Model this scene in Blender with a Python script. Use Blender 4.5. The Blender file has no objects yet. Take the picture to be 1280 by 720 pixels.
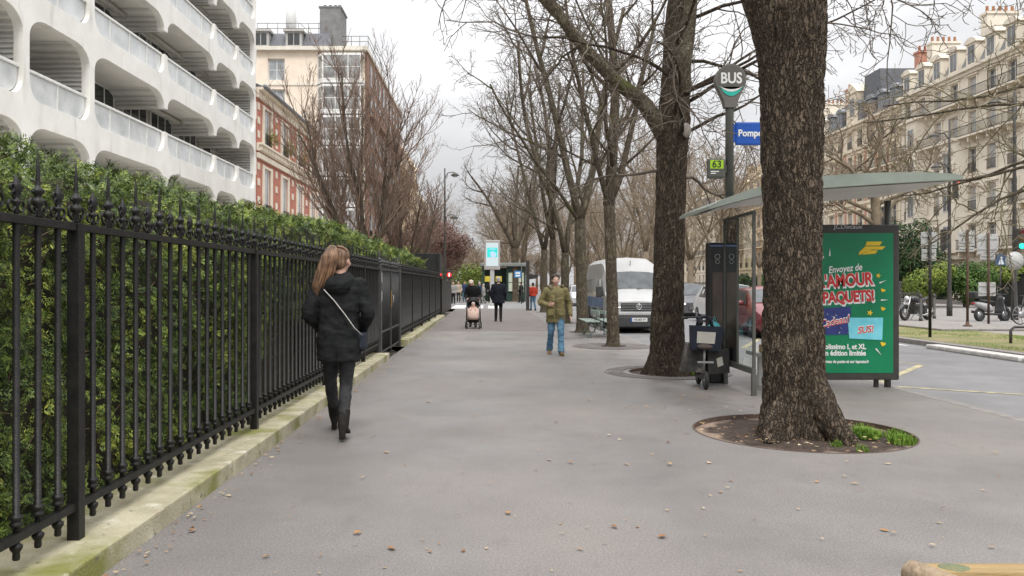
import bpy, bmesh, math, random
from mathutils import Vector, Matrix, noise, kdtree, geometry
R = math.radians
PI = math.pi
V = Vector
random.seed(11)
SC = bpy.context.scene
COL = SC.collection
CAM_H = 1.45
FPX = 995.0


def at(px, py, Y):
    """surveyed point: photo pixel at street distance Y -> metres"""
    return V(((px - 612) / FPX * Y, Y, CAM_H - (py - 355) / FPX * Y))


class MB:
    def __init__(self):
        self.v = []; self.f = []; self.m = []; self.s = []

    def add(self, vs, fs, mi=0, smooth=False):
        o = len(self.v)
        self.v.extend([tuple(p) for p in vs])
        for q in fs:
            self.f.append(tuple(i + o for i in q)); self.m.append(mi); self.s.append(smooth)
        return self

    def box(self, x0, y0, z0, x1, y1, z1, mi=0, M=None):
        vs = [V((x, y, z)) for z in (z0, z1) for y in (y0, y1) for x in (x0, x1)]
        if M is not None: vs = [M @ p for p in vs]
        return self.add(vs, [(0, 2, 3, 1), (4, 5, 7, 6), (0, 1, 5, 4), (2, 6, 7, 3), (0, 4, 6, 2), (1, 3, 7, 5)], mi)

    def bbox(self, x0, y0, z0, x1, y1, z1, b=.02, mi=0, M=None, smooth=False, seg=2):
        """box with rounded edges"""
        bm = bmesh.new()
        bmesh.ops.create_cube(bm, size=1)
        for p in bm.verts:
            p.co = V(((x0 + x1) / 2 + p.co.x * (x1 - x0), (y0 + y1) / 2 + p.co.y * (y1 - y0), (z0 + z1) / 2 + p.co.z * (z1 - z0)))
        bmesh.ops.bevel(bm, geom=bm.edges[:], offset=b, segments=seg, profile=.6, affect='EDGES')
        bm.verts.index_update()
        vs = [p.co.copy() for p in bm.verts]
        if M is not None: vs = [M @ p for p in vs]
        self.add(vs, [[q.index for q in f.verts] for f in bm.faces], mi, smooth)
        bm.free()
        return self

    def tube(self, pts, rad, n=8, mi=0, smooth=True, caps=True, flat=None):
        pts = [V(p) for p in pts]
        k = len(pts)
        if not hasattr(rad, '__len__'): rad = [rad] * k
        tan = []
        for i in range(k):
            t = pts[min(i + 1, k - 1)] - pts[max(i - 1, 0)]
            tan.append(t.normalized() if t.length > 1e-9 else V((0, 0, 1)))
        a = V((1, 0, 0)) if abs(tan[0].x) < .8 else V((0, 1, 0))
        nrm = tan[0].cross(a).normalized()
        vs = []
        for i in range(k):
            nrm = nrm - tan[i] * nrm.dot(tan[i])
            if nrm.length < 1e-6: nrm = tan[i].orthogonal()
            nrm.normalize()
            b = tan[i].cross(nrm)
            r = rad[i]
            ra, rb = (r, r) if not isinstance(r, tuple) else r
            for j in range(n):
                w = 2 * PI * j / n
                vs.append(pts[i] + nrm * (ra * math.cos(w)) + b * (rb * math.sin(w)))
        fs = []
        for i in range(k - 1):
            for j in range(n):
                fs.append((i * n + j, i * n + (j + 1) % n, (i + 1) * n + (j + 1) % n, (i + 1) * n + j))
        if caps:
            fs.append(tuple(range(n - 1, -1, -1))); fs.append(tuple((k - 1) * n + j for j in range(n)))
        return self.add(vs, fs, mi, smooth)

    def cyl(self, p0, p1, r, n=12, mi=0, smooth=True, r2=None):
        return self.tube([p0, p1], [r, r if r2 is None else r2], n, mi, smooth)

    def rings(self, rings, mi=0, smooth=True, caps=True, closed=True):
        n = len(rings[0]); vs = [p for r in rings for p in r]; fs = []
        for i in range(len(rings) - 1):
            for j in range(n if closed else n - 1):
                fs.append((i * n + j, i * n + (j + 1) % n, (i + 1) * n + (j + 1) % n, (i + 1) * n + j))
        if caps and closed:
            fs.append(tuple(range(n - 1, -1, -1))); fs.append(tuple((len(rings) - 1) * n + j for j in range(n)))
        return self.add(vs, fs, mi, smooth)

    def lathe(self, prof, n=16, M=None, mi=0, smooth=True):
        """profile (r,z) round local z"""
        rg = []
        for r, z in prof:
            ring = [V((max(r, 1e-4) * math.cos(2 * PI * j / n), max(r, 1e-4) * math.sin(2 * PI * j / n), z)) for j in range(n)]
            if M is not None: ring = [M @ p for p in ring]
            rg.append(ring)
        return self.rings(rg, mi, smooth)

    def ell(self, c, r, nu=14, nv=9, mi=0, M=None):
        c = V(c); rg = []
        for i in range(nv + 1):
            t = PI * i / nv; s = max(math.sin(t), 1e-3)
            ring = []
            for j in range(nu):
                w = 2 * PI * j / nu
                p = V((r[0] * s * math.cos(w), r[1] * s * math.sin(w), -r[2] * math.cos(t)))
                if M is not None: p = M @ p
                ring.append(c + p)
            rg.append(ring)
        return self.rings(rg, mi, True)

    def torus(self, c, RR, r, axis='x', n=24, m=8, mi=0):
        c = V(c); rg = []
        for i in range(n + 1):
            w = 2 * PI * i / n; ring = []
            for j in range(m):
                u = 2 * PI * j / m; q = RR + r * math.cos(u); h = r * math.sin(u)
                a, b = q * math.cos(w), q * math.sin(w)
                p = V((h, a, b)) if axis == 'x' else (V((a, h, b)) if axis == 'y' else V((a, b, h)))
                ring.append(c + p)
            rg.append(ring)
        return self.rings(rg, mi, True, caps=False)

    def prism(self, poly, ax, d0, d1, mi=0, M=None, smooth=False):
        """outline extruded along axis ax: 'x' poly=(y,z), 'y' poly=(x,z), 'z' poly=(x,y)"""
        def P(a, b, d):
            p = V((d, a, b)) if ax == 'x' else (V((a, d, b)) if ax == 'y' else V((a, b, d)))
            return M @ p if M is not None else p
        n = len(poly)
        vs = [P(a, b, d0) for a, b in poly] + [P(a, b, d1) for a, b in poly]
        o = len(self.v)
        self.add(vs, [tuple(range(n - 1, -1, -1)), tuple(range(n, 2 * n))], mi, False)
        self.v = self.v[:o]
        self.f = self.f[:-2]; self.m = self.m[:-2]; self.s = self.s[:-2]
        self.add(vs, [tuple(range(n - 1, -1, -1)), tuple(range(n, 2 * n))] + [(i, (i + 1) % n, n + (i + 1) % n, n + i) for i in range(n)], mi, smooth)
        return self

    def quad(self, a, b, c, d, mi=0):
        return self.add([a, b, c, d], [(0, 1, 2, 3)], mi)

    def build(self, name, mats, parent=None, fix=True):
        me = bpy.data.meshes.new(name)
        me.from_pydata(self.v, [], self.f)
        if not isinstance(mats, (list, tuple)): mats = [mats]
        for x in mats: me.materials.append(x)
        me.polygons.foreach_set('material_index', self.m)
        me.polygons.foreach_set('use_smooth', self.s)
        if fix and len(self.f) < 60000:
            bm = bmesh.new(); bm.from_mesh(me)
            bmesh.ops.recalc_face_normals(bm, faces=bm.faces[:])
            bm.to_mesh(me); bm.free()
        me.update()
        o = bpy.data.objects.new(name, me)
        COL.objects.link(o)
        if parent is not None: o.parent = parent
        return o


def tag(o, label=None, cat=None, group=None, kind=None):
    if label: o['label'] = label
    if cat: o['category'] = cat
    if group: o['group'] = group
    if kind: o['kind'] = kind
    return o


def thing(name, label, cat, loc=(0, 0, 0), rz=0, group=None):
    o = bpy.data.objects.new(name, None)
    o.empty_display_size = .2
    COL.objects.link(o)
    o.location = loc; o.rotation_euler = (0, 0, rz)
    return tag(o, label, cat, group)


KIDS = {}
def kids(o):
    return [c for c in bpy.data.objects if c.parent == o]


def copy_tree(o, loc=None, rz=None, label=None, scale=None, parent=None, src=None):
    c = o.copy(); COL.objects.link(c)
    if parent is not None: c.parent = parent
    if loc is not None: c.location = loc
    if rz is not None: c.rotation_euler = (0, 0, rz)
    if scale is not None: c.scale = scale if hasattr(scale, '__len__') else (scale,) * 3
    if label: c['label'] = label
    for ch in kids(o): copy_tree(ch, parent=c)
    return c


def link_copy(o, parent, loc=None, rot=None, scale=None):
    c = o.copy(); COL.objects.link(c); c.parent = parent
    if loc is not None: c.location = loc
    if rot is not None: c.rotation_euler = rot
    if scale is not None: c.scale = scale
    return c


# ---------------------------------------------------------------- materials
MATS = {}
def mat(name, c, c2=None, scale=6., rough=.75, bump=0., bscale=40., metal=0., stretch=(1, 1, 1), spec=.4, lo=.35, hi=.65, detail=5, dist=.02):
    if name in MATS: return MATS[name]
    m = bpy.data.materials.new(name); m.use_nodes = True
    nt = m.node_tree; N = nt.nodes; L = nt.links
    p = N['Principled BSDF']
    p.inputs['Roughness'].default_value = rough
    p.inputs['Metallic'].default_value = metal
    p.inputs['Specular IOR Level'].default_value = spec
    tc = N.new('ShaderNodeTexCoord'); mp = N.new('ShaderNodeMapping')
    mp.inputs['Scale'].default_value = stretch
    L.new(tc.outputs['Object'], mp.inputs['Vector'])
    if c2 is None: c2 = tuple(x * .78 for x in c)
    nz = N.new('ShaderNodeTexNoise'); nz.inputs['Scale'].default_value = scale; nz.inputs['Detail'].default_value = detail
    nz.inputs['Roughness'].default_value = .6
    L.new(mp.outputs[0], nz.inputs['Vector'])
    cr = N.new('ShaderNodeValToRGB')
    cr.color_ramp.elements[0].position = lo; cr.color_ramp.elements[0].color = (*c2, 1)
    cr.color_ramp.elements[1].position = hi; cr.color_ramp.elements[1].color = (*c, 1)
    L.new(nz.outputs['Fac'], cr.inputs[0]); L.new(cr.outputs[0], p.inputs['Base Color'])
    if bump:
        b = N.new('ShaderNodeTexNoise'); b.inputs['Scale'].default_value = bscale; b.inputs['Detail'].default_value = 4
        L.new(mp.outputs[0], b.inputs['Vector'])
        bp = N.new('ShaderNodeBump'); bp.inputs['Strength'].default_value = bump; bp.inputs['Distance'].default_value = dist
        L.new(b.outputs['Fac'], bp.inputs['Height']); L.new(bp.outputs[0], p.inputs['Normal'])
    MATS[name] = m
    return m


def nodes_of(m):
    return m.node_tree.nodes, m.node_tree.links, m.node_tree.nodes['Principled BSDF']


def add_layer(m, c, scale, lo, hi, stretch=(1, 1, 1), detail=4, kind='noise', coord='Object'):
    """a second procedural colour patch over the base colour"""
    N, L, p = nodes_of(m)
    src = p.inputs['Base Color'].links[0].from_socket
    tc = N.new('ShaderNodeTexCoord'); mp = N.new('ShaderNodeMapping'); mp.inputs['Scale'].default_value = stretch
    L.new(tc.outputs[coord], mp.inputs['Vector'])
    nz = N.new('ShaderNodeTexNoise'); nz.inputs['Scale'].default_value = scale; nz.inputs['Detail'].default_value = detail
    L.new(mp.outputs[0], nz.inputs['Vector'])
    r = N.new('ShaderNodeMapRange'); r.inputs['From Min'].default_value = lo; r.inputs['From Max'].default_value = hi
    L.new(nz.outputs['Fac'], r.inputs['Value'])
    mx = N.new('ShaderNodeMix'); mx.data_type = 'RGBA'
    L.new(r.outputs[0], mx.inputs['Factor']); L.new(src, mx.inputs['A']); mx.inputs['B'].default_value = (*c, 1)
    L.new(mx.outputs['Result'], p.inputs['Base Color'])
    return m


def island_mat(name, cols, rough=.7, nscale=1.2, trans=.0):
    """leaves: colour differs per leaf and per clump"""
    m = bpy.data.materials.new(name); m.use_nodes = True
    N, L, p = nodes_of(m)
    p.inputs['Roughness'].default_value = rough; p.inputs['Specular IOR Level'].default_value = .25
    g = N.new('ShaderNodeNewGeometry'); tc = N.new('ShaderNodeTexCoord')
    nz = N.new('ShaderNodeTexNoise'); nz.inputs['Scale'].default_value = nscale; nz.inputs['Detail'].default_value = 3
    L.new(tc.outputs['Object'], nz.inputs['Vector'])
    a = N.new('ShaderNodeMath'); a.operation = 'MULTIPLY_ADD'; a.inputs[1].default_value = .6
    L.new(g.outputs['Random Per Island'], a.inputs[0])
    b = N.new('ShaderNodeMath'); b.operation = 'MULTIPLY_ADD'; b.inputs[1].default_value = 1.6; b.inputs[2].default_value = -.6
    L.new(nz.outputs['Fac'], b.inputs[0]); L.new(b.outputs[0], a.inputs[2])
    cr = N.new('ShaderNodeValToRGB')
    el = cr.color_ramp.elements
    for i, c in enumerate(cols):
        pos = i / (len(cols) - 1)
        e = el[0] if i == 0 else (el[len(el) - 1] if i == len(cols) - 1 else el.new(pos))
        e.position = pos; e.color = (*c, 1)
    L.new(a.outputs[0], cr.inputs[0]); L.new(cr.outputs[0], p.inputs['Base Color'])
    MATS[name] = m
    return m


def emis(name, c, s, rough=.3):
    m = mat(name, c, c, rough=rough)
    N, L, p = nodes_of(m)
    p.inputs['Emission Color'].default_value = (*c, 1); p.inputs['Emission Strength'].default_value = s
    return m


def glass_mat(name, tint=(.9, .95, .93), rough=.03, alpha=.2):
    """thin clear glazing: mostly see-through with a sky reflection"""
    m = bpy.data.materials.new(name); m.use_nodes = True
    N = m.node_tree.nodes; L = m.node_tree.links
    for n in list(N): N.remove(n)
    out = N.new('ShaderNodeOutputMaterial'); mx = N.new('ShaderNodeMixShader')
    tr = N.new('ShaderNodeBsdfTransparent'); tr.inputs[0].default_value = (*tint, 1)
    gl = N.new('ShaderNodeBsdfGlossy'); gl.inputs['Roughness'].default_value = rough; gl.inputs[0].default_value = (.9, .95, .95, 1)
    fr = N.new('ShaderNodeFresnel'); fr.inputs[0].default_value = 1.5
    ad = N.new('ShaderNodeMath'); ad.operation = 'ADD'; ad.inputs[1].default_value = alpha; ad.use_clamp = True
    L.new(fr.outputs[0], ad.inputs[0]); L.new(ad.outputs[0], mx.inputs[0])
    L.new(tr.outputs[0], mx.inputs[1]); L.new(gl.outputs[0], mx.inputs[2]); L.new(mx.outputs[0], out.inputs[0])
    MATS[name] = m
    return m


def text_mesh(name, body, size, m, parent, M, depth=.002, align='CENTER', shear=0, xs=1., bold=0., spacing=1.):
    cu = bpy.data.curves.new(name, 'FONT'); cu.body = body; cu.size = size; cu.extrude = depth
    cu.align_x = align; cu.align_y = 'CENTER'; cu.shear = shear; cu.offset = bold; cu.space_character = spacing
    cu.resolution_u = 4
    tmp = bpy.data.objects.new('tmp', cu); COL.objects.link(tmp)
    dg = bpy.context.evaluated_depsgraph_get(); dg.update()
    me = bpy.data.meshes.new_from_object(tmp.evaluated_get(dg))
    bpy.data.objects.remove(tmp); bpy.data.curves.remove(cu)
    me.name = name
    me.transform(Matrix.Diagonal((xs, 1, 1, 1)))
    me.transform(M)
    me.materials.clear(); me.materials.append(m)
    o = bpy.data.objects.new(name, me); COL.objects.link(o); o.parent = parent
    return o


def face_cam(x, y, z):
    """lettering lying in a plane that faces -Y"""
    return Matrix.Translation((x, y, z)) @ Matrix.Rotation(PI / 2, 4, 'X')


# palette
black_iron = mat('black_iron', (.008, .008, .0085), (.018, .017, .015), 14, .45, .15, 90, spec=.32)
grey_metal = mat('grey_metal', (.09, .085, .075), (.12, .11, .1), 10, .45, spec=.5)
dark_metal = mat('dark_metal', (.035, .034, .032), (.06, .055, .05), 10, .5)
galv = mat('galvanised', (.42, .42, .41), (.32, .32, .31), 7, .5, spec=.5)
rust_post = mat('rusty_post', (.06, .035, .022), (.1, .06, .04), 9, .8)
white_paint = mat('white_paint', (.75, .75, .73), (.66, .66, .64), 6, .4)
rubber = mat('rubber', (.02, .02, .02), (.03, .03, .03), 12, .85)
chrome = mat('chrome', (.6, .6, .6), (.5, .5, .5), 5, .25, metal=.9)
dark_glass = mat('dark_glass', (.03, .034, .036), (.05, .055, .055), 1.5, .08, spec=.7)
# ---------------------------------------------------------------- camera, sky, sun
cam = bpy.data.cameras.new('camera'); camo = bpy.data.objects.new('camera', cam); COL.objects.link(camo)
camo.location = (0, 0, CAM_H); camo.rotation_euler = (PI / 2, 0, 0)
cam.sensor_width = 36; cam.lens = 36 * FPX / 1280
cam.shift_x = 28 / 1280; cam.shift_y = -5 / 1280
cam.clip_start = .05; cam.clip_end = 6000
SC.camera = camo
SC.cycles.max_bounces = 14; SC.cycles.diffuse_bounces = 7; SC.cycles.transparent_max_bounces = 12
SC.view_settings.view_transform = 'Standard'; SC.view_settings.look = 'None'
SC.view_settings.exposure = 0.0; SC.view_settings.gamma = 1
SUN_EL, SUN_ROT = R(55), R(165)
w = bpy.data.worlds.new('World'); SC.world = w; w.use_nodes = True
N = w.node_tree.nodes; L = w.node_tree.links
bg = N['Background']; bg.inputs[1].default_value = .12
sky = N.new('ShaderNodeTexSky'); sky.sky_type = 'NISHITA'; sky.sun_disc = False
sky.sun_elevation = SUN_EL; sky.sun_rotation = SUN_ROT; sky.dust_density = 6; sky.air_density = 1.2
hs = N.new('ShaderNodeHueSaturation'); hs.inputs['Saturation'].default_value = .12
L.new(sky.outputs[0], hs.inputs['Color'])
tc = N.new('ShaderNodeTexCoord'); sp = N.new('ShaderNodeSeparateXYZ'); L.new(tc.outputs['Generated'], sp.inputs[0])
mr = N.new('ShaderNodeMapRange'); mr.inputs['From Min'].default_value = 0; mr.inputs['From Max'].default_value = 1
mr.inputs['To Min'].default_value = 6.1; mr.inputs['To Max'].default_value = 31.
pw = N.new('ShaderNodeMath'); pw.operation = 'POWER'; pw.inputs[1].default_value = 1.5; pw.use_clamp = True
mxz = N.new('ShaderNodeMath'); mxz.operation = 'MAXIMUM'; mxz.inputs[1].default_value = 0
L.new(sp.outputs[2], mxz.inputs[0]); L.new(mxz.outputs[0], pw.inputs[0]); L.new(pw.outputs[0], mr.inputs['Value'])
nz = N.new('ShaderNodeTexNoise'); nz.inputs['Scale'].default_value = 2.6; nz.inputs['Detail'].default_value = 5; nz.inputs['Roughness'].default_value = .55
mp = N.new('ShaderNodeMapping'); mp.inputs['Scale'].default_value = (1, 1, 2.6)
L.new(tc.outputs['Generated'], mp.inputs[0]); L.new(mp.outputs[0], nz.inputs['Vector'])
cr = N.new('ShaderNodeMapRange'); cr.inputs['From Min'].default_value = .34; cr.inputs['From Max'].default_value = .66
cr.inputs['To Min'].default_value = .82; cr.inputs['To Max'].default_value = 1.13
L.new(nz.outputs['Fac'], cr.inputs['Value'])
mu = N.new('ShaderNodeMath'); mu.operation = 'MULTIPLY'; L.new(mr.outputs[0], mu.inputs[0]); L.new(cr.outputs[0], mu.inputs[1])
cc = N.new('ShaderNodeCombineColor')
for i, k in enumerate((.985, .99, 1.015)):
    q = N.new('ShaderNodeMath'); q.operation = 'MULTIPLY'; q.inputs[1].default_value = k
    L.new(mu.outputs[0], q.inputs[0]); L.new(q.outputs[0], cc.inputs[i])
mx = N.new('ShaderNodeMix'); mx.data_type = 'RGBA'; mx.inputs['Factor'].default_value = .85
L.new(hs.outputs[0], mx.inputs['A']); L.new(cc.outputs[0], mx.inputs['B']); L.new(mx.outputs['Result'], bg.inputs[0])
sl = bpy.data.lights.new('sun', 'SUN'); sl.energy = 1.9; sl.angle = R(15); sl.color = (1, .965, .91)
so = bpy.data.objects.new('sun', sl); COL.objects.link(so)
so.rotation_euler = (PI / 2 - SUN_EL, 0, R(180) - SUN_ROT)

# ---------------------------------------------------------------- ground
asph = mat('pavement_asphalt', (.188, .174, .164), (.138, .128, .121), 1.1, .82, .35, 260, detail=10, lo=.3, hi=.72, dist=.004)
add_layer(asph, (.198, .176, .158), .32, .48, .7)
add_layer(asph, (.115, .106, .1), .75, .58, .8, detail=8)
add_layer(asph, (.14, .128, .12), 5, .6, .78, stretch=(1, .35, 1), detail=9)
add_layer(asph, (.36, .34, .32), 210, .58, .72, detail=2)
add_layer(asph, (.07, .065, .06), 170, .6, .74, detail=2)
# aggregate grain, gum spots and a patchy damp sheen
N, L, p = nodes_of(asph)
tca = N.new('ShaderNodeTexCoord'); ga = N.new('ShaderNodeTexNoise'); ga.inputs['Scale'].default_value = 75; ga.inputs['Detail'].default_value = 6; ga.inputs['Roughness'].default_value = .8
L.new(tca.outputs['Object'], ga.inputs['Vector'])
gr = N.new('ShaderNodeMapRange'); gr.inputs['From Min'].default_value = .3; gr.inputs['From Max'].default_value = .7; gr.inputs['To Min'].default_value = .5; gr.inputs['To Max'].default_value = 1.5
L.new(ga.outputs['Fac'], gr.inputs['Value'])
gs = N.new('ShaderNodeVectorMath'); gs.operation = 'SCALE'; L.new(p.inputs['Base Color'].links[0].from_socket, gs.inputs[0]); L.new(gr.outputs[0], gs.inputs['Scale'])
vg = N.new('ShaderNodeTexVoronoi'); vg.inputs['Scale'].default_value = 2.1; L.new(tca.outputs['Object'], vg.inputs['Vector'])
rg_ = N.new('ShaderNodeMapRange'); rg_.inputs['From Min'].default_value = .03; rg_.inputs['From Max'].default_value = .042; rg_.inputs['To Min'].default_value = .6; rg_.inputs['To Max'].default_value = 0
L.new(vg.outputs['Distance'], rg_.inputs['Value'])
mg = N.new('ShaderNodeMix'); mg.data_type = 'RGBA'; mg.inputs['B'].default_value = (.1, .092, .086, 1)
L.new(rg_.outputs[0], mg.inputs['Factor']); L.new(gs.outputs[0], mg.inputs['A']); L.new(mg.outputs['Result'], p.inputs['Base Color'])
nr = N.new('ShaderNodeTexNoise'); nr.inputs['Scale'].default_value = .6; nr.inputs['Detail'].default_value = 6; L.new(tca.outputs['Object'], nr.inputs['Vector'])
rr_ = N.new('ShaderNodeMapRange'); rr_.inputs['From Min'].default_value = .35; rr_.inputs['From Max'].default_value = .65; rr_.inputs['To Min'].default_value = .36; rr_.inputs['To Max'].default_value = .85
L.new(nr.outputs['Fac'], rr_.inputs['Value']); L.new(rr_.outputs[0], p.inputs['Roughness'])
road_m = mat('road_asphalt', (.2, .195, .195), (.15, .147, .148), 1.3, .85, .3, 200, detail=10)
add_layer(road_m, (.34, .33, .32), 300, .63, .75, detail=1)
kerb_m = mat('kerb_granite', (.25, .23, .21), (.17, .155, .145), 7, .8, .2, 80)
soil = mat('soil', (.095, .068, .05), (.04, .028, .02), 9, .95, .9, 60, detail=8)
add_layer(soil, (.2, .15, .105), 60, .6, .72)
earth_dry = mat('dry_earth', (.3, .22, .165), (.2, .145, .105), 12, .95, .5, 80, detail=8)
far_ground = mat('far_ground', (.16, .14, .11), (.1, .09, .07), .05, .95)
line_y = mat('yellow_road_paint', (.43, .37, .21), (.24, .22, .16), 6, .8, detail=9, lo=.42, hi=.6)
line_w = mat('white_road_paint', (.62, .6, .57), (.44, .43, .41), 7, .8, detail=8)

g = MB(); g.quad((-3000, -3000, -.16), (3000, -3000, -.16), (3000, 3000, -.16), (-3000, 3000, -.16))
tag(g.build('ground', far_ground), kind='structure')
g = MB(); g.quad((3.4, -12, -.12), (11.1, -12, -.12), (11.1, 420, -.12), (3.4, 420, -.12))
tag(g.build('road', road_m), kind='structure')

PITS = [(3.06, 7.83, 1.03), (2.92, 13.0, .62), (2.87, 18.5, .3), (2.8, 24.0, .42), (2.8, 29.6, .42), (2.8, 35.2, .42), (2.8, 40.9, .42)]
PITS[1] = (3.02, 13.12, .72)


def sheet(name, outline, holes, z, m, depth=0):
    pts = [V(p) for p in outline]; edges = [(i, (i + 1) % len(pts)) for i in range(len(pts))]
    for (hx, hy, hr) in holes:
        o = len(pts); n = 48
        for k in range(n): pts.append(V((hx + hr * math.cos(2 * PI * k / n), hy + hr * math.sin(2 * PI * k / n))))
        edges += [(o + k, o + (k + 1) % n) for k in range(n)]
    vs, es, fs, *_ = geometry.delaunay_2d_cdt(pts, edges, [], 1, 1e-5)
    keep = []
    for f in fs:
        c = sum((vs[i] for i in f), V((0, 0))) / len(f)
        if any((c.x - a) ** 2 + (c.y - b) ** 2 < (r * .995) ** 2 for a, b, r in holes): continue
        keep.append(f)
    b = MB(); b.add([(p.x, p.y, z) for p in vs], keep)
    for (hx, hy, hr) in holes:                                   # the edge of the opening
        n = 48
        for k in range(n):
            a0, a1 = 2 * PI * k / n, 2 * PI * (k + 1) / n
            p, q = (hx + hr * math.cos(a0), hy + hr * math.sin(a0)), (hx + hr * math.cos(a1), hy + hr * math.sin(a1))
            b.quad((p[0], p[1], z), (q[0], q[1], z), (q[0], q[1], z - .09), (p[0], p[1], z - .09))
    return b.build(name, m)


# pavement widens at the bus stop: kerb at 5.75 m until y=13.4, then back to 3.75 m for the parking lane
KE = [(5.6, -10), (5.6, 12.6), (5.2, 13.6), (4.1, 15.6), (3.62, 16.8), (3.62, 420)]
out = [(-1.96, -10)] + KE + [(-1.96, 420)]
tag(sheet('pavement', out, PITS, 0, asph), kind='structure')
b = MB()
for (x0, y0), (x1, y1) in zip(KE[:-1], KE[1:]):
    L_ = math.hypot(x1 - x0, y1 - y0); nseg = max(1, int(min(L_, 80) / 1.1)); nx, ny = (y1 - y0) / L_, -(x1 - x0) / L_
    for k in range(nseg):
        t0, t1 = k / nseg + .004 / L_, (k + 1) / nseg - .004 / L_
        a = (x0 + (x1 - x0) * t0, y0 + (y1 - y0) * t0); c = (x0 + (x1 - x0) * t1, y0 + (y1 - y0) * t1); w_ = .16
        b.prism([a, c, (c[0] + nx * w_, c[1] + ny * w_), (a[0] + nx * w_, a[1] + ny * w_)], 'z', -.15, .002)
tag(b.build('kerb', kerb_m), kind='structure')
# a seam and a darker relaid strip across the pavement
relaid = mat('relaid_asphalt', (.185, .162, .15), (.14, .124, .115), 2, .85, .3, 240, detail=9)
b = MB(); b.quad((-1.9, 24.5, .004), (2.1, 24.5, .004), (2.1, 46, .004), (-1.9, 46, .004))
tag(b.build('pavement_relaid_strip', relaid), kind='structure')
# side street crossing and its white paint
b = MB(); b.quad((-80, 46.2, .006), (3.5, 46.2, .006), (3.5, 62, .006), (-80, 62, .006))
tag(b.build('side_road', road_m), kind='structure')
b = MB()
for x in (-2.3, -1.2, -.1): b.quad((x, 46.8, .011), (x + .8, 46.8, .011), (x + .8, 54, .011), (x, 54, .011))
tag(b.build('crosswalk_road_marking', line_w), kind='structure')


def strip(b, pts, w, z):
    for (x0, y0), (x1, y1) in zip(pts[:-1], pts[1:]):
        d = math.hypot(x1 - x0, y1 - y0); nx, ny = -(y1 - y0) / d * w / 2, (x1 - x0) / d * w / 2
        b.quad((x0 + nx, y0 + ny, z), (x1 + nx, y1 + ny, z), (x1 - nx, y1 - ny, z), (x0 - nx, y0 - ny, z))


b = MB(); strip(b, [(11.2, 8.9), (8.9, 10.4), (5.98, 12.3)], .13, -.115); strip(b, [(6.02, 12.42), (8.35, 15.4)], .13, -.115)
strip(b, [(8.4, 15.5), (6.2, 19.5), (8.3, 24)], .13, -.1155)
tag(b.build('yellow_road_marking', line_y), kind='structure')
b = MB(); strip(b, [(10.6, 20.2), (10.75, 60)], .14, -.115)
tag(b.build('white_road_marking', line_w), kind='structure')

# central reservation with its kerb, worn lawn and the side carriageway beyond
b = MB(); b.quad((11.32, -10, 0), (34, -10, 0), (34, 420, 0), (11.32, 420, 0))
med = mat('reservation_ground', (.27, .25, .23), (.21, .195, .18), .9, .9, .3, 150, detail=9)
tag(b.build('reservation_path', med), kind='structure')
b = MB()
for k in range(70):
    b.bbox(11.02, 4 + k * 1.2, -.15, 11.32, 5.19 + k * 1.2, .004, .012)
tag(b.build('reservation_kerb', kerb_m), kind='structure')
lawn_m = mat('worn_lawn', (.12, .15, .04), (.27, .21, .12), .9, .95, .8, 80, detail=8)
b = MB(); b.quad((11.33, 4, .006), (15.2, 4, .006), (14.6, 60, .006), (11.33, 60, .006))
tag(b.build('lawn', lawn_m), kind='structure')
b = MB()
for i, (y0, y1) in enumerate(((13.2, 15.9), (16.0, 19.4))):
    b.bbox(10.62, y0, -.118, 10.98, y1, -.02, .03, smooth=False)
tag(b.build('white_separator_kerb', mat('whitewashed_stone', (.6, .58, .55), (.42, .4, .37), 8, .85, .3, 50)), kind='structure')
b = MB(); b.bbox(13.9, 24.5, 0, 17.6, 27.8, .07, .02)
tag(b.build('paved_island', kerb_m), kind='structure')
side_m = mat('side_road_asphalt', (.25, .235, .225), (.2, .19, .18), 1.1, .85, .3, 150, detail=8)
b = MB(); b.quad((18.2, -10, .004), (32, -10, .004), (32, 420, .004), (18.2, 420, .004))
tag(b.build('service_road', side_m), kind='structure')
b = MB(); b.quad((-60, -10, .03), (-2.46, -10, .03), (-2.46, 46, .03), (-60, 46, .03))
tag(b.build('garden_bounce_ground', mat('pale_bounce_ground', (.55, .52, .46), (.44, .41, .36), 30, .95, .4, 90)), kind='structure')  # unseen garden ground, made pale to bounce light up into the balcony soffits
b = MB(); b.quad((-80, 62.2, .02), (-1.97, 62.2, .02), (-1.97, 420, .02), (-80, 420, .02))
tag(b.build('far_pavement', asph), kind='structure')
b = MB(); b.quad((34.01, -10, .02), (80, -10, .02), (80, 420, .02), (34.01, 420, .02))
tag(b.build('front_garden_ground', soil), kind='structure')


# ---------------------------------------------------------------- tree pit, grates, fallen leaves, grass
def disc(name, cx, cy, r, m, zf, n=64, rings=14, kind='structure'):
    b = MB(); rg = []
    for i in range(rings + 1):
        q = r * i / rings
        rg.append([V((cx + q * math.cos(2 * PI * k / n), cy + q * math.sin(2 * PI * k / n),
                      zf(cx + q * math.cos(2 * PI * k / n), cy + q * math.sin(2 * PI * k / n), i / rings))) for k in range(n)])
    b.rings(rg, 0, True, caps=False)
    return tag(b.build(name, m), kind=kind)


pit_m = mat('tree_pit_earth', (.075, .052, .04), (.035, .024, .018), 7, .95, 1., 45, detail=9, dist=.03)
add_layer(pit_m, (.25, .19, .14), 55, .62, .7)
N_, L_, p_ = nodes_of(pit_m)
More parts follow.
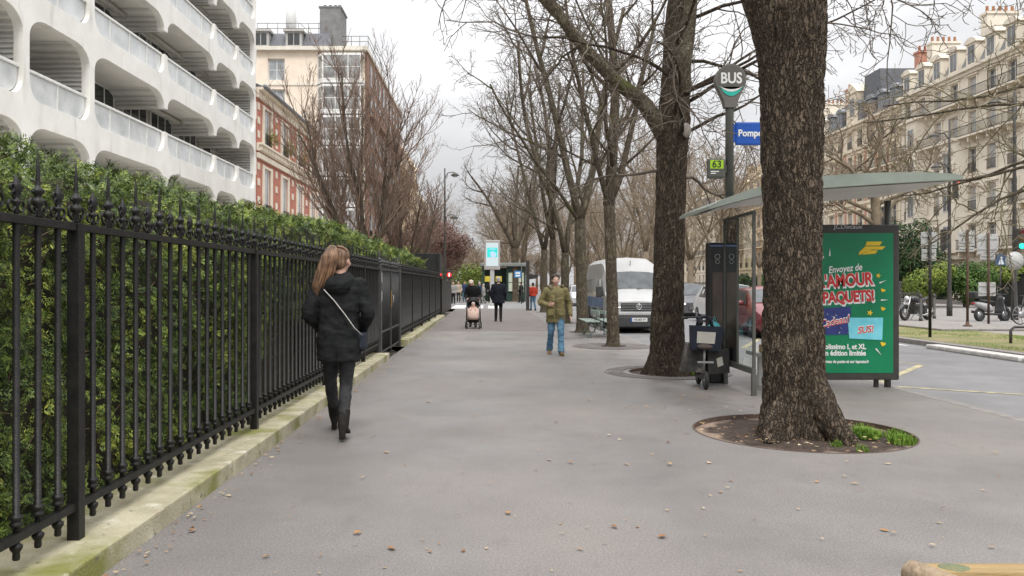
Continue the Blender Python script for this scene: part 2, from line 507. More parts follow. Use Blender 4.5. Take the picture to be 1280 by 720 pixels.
# a paler trampled rim inside the ring
src = p_.inputs['Base Color'].links[0].from_socket
tcx = N_.new('ShaderNodeTexCoord'); vm = N_.new('ShaderNodeVectorMath'); vm.operation = 'DISTANCE'; vm.inputs[1].default_value = (3.12, 7.9, -.03)
nz2 = N_.new('ShaderNodeTexNoise'); nz2.inputs['Scale'].default_value = 3.5
ad2 = N_.new('ShaderNodeMath'); ad2.operation = 'MULTIPLY_ADD'; ad2.inputs[1].default_value = .5
L_.new(tcx.outputs['Object'], vm.inputs[0]); L_.new(tcx.outputs['Object'], nz2.inputs['Vector'])
L_.new(nz2.outputs['Fac'], ad2.inputs[0]); L_.new(vm.outputs['Value'], ad2.inputs[2])
mr2 = N_.new('ShaderNodeMapRange'); mr2.inputs['From Min'].default_value = 1.12; mr2.inputs['From Max'].default_value = 1.22
L_.new(ad2.outputs[0], mr2.inputs['Value'])
mx2 = N_.new('ShaderNodeMix'); mx2.data_type = 'RGBA'; mx2.inputs['B'].default_value = (.27, .2, .155, 1)
L_.new(mr2.outputs[0], mx2.inputs['Factor']); L_.new(src, mx2.inputs['A']); L_.new(mx2.outputs['Result'], p_.inputs['Base Color'])


def pit_z(x, y, t):
    d = noise.fractal(V((x * 4, y * 4, 0)), 1, 2, 4) * .014
    return -.045 + d * (1 - t ** 4) + .06 * max(0, 1 - t * 1.25) ** 1.2


disc('tree_pit_ground', PITS[0][0], PITS[0][1], PITS[0][2], pit_m, pit_z, 120, 40)
for (cx, cy, r) in PITS[1:]:
    disc('tree_pit_ground', cx, cy, r, soil, lambda x, y, t: -.04, 40, 6)
steel = mat('rusty_steel_edging', (.07, .05, .04), (.12, .08, .06), 12, .6)
b = MB()
for i, (cx, cy, r) in enumerate(PITS[:2]):
    o = MB(); n = 96; rg = []
    for k in range(n + 1):
        a = 2 * PI * k / n; c, s = math.cos(a), math.sin(a)
        rg.append([V((cx + (r - .012) * c, cy + (r - .012) * s, -.08)), V((cx + (r - .012) * c, cy + (r - .012) * s, .004)),
                   V((cx + (r + .004) * c, cy + (r + .004) * s, .004)), V((cx + (r + .004) * c, cy + (r + .004) * s, -.08))])
    o.rings(rg, 0, False, caps=False)
    tag(o.build('tree_pit_edging', steel), ['thin rusty steel ring edging the wide earth pit of the big tree', 'steel ring tight round the foot of the thick tree with the mossy limb'][i], 'edging')
# cast grates: concentric ribs round the second and third tree
cast = mat('cast_iron_grate', (.19, .17, .16), (.13, .12, .115), 20, .7)
for i, (cx, cy, r0, r1) in enumerate(((2.92, 13.05, .74, 1.0), (2.87, 18.5, .33, .95))):
    o = MB(); n = 72; r = r0
    while r < r1:
        rg = []
        for k in range(n + 1):
            a = 2 * PI * k / n; c, s = math.cos(a), math.sin(a)
            rg.append([V((cx + q * c, cy + q * s, z)) for q, z in ((r, .001), (r, .011), (r + .035, .011), (r + .035, .001))])
        o.rings(rg, 0, False, caps=False); r += .062
    for k in range(12):
        a = 2 * PI * k / 12; c, s = math.cos(a), math.sin(a)
        o.tube([(cx + r0 * c, cy + r0 * s, .009), (cx + r1 * c, cy + r1 * s, .009)], .012, 4, smooth=False)
    tag(o.build('tree_grate', cast), ['round ribbed cast iron grate at the thick tree with the mossy limb', 'round ribbed cast iron grate at the slender tree before the van'][i], 'tree grate')
o = MB(); o.lathe([(0, .001), (.36, .001), (.36, .008), (.33, .008), (.33, .004), (.27, .004), (.27, .008), (0, .008)], 40, Matrix.Translation((2.15, 21.3, 0)))
tag(o.build('manhole_cover', cast), 'flat round iron manhole cover in the pavement in front of the green bench', 'manhole cover')

leaf_dead = island_mat('dead_leaf', [(.16, .075, .03), (.3, .16, .07), (.42, .3, .17), (.5, .42, .3)], .8, 2)
def scatter_leaves(name, spots, m):
    b = MB()
    for (x, y, s) in spots:
        a = random.random() * 6.28; l, w_ = s, s * random.uniform(.45, .7)
        tz = random.uniform(.005, .02); cu = random.uniform(-.3, .5) * s
        M = Matrix.Translation((x, y, tz)) @ Matrix.Rotation(a, 4, 'Z') @ Matrix.Rotation(random.uniform(-.25, .25), 4, 'X')
        pts = [(-l, 0, 0), (-l * .4, w_ * .8, cu * .4), (l * .3, w_, cu * .5), (l, 0, 0), (l * .3, -w_, cu * .5), (-l * .4, -w_ * .8, cu * .4)]
        b.add([M @ V(p) for p in pts], [(0, 1, 2, 3), (0, 3, 4, 5)])
    return tag(b.build(name, m, fix=False), kind='stuff')


sp_ = []
for k in range(620):
    y = 2.6 + 22 * random.random() ** 1.5; sp_.append((random.uniform(-1.9, 4.8), y, random.uniform(.008, .019) if random.random() < .8 else random.uniform(.02, .034)))
for k in range(420):
    sp_.append((-1.9 + abs(random.gauss(0, .09)), random.uniform(3, 30), random.uniform(.009, .022)))
for k in range(120):
    a = random.random() * 6.28; r = 1.0 * math.sqrt(random.random()); sp_.append((3.06 + r * math.cos(a), 7.83 + r * math.sin(a), random.uniform(.012, .025)))
for k in range(60): sp_.append((random.gauss(2.6, .5), random.gauss(9.6, .6), random.uniform(.012, .025)))
tag(scatter_leaves('fallen_leaves', sp_, leaf_dead), 'small dry brown leaves scattered over the pavement')

grass_m = island_mat('grass_blades', [(.06, .12, .014), (.125, .23, .024), (.22, .33, .05)], .7, 3)
def tufts(name, spots, hmin, hmax):
    b = MB()
    for (x, y, r, n, z0) in spots:
        for k in range(n):
            a = random.random() * 6.28; q = r * math.sqrt(random.random()); px, py = x + q * math.cos(a), y + q * math.sin(a)
            h = random.uniform(hmin, hmax) * (1.15 - .5 * q / r); w_ = random.uniform(.002, .0042); d = random.random() * 6.28
            ln = random.uniform(.2, .9) * h
            dx, dy = math.cos(d), math.sin(d)
            b.add([(px - dy * w_, py + dx * w_, z0), (px + dy * w_, py - dx * w_, z0), (px + dx * ln * .4 + dy * w_ * .7, py + dy * ln * .4 - dx * w_ * .7, z0 + h * .65),
                   (px + dx * ln * .4 - dy * w_ * .7, py + dy * ln * .4 + dx * w_ * .7, z0 + h * .65), (px + dx * ln, py + dy * ln, z0 + h * .9)], [(0, 1, 2, 3), (3, 2, 4)])
    return tag(b.build(name, grass_m, fix=False), kind='stuff')


tufts('grass', [(3.6, 7.66, .15, 1100, -.02), (3.86, 7.45, .13, 420, -.04), (3.96, 7.75, .1, 160, -.04), (3.75, 8.05, .1, 90, -.04), (3.72, 7.8, .14, 260, -.04), (3.16, 7.25, .05, 60, -.04), (3.3, 7.06, .06, 40, -.04), (3.42, 13.0, .16, 500, -.03), (3.5, 13.25, .14, 300, -.03)], .05, .12)
sg = []
for k in range(420):
    x, y = random.uniform(11.4, 14.6), random.uniform(12, 40)
    if noise.noise(V((x * .6, y * .35, 3))) > -.02: sg.append((x, y, .35, 55, .0))
tufts('lawn_grass', sg, .04, .09)
# ================================================================ left side: plinth, railings, gate, hedge
FX = -2.15
plinth_m = mat('plinth_stone', (.46, .42, .3), (.3, .27, .18), 3.2, .9, .4, 60, detail=9)
add_layer(plinth_m, (.2, .2, .06), 2.2, .5, .66, detail=8)
add_layer(plinth_m, (.13, .115, .085), 16, .62, .74, detail=6)
add_layer(plinth_m, (.6, .57, .47), 5, .6, .75)
pth = thing('stone_plinth', 'mossy pale stone plinth running under the iron railings up to the gate', 'plinth', (0, 0, 0))
def plinth(y0, y1, parent, n):
    for k in range(n):
        a = y0 + (y1 - y0) * k / n; c = y0 + (y1 - y0) * (k + 1) / n
        b = MB()
        b.bbox(-2.47, a + .004, -.05, -1.93 + random.uniform(-.004, .004), c - .004, .126, .018, seg=3)
        b.build('stone_block', plinth_m, parent)
plinth(-1, 15.35, pth, 7)
pth2 = thing('stone_plinth', 'second length of pale stone plinth, beyond the gate, under the sheeted railings', 'plinth')
plinth(18.95, 34.4, pth2, 7)
tag(pth, group=None)


def spear_profile(zb, tall):
    z = zb
    if tall:
        return [(.014, 0), (.017, .01), (.017, .05), (.03, .062), (.036, .075), (.03, .088), (.019, .095), (.019, .108), (.034, .12), (.036, .132), (.02, .142),
                (.012, .158), (.0125, .175), (.0115, .23), (.003, .31), (0, .315)]
    return [(.012, 0), (.015, .01), (.015, .045), (.026, .055), (.026, .064), (.014, .072), (.013, .082), (.022, .098), (.027, .122), (.024, .14), (.012, .16), (.003, .182), (0, .185)]


ZT, ZB = 1.745, .30
def picket_mesh(tall):
    b = MB(); prof = [(.0125, ZB - .105), (.0165, ZB - .1), (.0165, ZB - .085), (.0155, ZB - .07), (.026, ZB - .055), (.028, ZB - .045), (.026, ZB - .036), (.016, ZB - .03), (.016, ZB + .045),
                      (.027, ZB + .05), (.029, ZB + .06), (.022, ZB + .068), (.022, ZB + .076), (.029, ZB + .084), (.028, ZB + .096), (.0155, ZB + .105), (.0155, ZT - .02), (.0155, ZT + .012)]
    b.lathe(prof, 10)
    return b
def finial_mesh(tall):
    b = MB(); b.lathe([(r * .8, ZT + .02 + z) for r, z in spear_profile(0, tall)], 10); return b


def spiral(b, cx, cy, cz, sgn, up, s=1.):
    """C scroll in the plane of the railing"""
    pts = []
    for k in range(20):
        t = k / 19; a = PI * .5 + t * 2.6 * PI * .78; r = .056 * s * (1 - .62 * t)
        pts.append((cx, cy + sgn * (r * math.cos(a) * .9 + .012), cz + up * r * math.sin(a)))
    b.tube(pts, [(.0045, .0065)] * 20, 6)


P_T, P_S = picket_mesh(1), picket_mesh(0)
PROTO = {}
PITCH = .17433


def fence_section(y_post, n, label, group, sheet=False, y_end=None):
    """a square post at y_post and the panel that follows it (towards +y)"""
    t = thing('fence_section', label, 'railing', (FX, y_post, 0), 0, group)
    Lp = (n) * PITCH if y_end is None else y_end - y_post
    b = MB(); b.bbox(-.032, -.032, .12, .032, .032, ZT + .02, .004); b.lathe([(r * .85, ZT + .02 + z) for r, z in spear_profile(0, 1)], 10); b.build('post', black_iron, t)
    b = MB(); b.bbox(-.022, .0385, ZT - .02, .022, Lp - .0385, ZT + .02, .003); b.build('top_rail', black_iron, t)
    b = MB(); b.bbox(-.02, .0385, ZB - .02, .02, Lp - .0385, ZB + .02, .003); b.build('bottom_rail', black_iron, t)
    sc = MB()
    for k in range(n):
        y = k * PITCH
        tall = (k % 2 == 0)
        if k > 0:
            key = ('t' if tall else 's')
            if key not in PROTO:
                pk = (P_T if tall else P_S).build('picket', black_iron, t); fn = finial_mesh(tall).build('finial', black_iron, pk)
                PROTO[key] = (pk, fn); pk.location = (0, y, 0)
            else:
                pk = link_copy(PROTO[key][0], t, (0, y, 0)); link_copy(PROTO[key][1], pk)
        # scrolls springing from each spear towards its neighbours
        for sg in (-1, 1):
            yc = y + sg * .042
            if tall: spiral(sc, 0, y + sg * .034, ZT + .084, sg, 1, 1.05); spiral(sc, 0, y + sg * .03, ZT + .05, sg, -1, .5)
            else: spiral(sc, 0, y + sg * .028, ZT + .066, sg, 1, .8); spiral(sc, 0, y + sg * .022, ZT + .14, sg, -1, .4)
    sc.build('scrollwork', black_iron, t, fix=False)
    if sheet:
        b = MB(); b.box(-.052, .04, ZB - .02, -.046, Lp - .04, ZT - .01); b.build('backing_sheet', sheet_m, t)
    return t


sheet_m = mat('black_sheet_steel', (.012, .012, .013), (.02, .02, .02), 3, .5, spec=.35)
GN = 'black iron railing sections along the pavement'
POSTS = [1.0, 4.138, 7.276, 10.414]
lab = ['black iron railing section cut off by the lower corner of the photo', 'black iron railing section following the first square post with the hedge behind',
       'black iron railing section beside the walking woman in the dark coat', 'black sheeted iron railing section just ahead of the walking woman']
for i, y in enumerate(POSTS):
    fence_section(y, 18, lab[i], GN, sheet=(i == 3))
fence_section(13.552, 11, 'short black sheeted railing section ending at the gate post', GN, sheet=True)
for i in range(5):
    fence_section(18.9 + i * 3.138, 18, ['first', 'second', 'third', 'fourth', 'last'][i] + ' black sheeted railing section beyond the gate', GN, sheet=True)

# double gate
gt = thing('garden_gate', 'black sheeted double gate in the iron railings with a brass lock plate', 'gate', (FX, 15.5, 0))
for y in (0, 3.32):
    b = MB(); b.bbox(-.05, y - .05, -.02, .05, y + .05, ZT + .06, .006); b.lathe([(r * 1.4, ZT + .06 + z) for r, z in spear_profile(0, 1)], 10, Matrix.Translation((0, y, 0))); b.build('gate_post', mat('gate_post_grey', (.05, .05, .05), (.08, .08, .08), 6, .4), gt)
for s in (0, 1):
    y0, y1 = (.06, 1.64) if s == 0 else (1.68, 3.26)
    b = MB(); b.box(-.012, y0 + .04, .52, .0, y1 - .04, ZT - .02); lf = b.build('gate_leaf', sheet_m, gt)
    b = MB()
    b.bbox(-.03, y0, .08, .03, y0 + .04, ZT + .02, .004); b.bbox(-.03, y1 - .04, .08, .03, y1, ZT + .02, .004)
    for z in (.08, .48, ZT - .02): b.bbox(-.025, y0 + .0402, z, .025, y1 - .0402, z + .04, .004)
    k = 0
    yy = y0 + .15
    while yy < y1 - .1:
        b.cyl((.012, yy, .121), (.012, yy, ZT - .021), .011, 6); b.lathe([(r, ZT + .02 + z) for r, z in spear_profile(0, k % 2)], 8, Matrix.Translation((0, yy, 0))); yy += .158; k += 1
    b.build('frame', mat('gate_frame', (.03, .03, .03), (.05, .05, .05), 6, .4), lf)
    b = MB(); b.box(-.014, y0 + .042, .122, .004, y1 - .042, .478); b.build('kick_plate', mat('kick_plate_grey', (.07, .072, .075), (.05, .05, .052), 3, .45), lf)
b = MB(); b.bbox(.031, 1.58, .95, .05, 1.64, 1.3, .004); b.build('lock_plate', mat('brass_plate', (.45, .3, .1), (.36, .23, .08), 8, .4, metal=.7), gt)
b = MB(); b.tube([(.05, 1.61, 1.05), (.085, 1.61, 1.06), (.085, 1.61, 1.2), (.05, 1.61, 1.21)], .008, 6); b.build('handle', chrome, gt)
for z in (1.12, 1.48):
    b = MB(); b.bbox(.0505, -.045, z, .056, .03, z + .19, .002); b.build('notice_plate', mat('pale_plate', (.5, .5, .48), (.4, .4, .38), 9, .5), gt)
b = MB(); b.tube([(.02, 1.66, .02), (.02, 1.66, .1)], .02, 8); b.bbox(-.03, 1.6, -.004, .09, 1.72, .02, .004); b.build('drop_bolt', dark_metal, gt)

# hedge
hedge_m = island_mat('hedge_leaf', [(.015, .026, .008), (.04, .066, .016), (.085, .13, .028), (.18, .24, .042), (.42, .43, .08)], .5, 2.6)
N, L, p = nodes_of(hedge_m)
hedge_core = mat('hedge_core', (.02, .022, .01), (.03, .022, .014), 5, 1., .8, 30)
hd = thing('hedge', 'thick clipped green hedge standing close behind the black iron railings', 'hedge', (0, 0, 0))


def hedge_top(y): return 2.2 + .2 * min(1, max(0, (y - 8) / 5)) - .006 * max(0, y - 14) + .07 * noise.noise(V((y * .7, 0, 4))) + .04 * noise.noise(V((y * 2.3, 7, 1)))
def hedge_front(y, z): return -2.52 + .09 * noise.noise(V((y * 1.1, z * 1.1, 2))) + .05 * noise.noise(V((y * 3.7, z * 3.7, 5)))


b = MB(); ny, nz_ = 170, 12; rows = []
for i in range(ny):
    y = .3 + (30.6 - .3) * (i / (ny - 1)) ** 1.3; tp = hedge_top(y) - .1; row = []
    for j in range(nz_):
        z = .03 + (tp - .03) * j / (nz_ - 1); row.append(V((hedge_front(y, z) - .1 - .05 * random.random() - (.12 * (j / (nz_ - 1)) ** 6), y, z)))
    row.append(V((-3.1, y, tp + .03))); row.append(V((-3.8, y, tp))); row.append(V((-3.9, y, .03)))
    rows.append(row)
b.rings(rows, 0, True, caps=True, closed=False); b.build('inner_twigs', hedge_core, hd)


def spray(b, p, n, s, rnd):
    """a small flat spray: stem side leaflets like yew / privet tips"""
    n = n.normalized(); a = n.orthogonal().normalized(); a = Matrix.Rotation(rnd.random() * 6.28, 3, n) @ a
    d = (n * rnd.uniform(.15, .8) + a * rnd.uniform(.4, 1) + V((0, 0, rnd.uniform(-.35, .35)))).normalized()
    sd = d.cross(n).normalized(); up = sd.cross(d)
    k = rnd.randint(4, 6)
    for i in range(k):
        t = (i + .5) / k; base = p + d * (s * t)
        for sg in (-1, 1):
            l = s * (.5 - .25 * t) * rnd.uniform(.8, 1.25); dirn = (sd * sg + d * .75 + up * rnd.uniform(-.25, .25)).normalized()
            wv = d * (l * .2)
            b.add([base, base + dirn * l * .5 + wv, base + dirn * l, base + dirn * l * .5 - wv], [(0, 1, 2, 3)])
    return b


rn = random.Random(5); fol = MB()
def hedge_pts(y0, y1, n, s, ztop_share=.28, zmin=.1):
    for k in range(n):
        y = rn.uniform(y0, y1); tp = hedge_top(y)
        if rn.random() < ztop_share:
            x = -2.5 - 1.3 * rn.random(); nrm = V((.25, 0, 1)); z = tp + rn.uniform(-.06, .05)
            if rn.random() < .12: z += .07 * rn.random()
            if x > -2.62: z -= .05
        else:
            z = zmin + (tp - zmin) * rn.random() ** .9; x = hedge_front(y, z) - .02 + rn.gauss(0, .03); nrm = V((1, rn.uniform(-.5, .5), rn.uniform(-.2, .6)))
            if noise.noise(V((y * 2.1, z * 2.1, 9))) < -.28 and rn.random() < .75: continue
        spray(fol, V((x, y, z)), nrm, s * rn.uniform(.7, 1.35), rn)
hedge_pts(2.6, 5.2, 7600, .062)
hedge_pts(5.2, 9, 7600, .07)
hedge_pts(9, 16, 5200, .095, .5, 1.0)
hedge_pts(16, 30.6, 4600, .13, .6, 1.2)
hedge_pts(.4, 2.6, 500, .1)
tw = MB()
for k in range(420):
    y = rn.uniform(2.8, 14); z = rn.uniform(.3, 2.1); x = hedge_front(y, z)
    q = V((x - .1, y, z)); d = V((rn.uniform(.1, .5), rn.uniform(-1, 1), rn.uniform(-.1, 1))).normalized(); l = rn.uniform(.12, .3)
    fol.tube([q, q + d * l * .5 + V((0, 0, .01)), q + d * l], [.004, .003, .0015], 4, 1)
fol.build('foliage', [hedge_m, mat('hedge_twig', (.16, .11, .07), (.24, .17, .11), 9, .9)], hd, fix=False)

# black screen behind the end of the railings, low end fence, far post with notices
sc_ = thing('screen_wall', 'tall black sheet steel screen block standing behind the far end of the hedge', 'screen', (0, 0, 0))
b = MB(); b.bbox(-3.55, 35.2, .03, -2.2, 37.2, 2.82, .03); b.build('screen_panel', sheet_m, sc_)
b = MB()
for x in (-3.45, -2.9, -2.35): b.box(x, 35.16, .05, x + .05, 35.2, 2.75)
b.build('frame', black_iron, sc_)
ef = thing('end_fence', 'low dark fence with a stout post between the railings and the street corner', 'fence', (0, 0, 0))
b = MB(); b.bbox(-2.2, 34.5, 0, -2.06, 34.66, 1.98, .01); b.build('post', black_iron, ef)
b = MB(); b.box(-2.16, 34.7, .1, -2.12, 44, 1.55); b.build('fence_panel', sheet_m, ef)
b = MB(); b.bbox(-2.19, 34.7, 1.55, -2.09, 44, 1.62, .01); b.build('top_rail', black_iron, ef)

# ================================================================ buildings on the left
def part(name, m, parent): return lambda b: b.build(name, m, parent)


def glazed(b, x0, x1, z0, z1, y, nx, nz, fr=.06, dep=.05):
    """frame bars (index 0) and one pane (index 1) in the plane y, facing -y"""
    b.box(x0 + fr, y + .02, z0 + fr, x1 - fr, y + .03, z1 - fr, 1)
    b.box(x0, y, z0, x0 + fr, y + dep, z1); b.box(x1 - fr, y, z0, x1, y + dep, z1)
    b.box(x0 + fr, y, z0, x1 - fr, y + dep, z0 + fr); b.box(x0 + fr, y, z1 - fr, x1 - fr, y + dep, z1)
    for i in range(1, nx):
        x = x0 + (x1 - x0) * i / nx; b.box(x - fr * .35, y + .004, z0 + fr, x + fr * .35, y + dep, z1 - fr)
    for i in range(1, nz):
        z = z0 + (z1 - z0) * i / nz; b.box(x0 + fr, y + .008, z - fr * .3, x1 - fr, y + dep - .004, z + fr * .3)


concrete_w = mat('white_concrete', (.84, .83, .79), (.74, .73, .69), 1.1, .8, .15, 40, detail=9)
add_layer(concrete_w, (.58, .565, .52), 2.4, .56, .78, stretch=(1, 1, .22), detail=8)
siding = mat('ribbed_siding', (.86, .85, .8), (.78, .77, .72), 1.5, .8)
N, L, p = nodes_of(siding)
wv = N.new('ShaderNodeTexWave'); wv.bands_direction = 'Z'; wv.inputs['Scale'].default_value = 2.4; wv.wave_profile = 'SIN'
tcs = N.new('ShaderNodeTexCoord'); L.new(tcs.outputs['Object'], wv.inputs[0])
gv = N.new('ShaderNodeMapRange'); gv.inputs['From Max'].default_value = .35; gv.inputs['To Min'].default_value = .66; L.new(wv.outputs['Fac'], gv.inputs['Value'])
sv = N.new('ShaderNodeVectorMath'); sv.operation = 'SCALE'; L.new(p.inputs['Base Color'].links[0].from_socket, sv.inputs[0]); L.new(gv.outputs[0], sv.inputs['Scale']); L.new(sv.outputs[0], p.inputs['Base Color'])
bp = N.new('ShaderNodeBump'); bp.inputs['Strength'].default_value = 1; bp.inputs['Distance'].default_value = .1
L.new(wv.outputs['Fac'], bp.inputs['Height']); L.new(bp.outputs[0], p.inputs['Normal'])
rail_glass = mat('railing_glass', (.66, .68, .68), (.46, .48, .48), 1.3, .15, spec=.6)
warm_dark = mat('loggia_back', (.5, .48, .43), (.36, .34, .3), .8, .8)

WB = thing('apartment_block', 'white concrete apartment block with scooped balconies and glass railings rising behind the hedge', 'building', (-11.4, 0, 0))
PY = [12.2, 15.9, 19.6, 22.85, 28.05, 33.1, 36.1, 38.8]
FULL = {12.2, 15.9, 19.6, 22.85, 38.8}
BACK = -1.75
ZR0, FH = 6.8, 2.72


def arc(cy, cz, ry, rz_, a0, a1, n=7):
    return [(cy + ry * math.cos(a0 + (a1 - a0) * k / n), cz + rz_ * math.sin(a0 + (a1 - a0) * k / n)) for k in range(n + 1)]


wall = MB(); wall.box(-14, 12.1, 0, BACK - .1, 39.2, 26.2)
wall.box(BACK - .1, 38.95, 0, -.25, 39.2, 26)
wall.build('wall', concrete_w, WB)
for k in range(-2, 7):
    zr = ZR0 + FH * k; zc = zr - 1.38; zs = zr - .76
    b = MB(); b.box(BACK - .1, 12.2, zc + .02, -.26, 38.94, zc + .42); b.build('floor_slab', mat('soffit_plaster', (.88, .86, .81), (.8, .78, .73), 1.2, .85), WB)
    for ya, yb in zip(PY[:-1], PY[1:]):
        e = .13; r1 = .75; r2 = .5
        bal = MB()
        poly = [(ya, zc - .52), (ya + e, zc - .52)] + arc(ya + e + r1, zc - .52, r1, .52, PI, PI / 2)[1:] + arc(yb - e - r1, zc - .52, r1, .52, PI / 2, 0) + [(yb, zc - .52), (yb, zr), (yb - e, zr)] \
            + arc(yb - e - r2, zs + .5, r2, .5, 0, -PI / 2)[0:] + arc(ya + e + r2, zs + .5, r2, .5, -PI / 2, -PI)[0:] + [(ya + e, zr), (ya, zr)]
        bal.prism(poly, 'x', -.25, 0)
        # curved underside running back into the loggia
        for sgn, y0 in ((1, ya + e), (-1, yb - e)):
            cor = [(y0 + sgn * r1, zc + .018), (y0, zc + .018), (y0, zc - .52)] + [(y0 + sgn * (r1 - r1 * math.cos(a)), zc - .52 + .52 * math.sin(a)) for a in [PI / 2 * q / 7 for q in range(1, 8)]]
            bal.prism(cor, 'x', BACK, -.251, 1)
        bo = bal.build('balcony', [concrete_w, siding], WB)
        gl = MB(); gp = [(ya + e + .03, zr - .06)] + arc(ya + e + r2, zs + .52, r2 - .03, .48, PI, PI * 1.5) + arc(yb - e - r2, zs + .52, r2 - .03, .48, -PI / 2, 0) + [(yb - e - .03, zr - .06)]
        gl.prism(gp, 'x', -.15, -.14); gl.build('glass_railing', rail_glass, bo)
        hr = MB(); hr.bbox(-.17, ya + e, zr - .05, -.09, yb - e, zr + .03, .02)
        nb = max(2, int((yb - ya) / 1.2))
        for q in range(1, nb): hr.box(-.139, ya + (yb - ya) * q / nb - .02, zs + .03, -.11, ya + (yb - ya) * q / nb + .02, zr - .05)
        hr.build('handrail', white_paint, bo)
    # piers between this fin and the next cusp
    for y in PY:
        b = MB()
        if y in FULL: b.box(-.2505, y - .13, zr, -.001, y + .13, zr + FH - 1.38 - .52); b.box(BACK, y - .1, zs - .1, -.2506, y + .1, zr + FH - 1.38, 1)
        else: b.box(BACK, y - .1, zr + FH - 1.38 - .5, -.2506, y + .1, zr + FH - 1.38 - .01, 1)
        b.build('pier', [concrete_w, siding], WB)
    # windows and wall at the back of the loggias
    for i, (ya, yb) in enumerate(zip(PY[:-1], PY[1:])):
        if (i in (0, 2)) or (i == 1 and k != 1) or i == 6:
            b = MB(); b.box(BACK - .08, ya + .1, zs - .1, BACK - .01, yb - .1, zc + FH, 0); b.build('siding_panel', siding, WB)
            if i == 6:
                b = MB(); b.box(BACK - .005, ya + .5, zs, BACK + .02, ya + 1.3, zs + 2.1); b.build('window', dark_glass, WB)
            continue
        M = Matrix.Rotation(PI / 2, 4, 'Z')
        b = MB(); b.box(BACK - .08, ya + .1, zs - .1, BACK - .01, yb - .1, zc + FH, 0); b.build('loggia_wall', warm_dark, WB)
        ny_ = 2 if yb - ya > 4 else 1
        for q in range(ny_):
            w0 = ya + .35 + q * (yb - ya - .3) / ny_; w1 = w0 + (yb - ya - .9) / ny_
            b = MB(); glazed(b, w0, w1, zs - .05, zs + 2.15, 0, 3, 1, .07)
            b.v = [(BACK + .05 - y_, x_, z_) for (x_, y_, z_) in b.v]
            b.build('window', [white_paint, dark_glass], WB)
for (y0, y1, zz) in ((23.2, 27.6, ZR0 + FH * 2 - 1.5), (28.4, 35.8, ZR0 + FH * 2 - 1.5), (28.4, 32.8, ZR0 + FH - 1.5), (28.4, 35.6, ZR0 + FH * 3 - 1.5)):
    b = MB(); b.tube([(BACK + .5, y0, zz), (BACK + .5, y1, zz)], .09, 10); b.build('rolled_awning', mat('awning_canvas', (.62, .6, .55), (.5, .48, .44), 6, .9), WB)

pale_glass = mat('pale_glass', (.42, .45, .46), (.25, .27, .28), .8, .15, spec=.6)
# small red brick house
cream = mat('cream_render', (.78, .7, .58), (.68, .6, .49), 1.6, .85, .1, 30, detail=8)
brick_r = mat('red_brick', (.5, .2, .14), (.4, .15, .105), 2.5, .85, .2, 90)
slate = mat('slate_roof', (.13, .135, .15), (.09, .095, .105), 3, .6, .3, 30)
zinc = mat('zinc_roof', (.24, .25, .27), (.18, .19, .2), 2, .45)
RB = thing('brick_house', 'narrow red brick house with cream window surrounds next to the white block', 'building', (-11.6, 39.6, 0), R(90))
LB = 14.0
nbw = 4
wx = [1.9 + 3.55 * i for i in range(nbw)]
rows_ = [(1.0, 3.4), (4.9, 7.4), (8.55, 10.45)]
b = MB(); b.box(0, .4, 0, LB, 8, 11.1); 
cuts = [0] + list(sum(rows_, ())) + [11.1]
for z0, z1 in zip(cuts[0::2], cuts[1::2]): b.box(0, 0, z0, LB, .399, z1)
for z0, z1 in rows_:
    xs = [0] + list(sum([(x - .6, x + .6) for x in wx], ())) + [LB]
    for x0, x1 in zip(xs[0::2], xs[1::2]): b.box(x0, 0, z0, x1, .399, z1)
b.build('wall', brick_r, RB)
tr = MB()
for z0, z1 in ((3.9, 4.2), (7.75, 8.0), (8.1, 8.4), (10.75, 11.12)): tr.box(-.05, -.14, z0, LB + .05, -.003, z1)
tr.box(0, -.3, 8.401, LB, -.003, 8.5); tr.box(-.05, -.35, 11.121, LB, .2, 11.25)
for k in range(46): tr.box(.1 + k * .3, -.25, 8.15, .25 + k * .3, -.1405, 8.4)
for x in wx:
    for z0, z1 in rows_:
        tr.box(x - .92, -.06, z0 - .15, x - .6, -.003, z1 + .15); tr.box(x + .6, -.06, z0 - .15, x + .92, -.003, z1 + .15)
        tr.box(x - .599, -.055, z1 + .0, x + .599, -.003, z1 + .13); tr.box(x - .9, -.12, z0 - .16, x + .95, -.0605, z0 - .02)
for xm in [.35] + [(a + c) / 2 for a, c in zip(wx[:-1], wx[1:])] + [LB - .5]:
    for z0 in (4.6, 5.5, 6.4, 7.2, 8.8, 9.5, 10.2): tr.box(xm - .2, -.03, z0, xm + .2, -.003, z0 + .35)
tr.build('stone_trim', cream, RB)
for x in wx:
    for i, (z0, z1) in enumerate(rows_):
        b = MB(); glazed(b, x - .6, x + .6, z0, z1, .05, 2, 1, .1); wo = b.build('window', [white_paint, pale_glass], RB)
        if i:
            b = MB()
            for q in range(12): b.box(x - .55 + q * .1, -.1, z0, x - .535 + q * .1, -.085, z0 + .6)
            b.box(x - .59, -.105, z0 + .6, x + .59, -.08, z0 + .64); b.build('balustrade', black_iron, wo)
for x in wx[:3]:
    b = MB(); rr = random.Random(int(x * 10))
    for q in range(120):
        p0 = V((x + rr.gauss(.2, .28), -.22 + rr.gauss(0, .1), 8.75 + abs(rr.gauss(.2, .35)))); spray(b, p0, V((0, -1, .4)), .2, rr)
    b.build('window_plants', island_mat('window_plant_leaf', [(.08, .1, .02), (.2, .17, .04), (.36, .3, .09)], .7, 2) if 'window_plant_leaf' not in MATS else MATS['window_plant_leaf'], RB, fix=False)
b = MB(); b.prism([(-.4, 11.251), (2.5, 12.6), (8, 12.6), (8, 11.251)], 'x', 0, LB); b.build('roof', slate, RB)
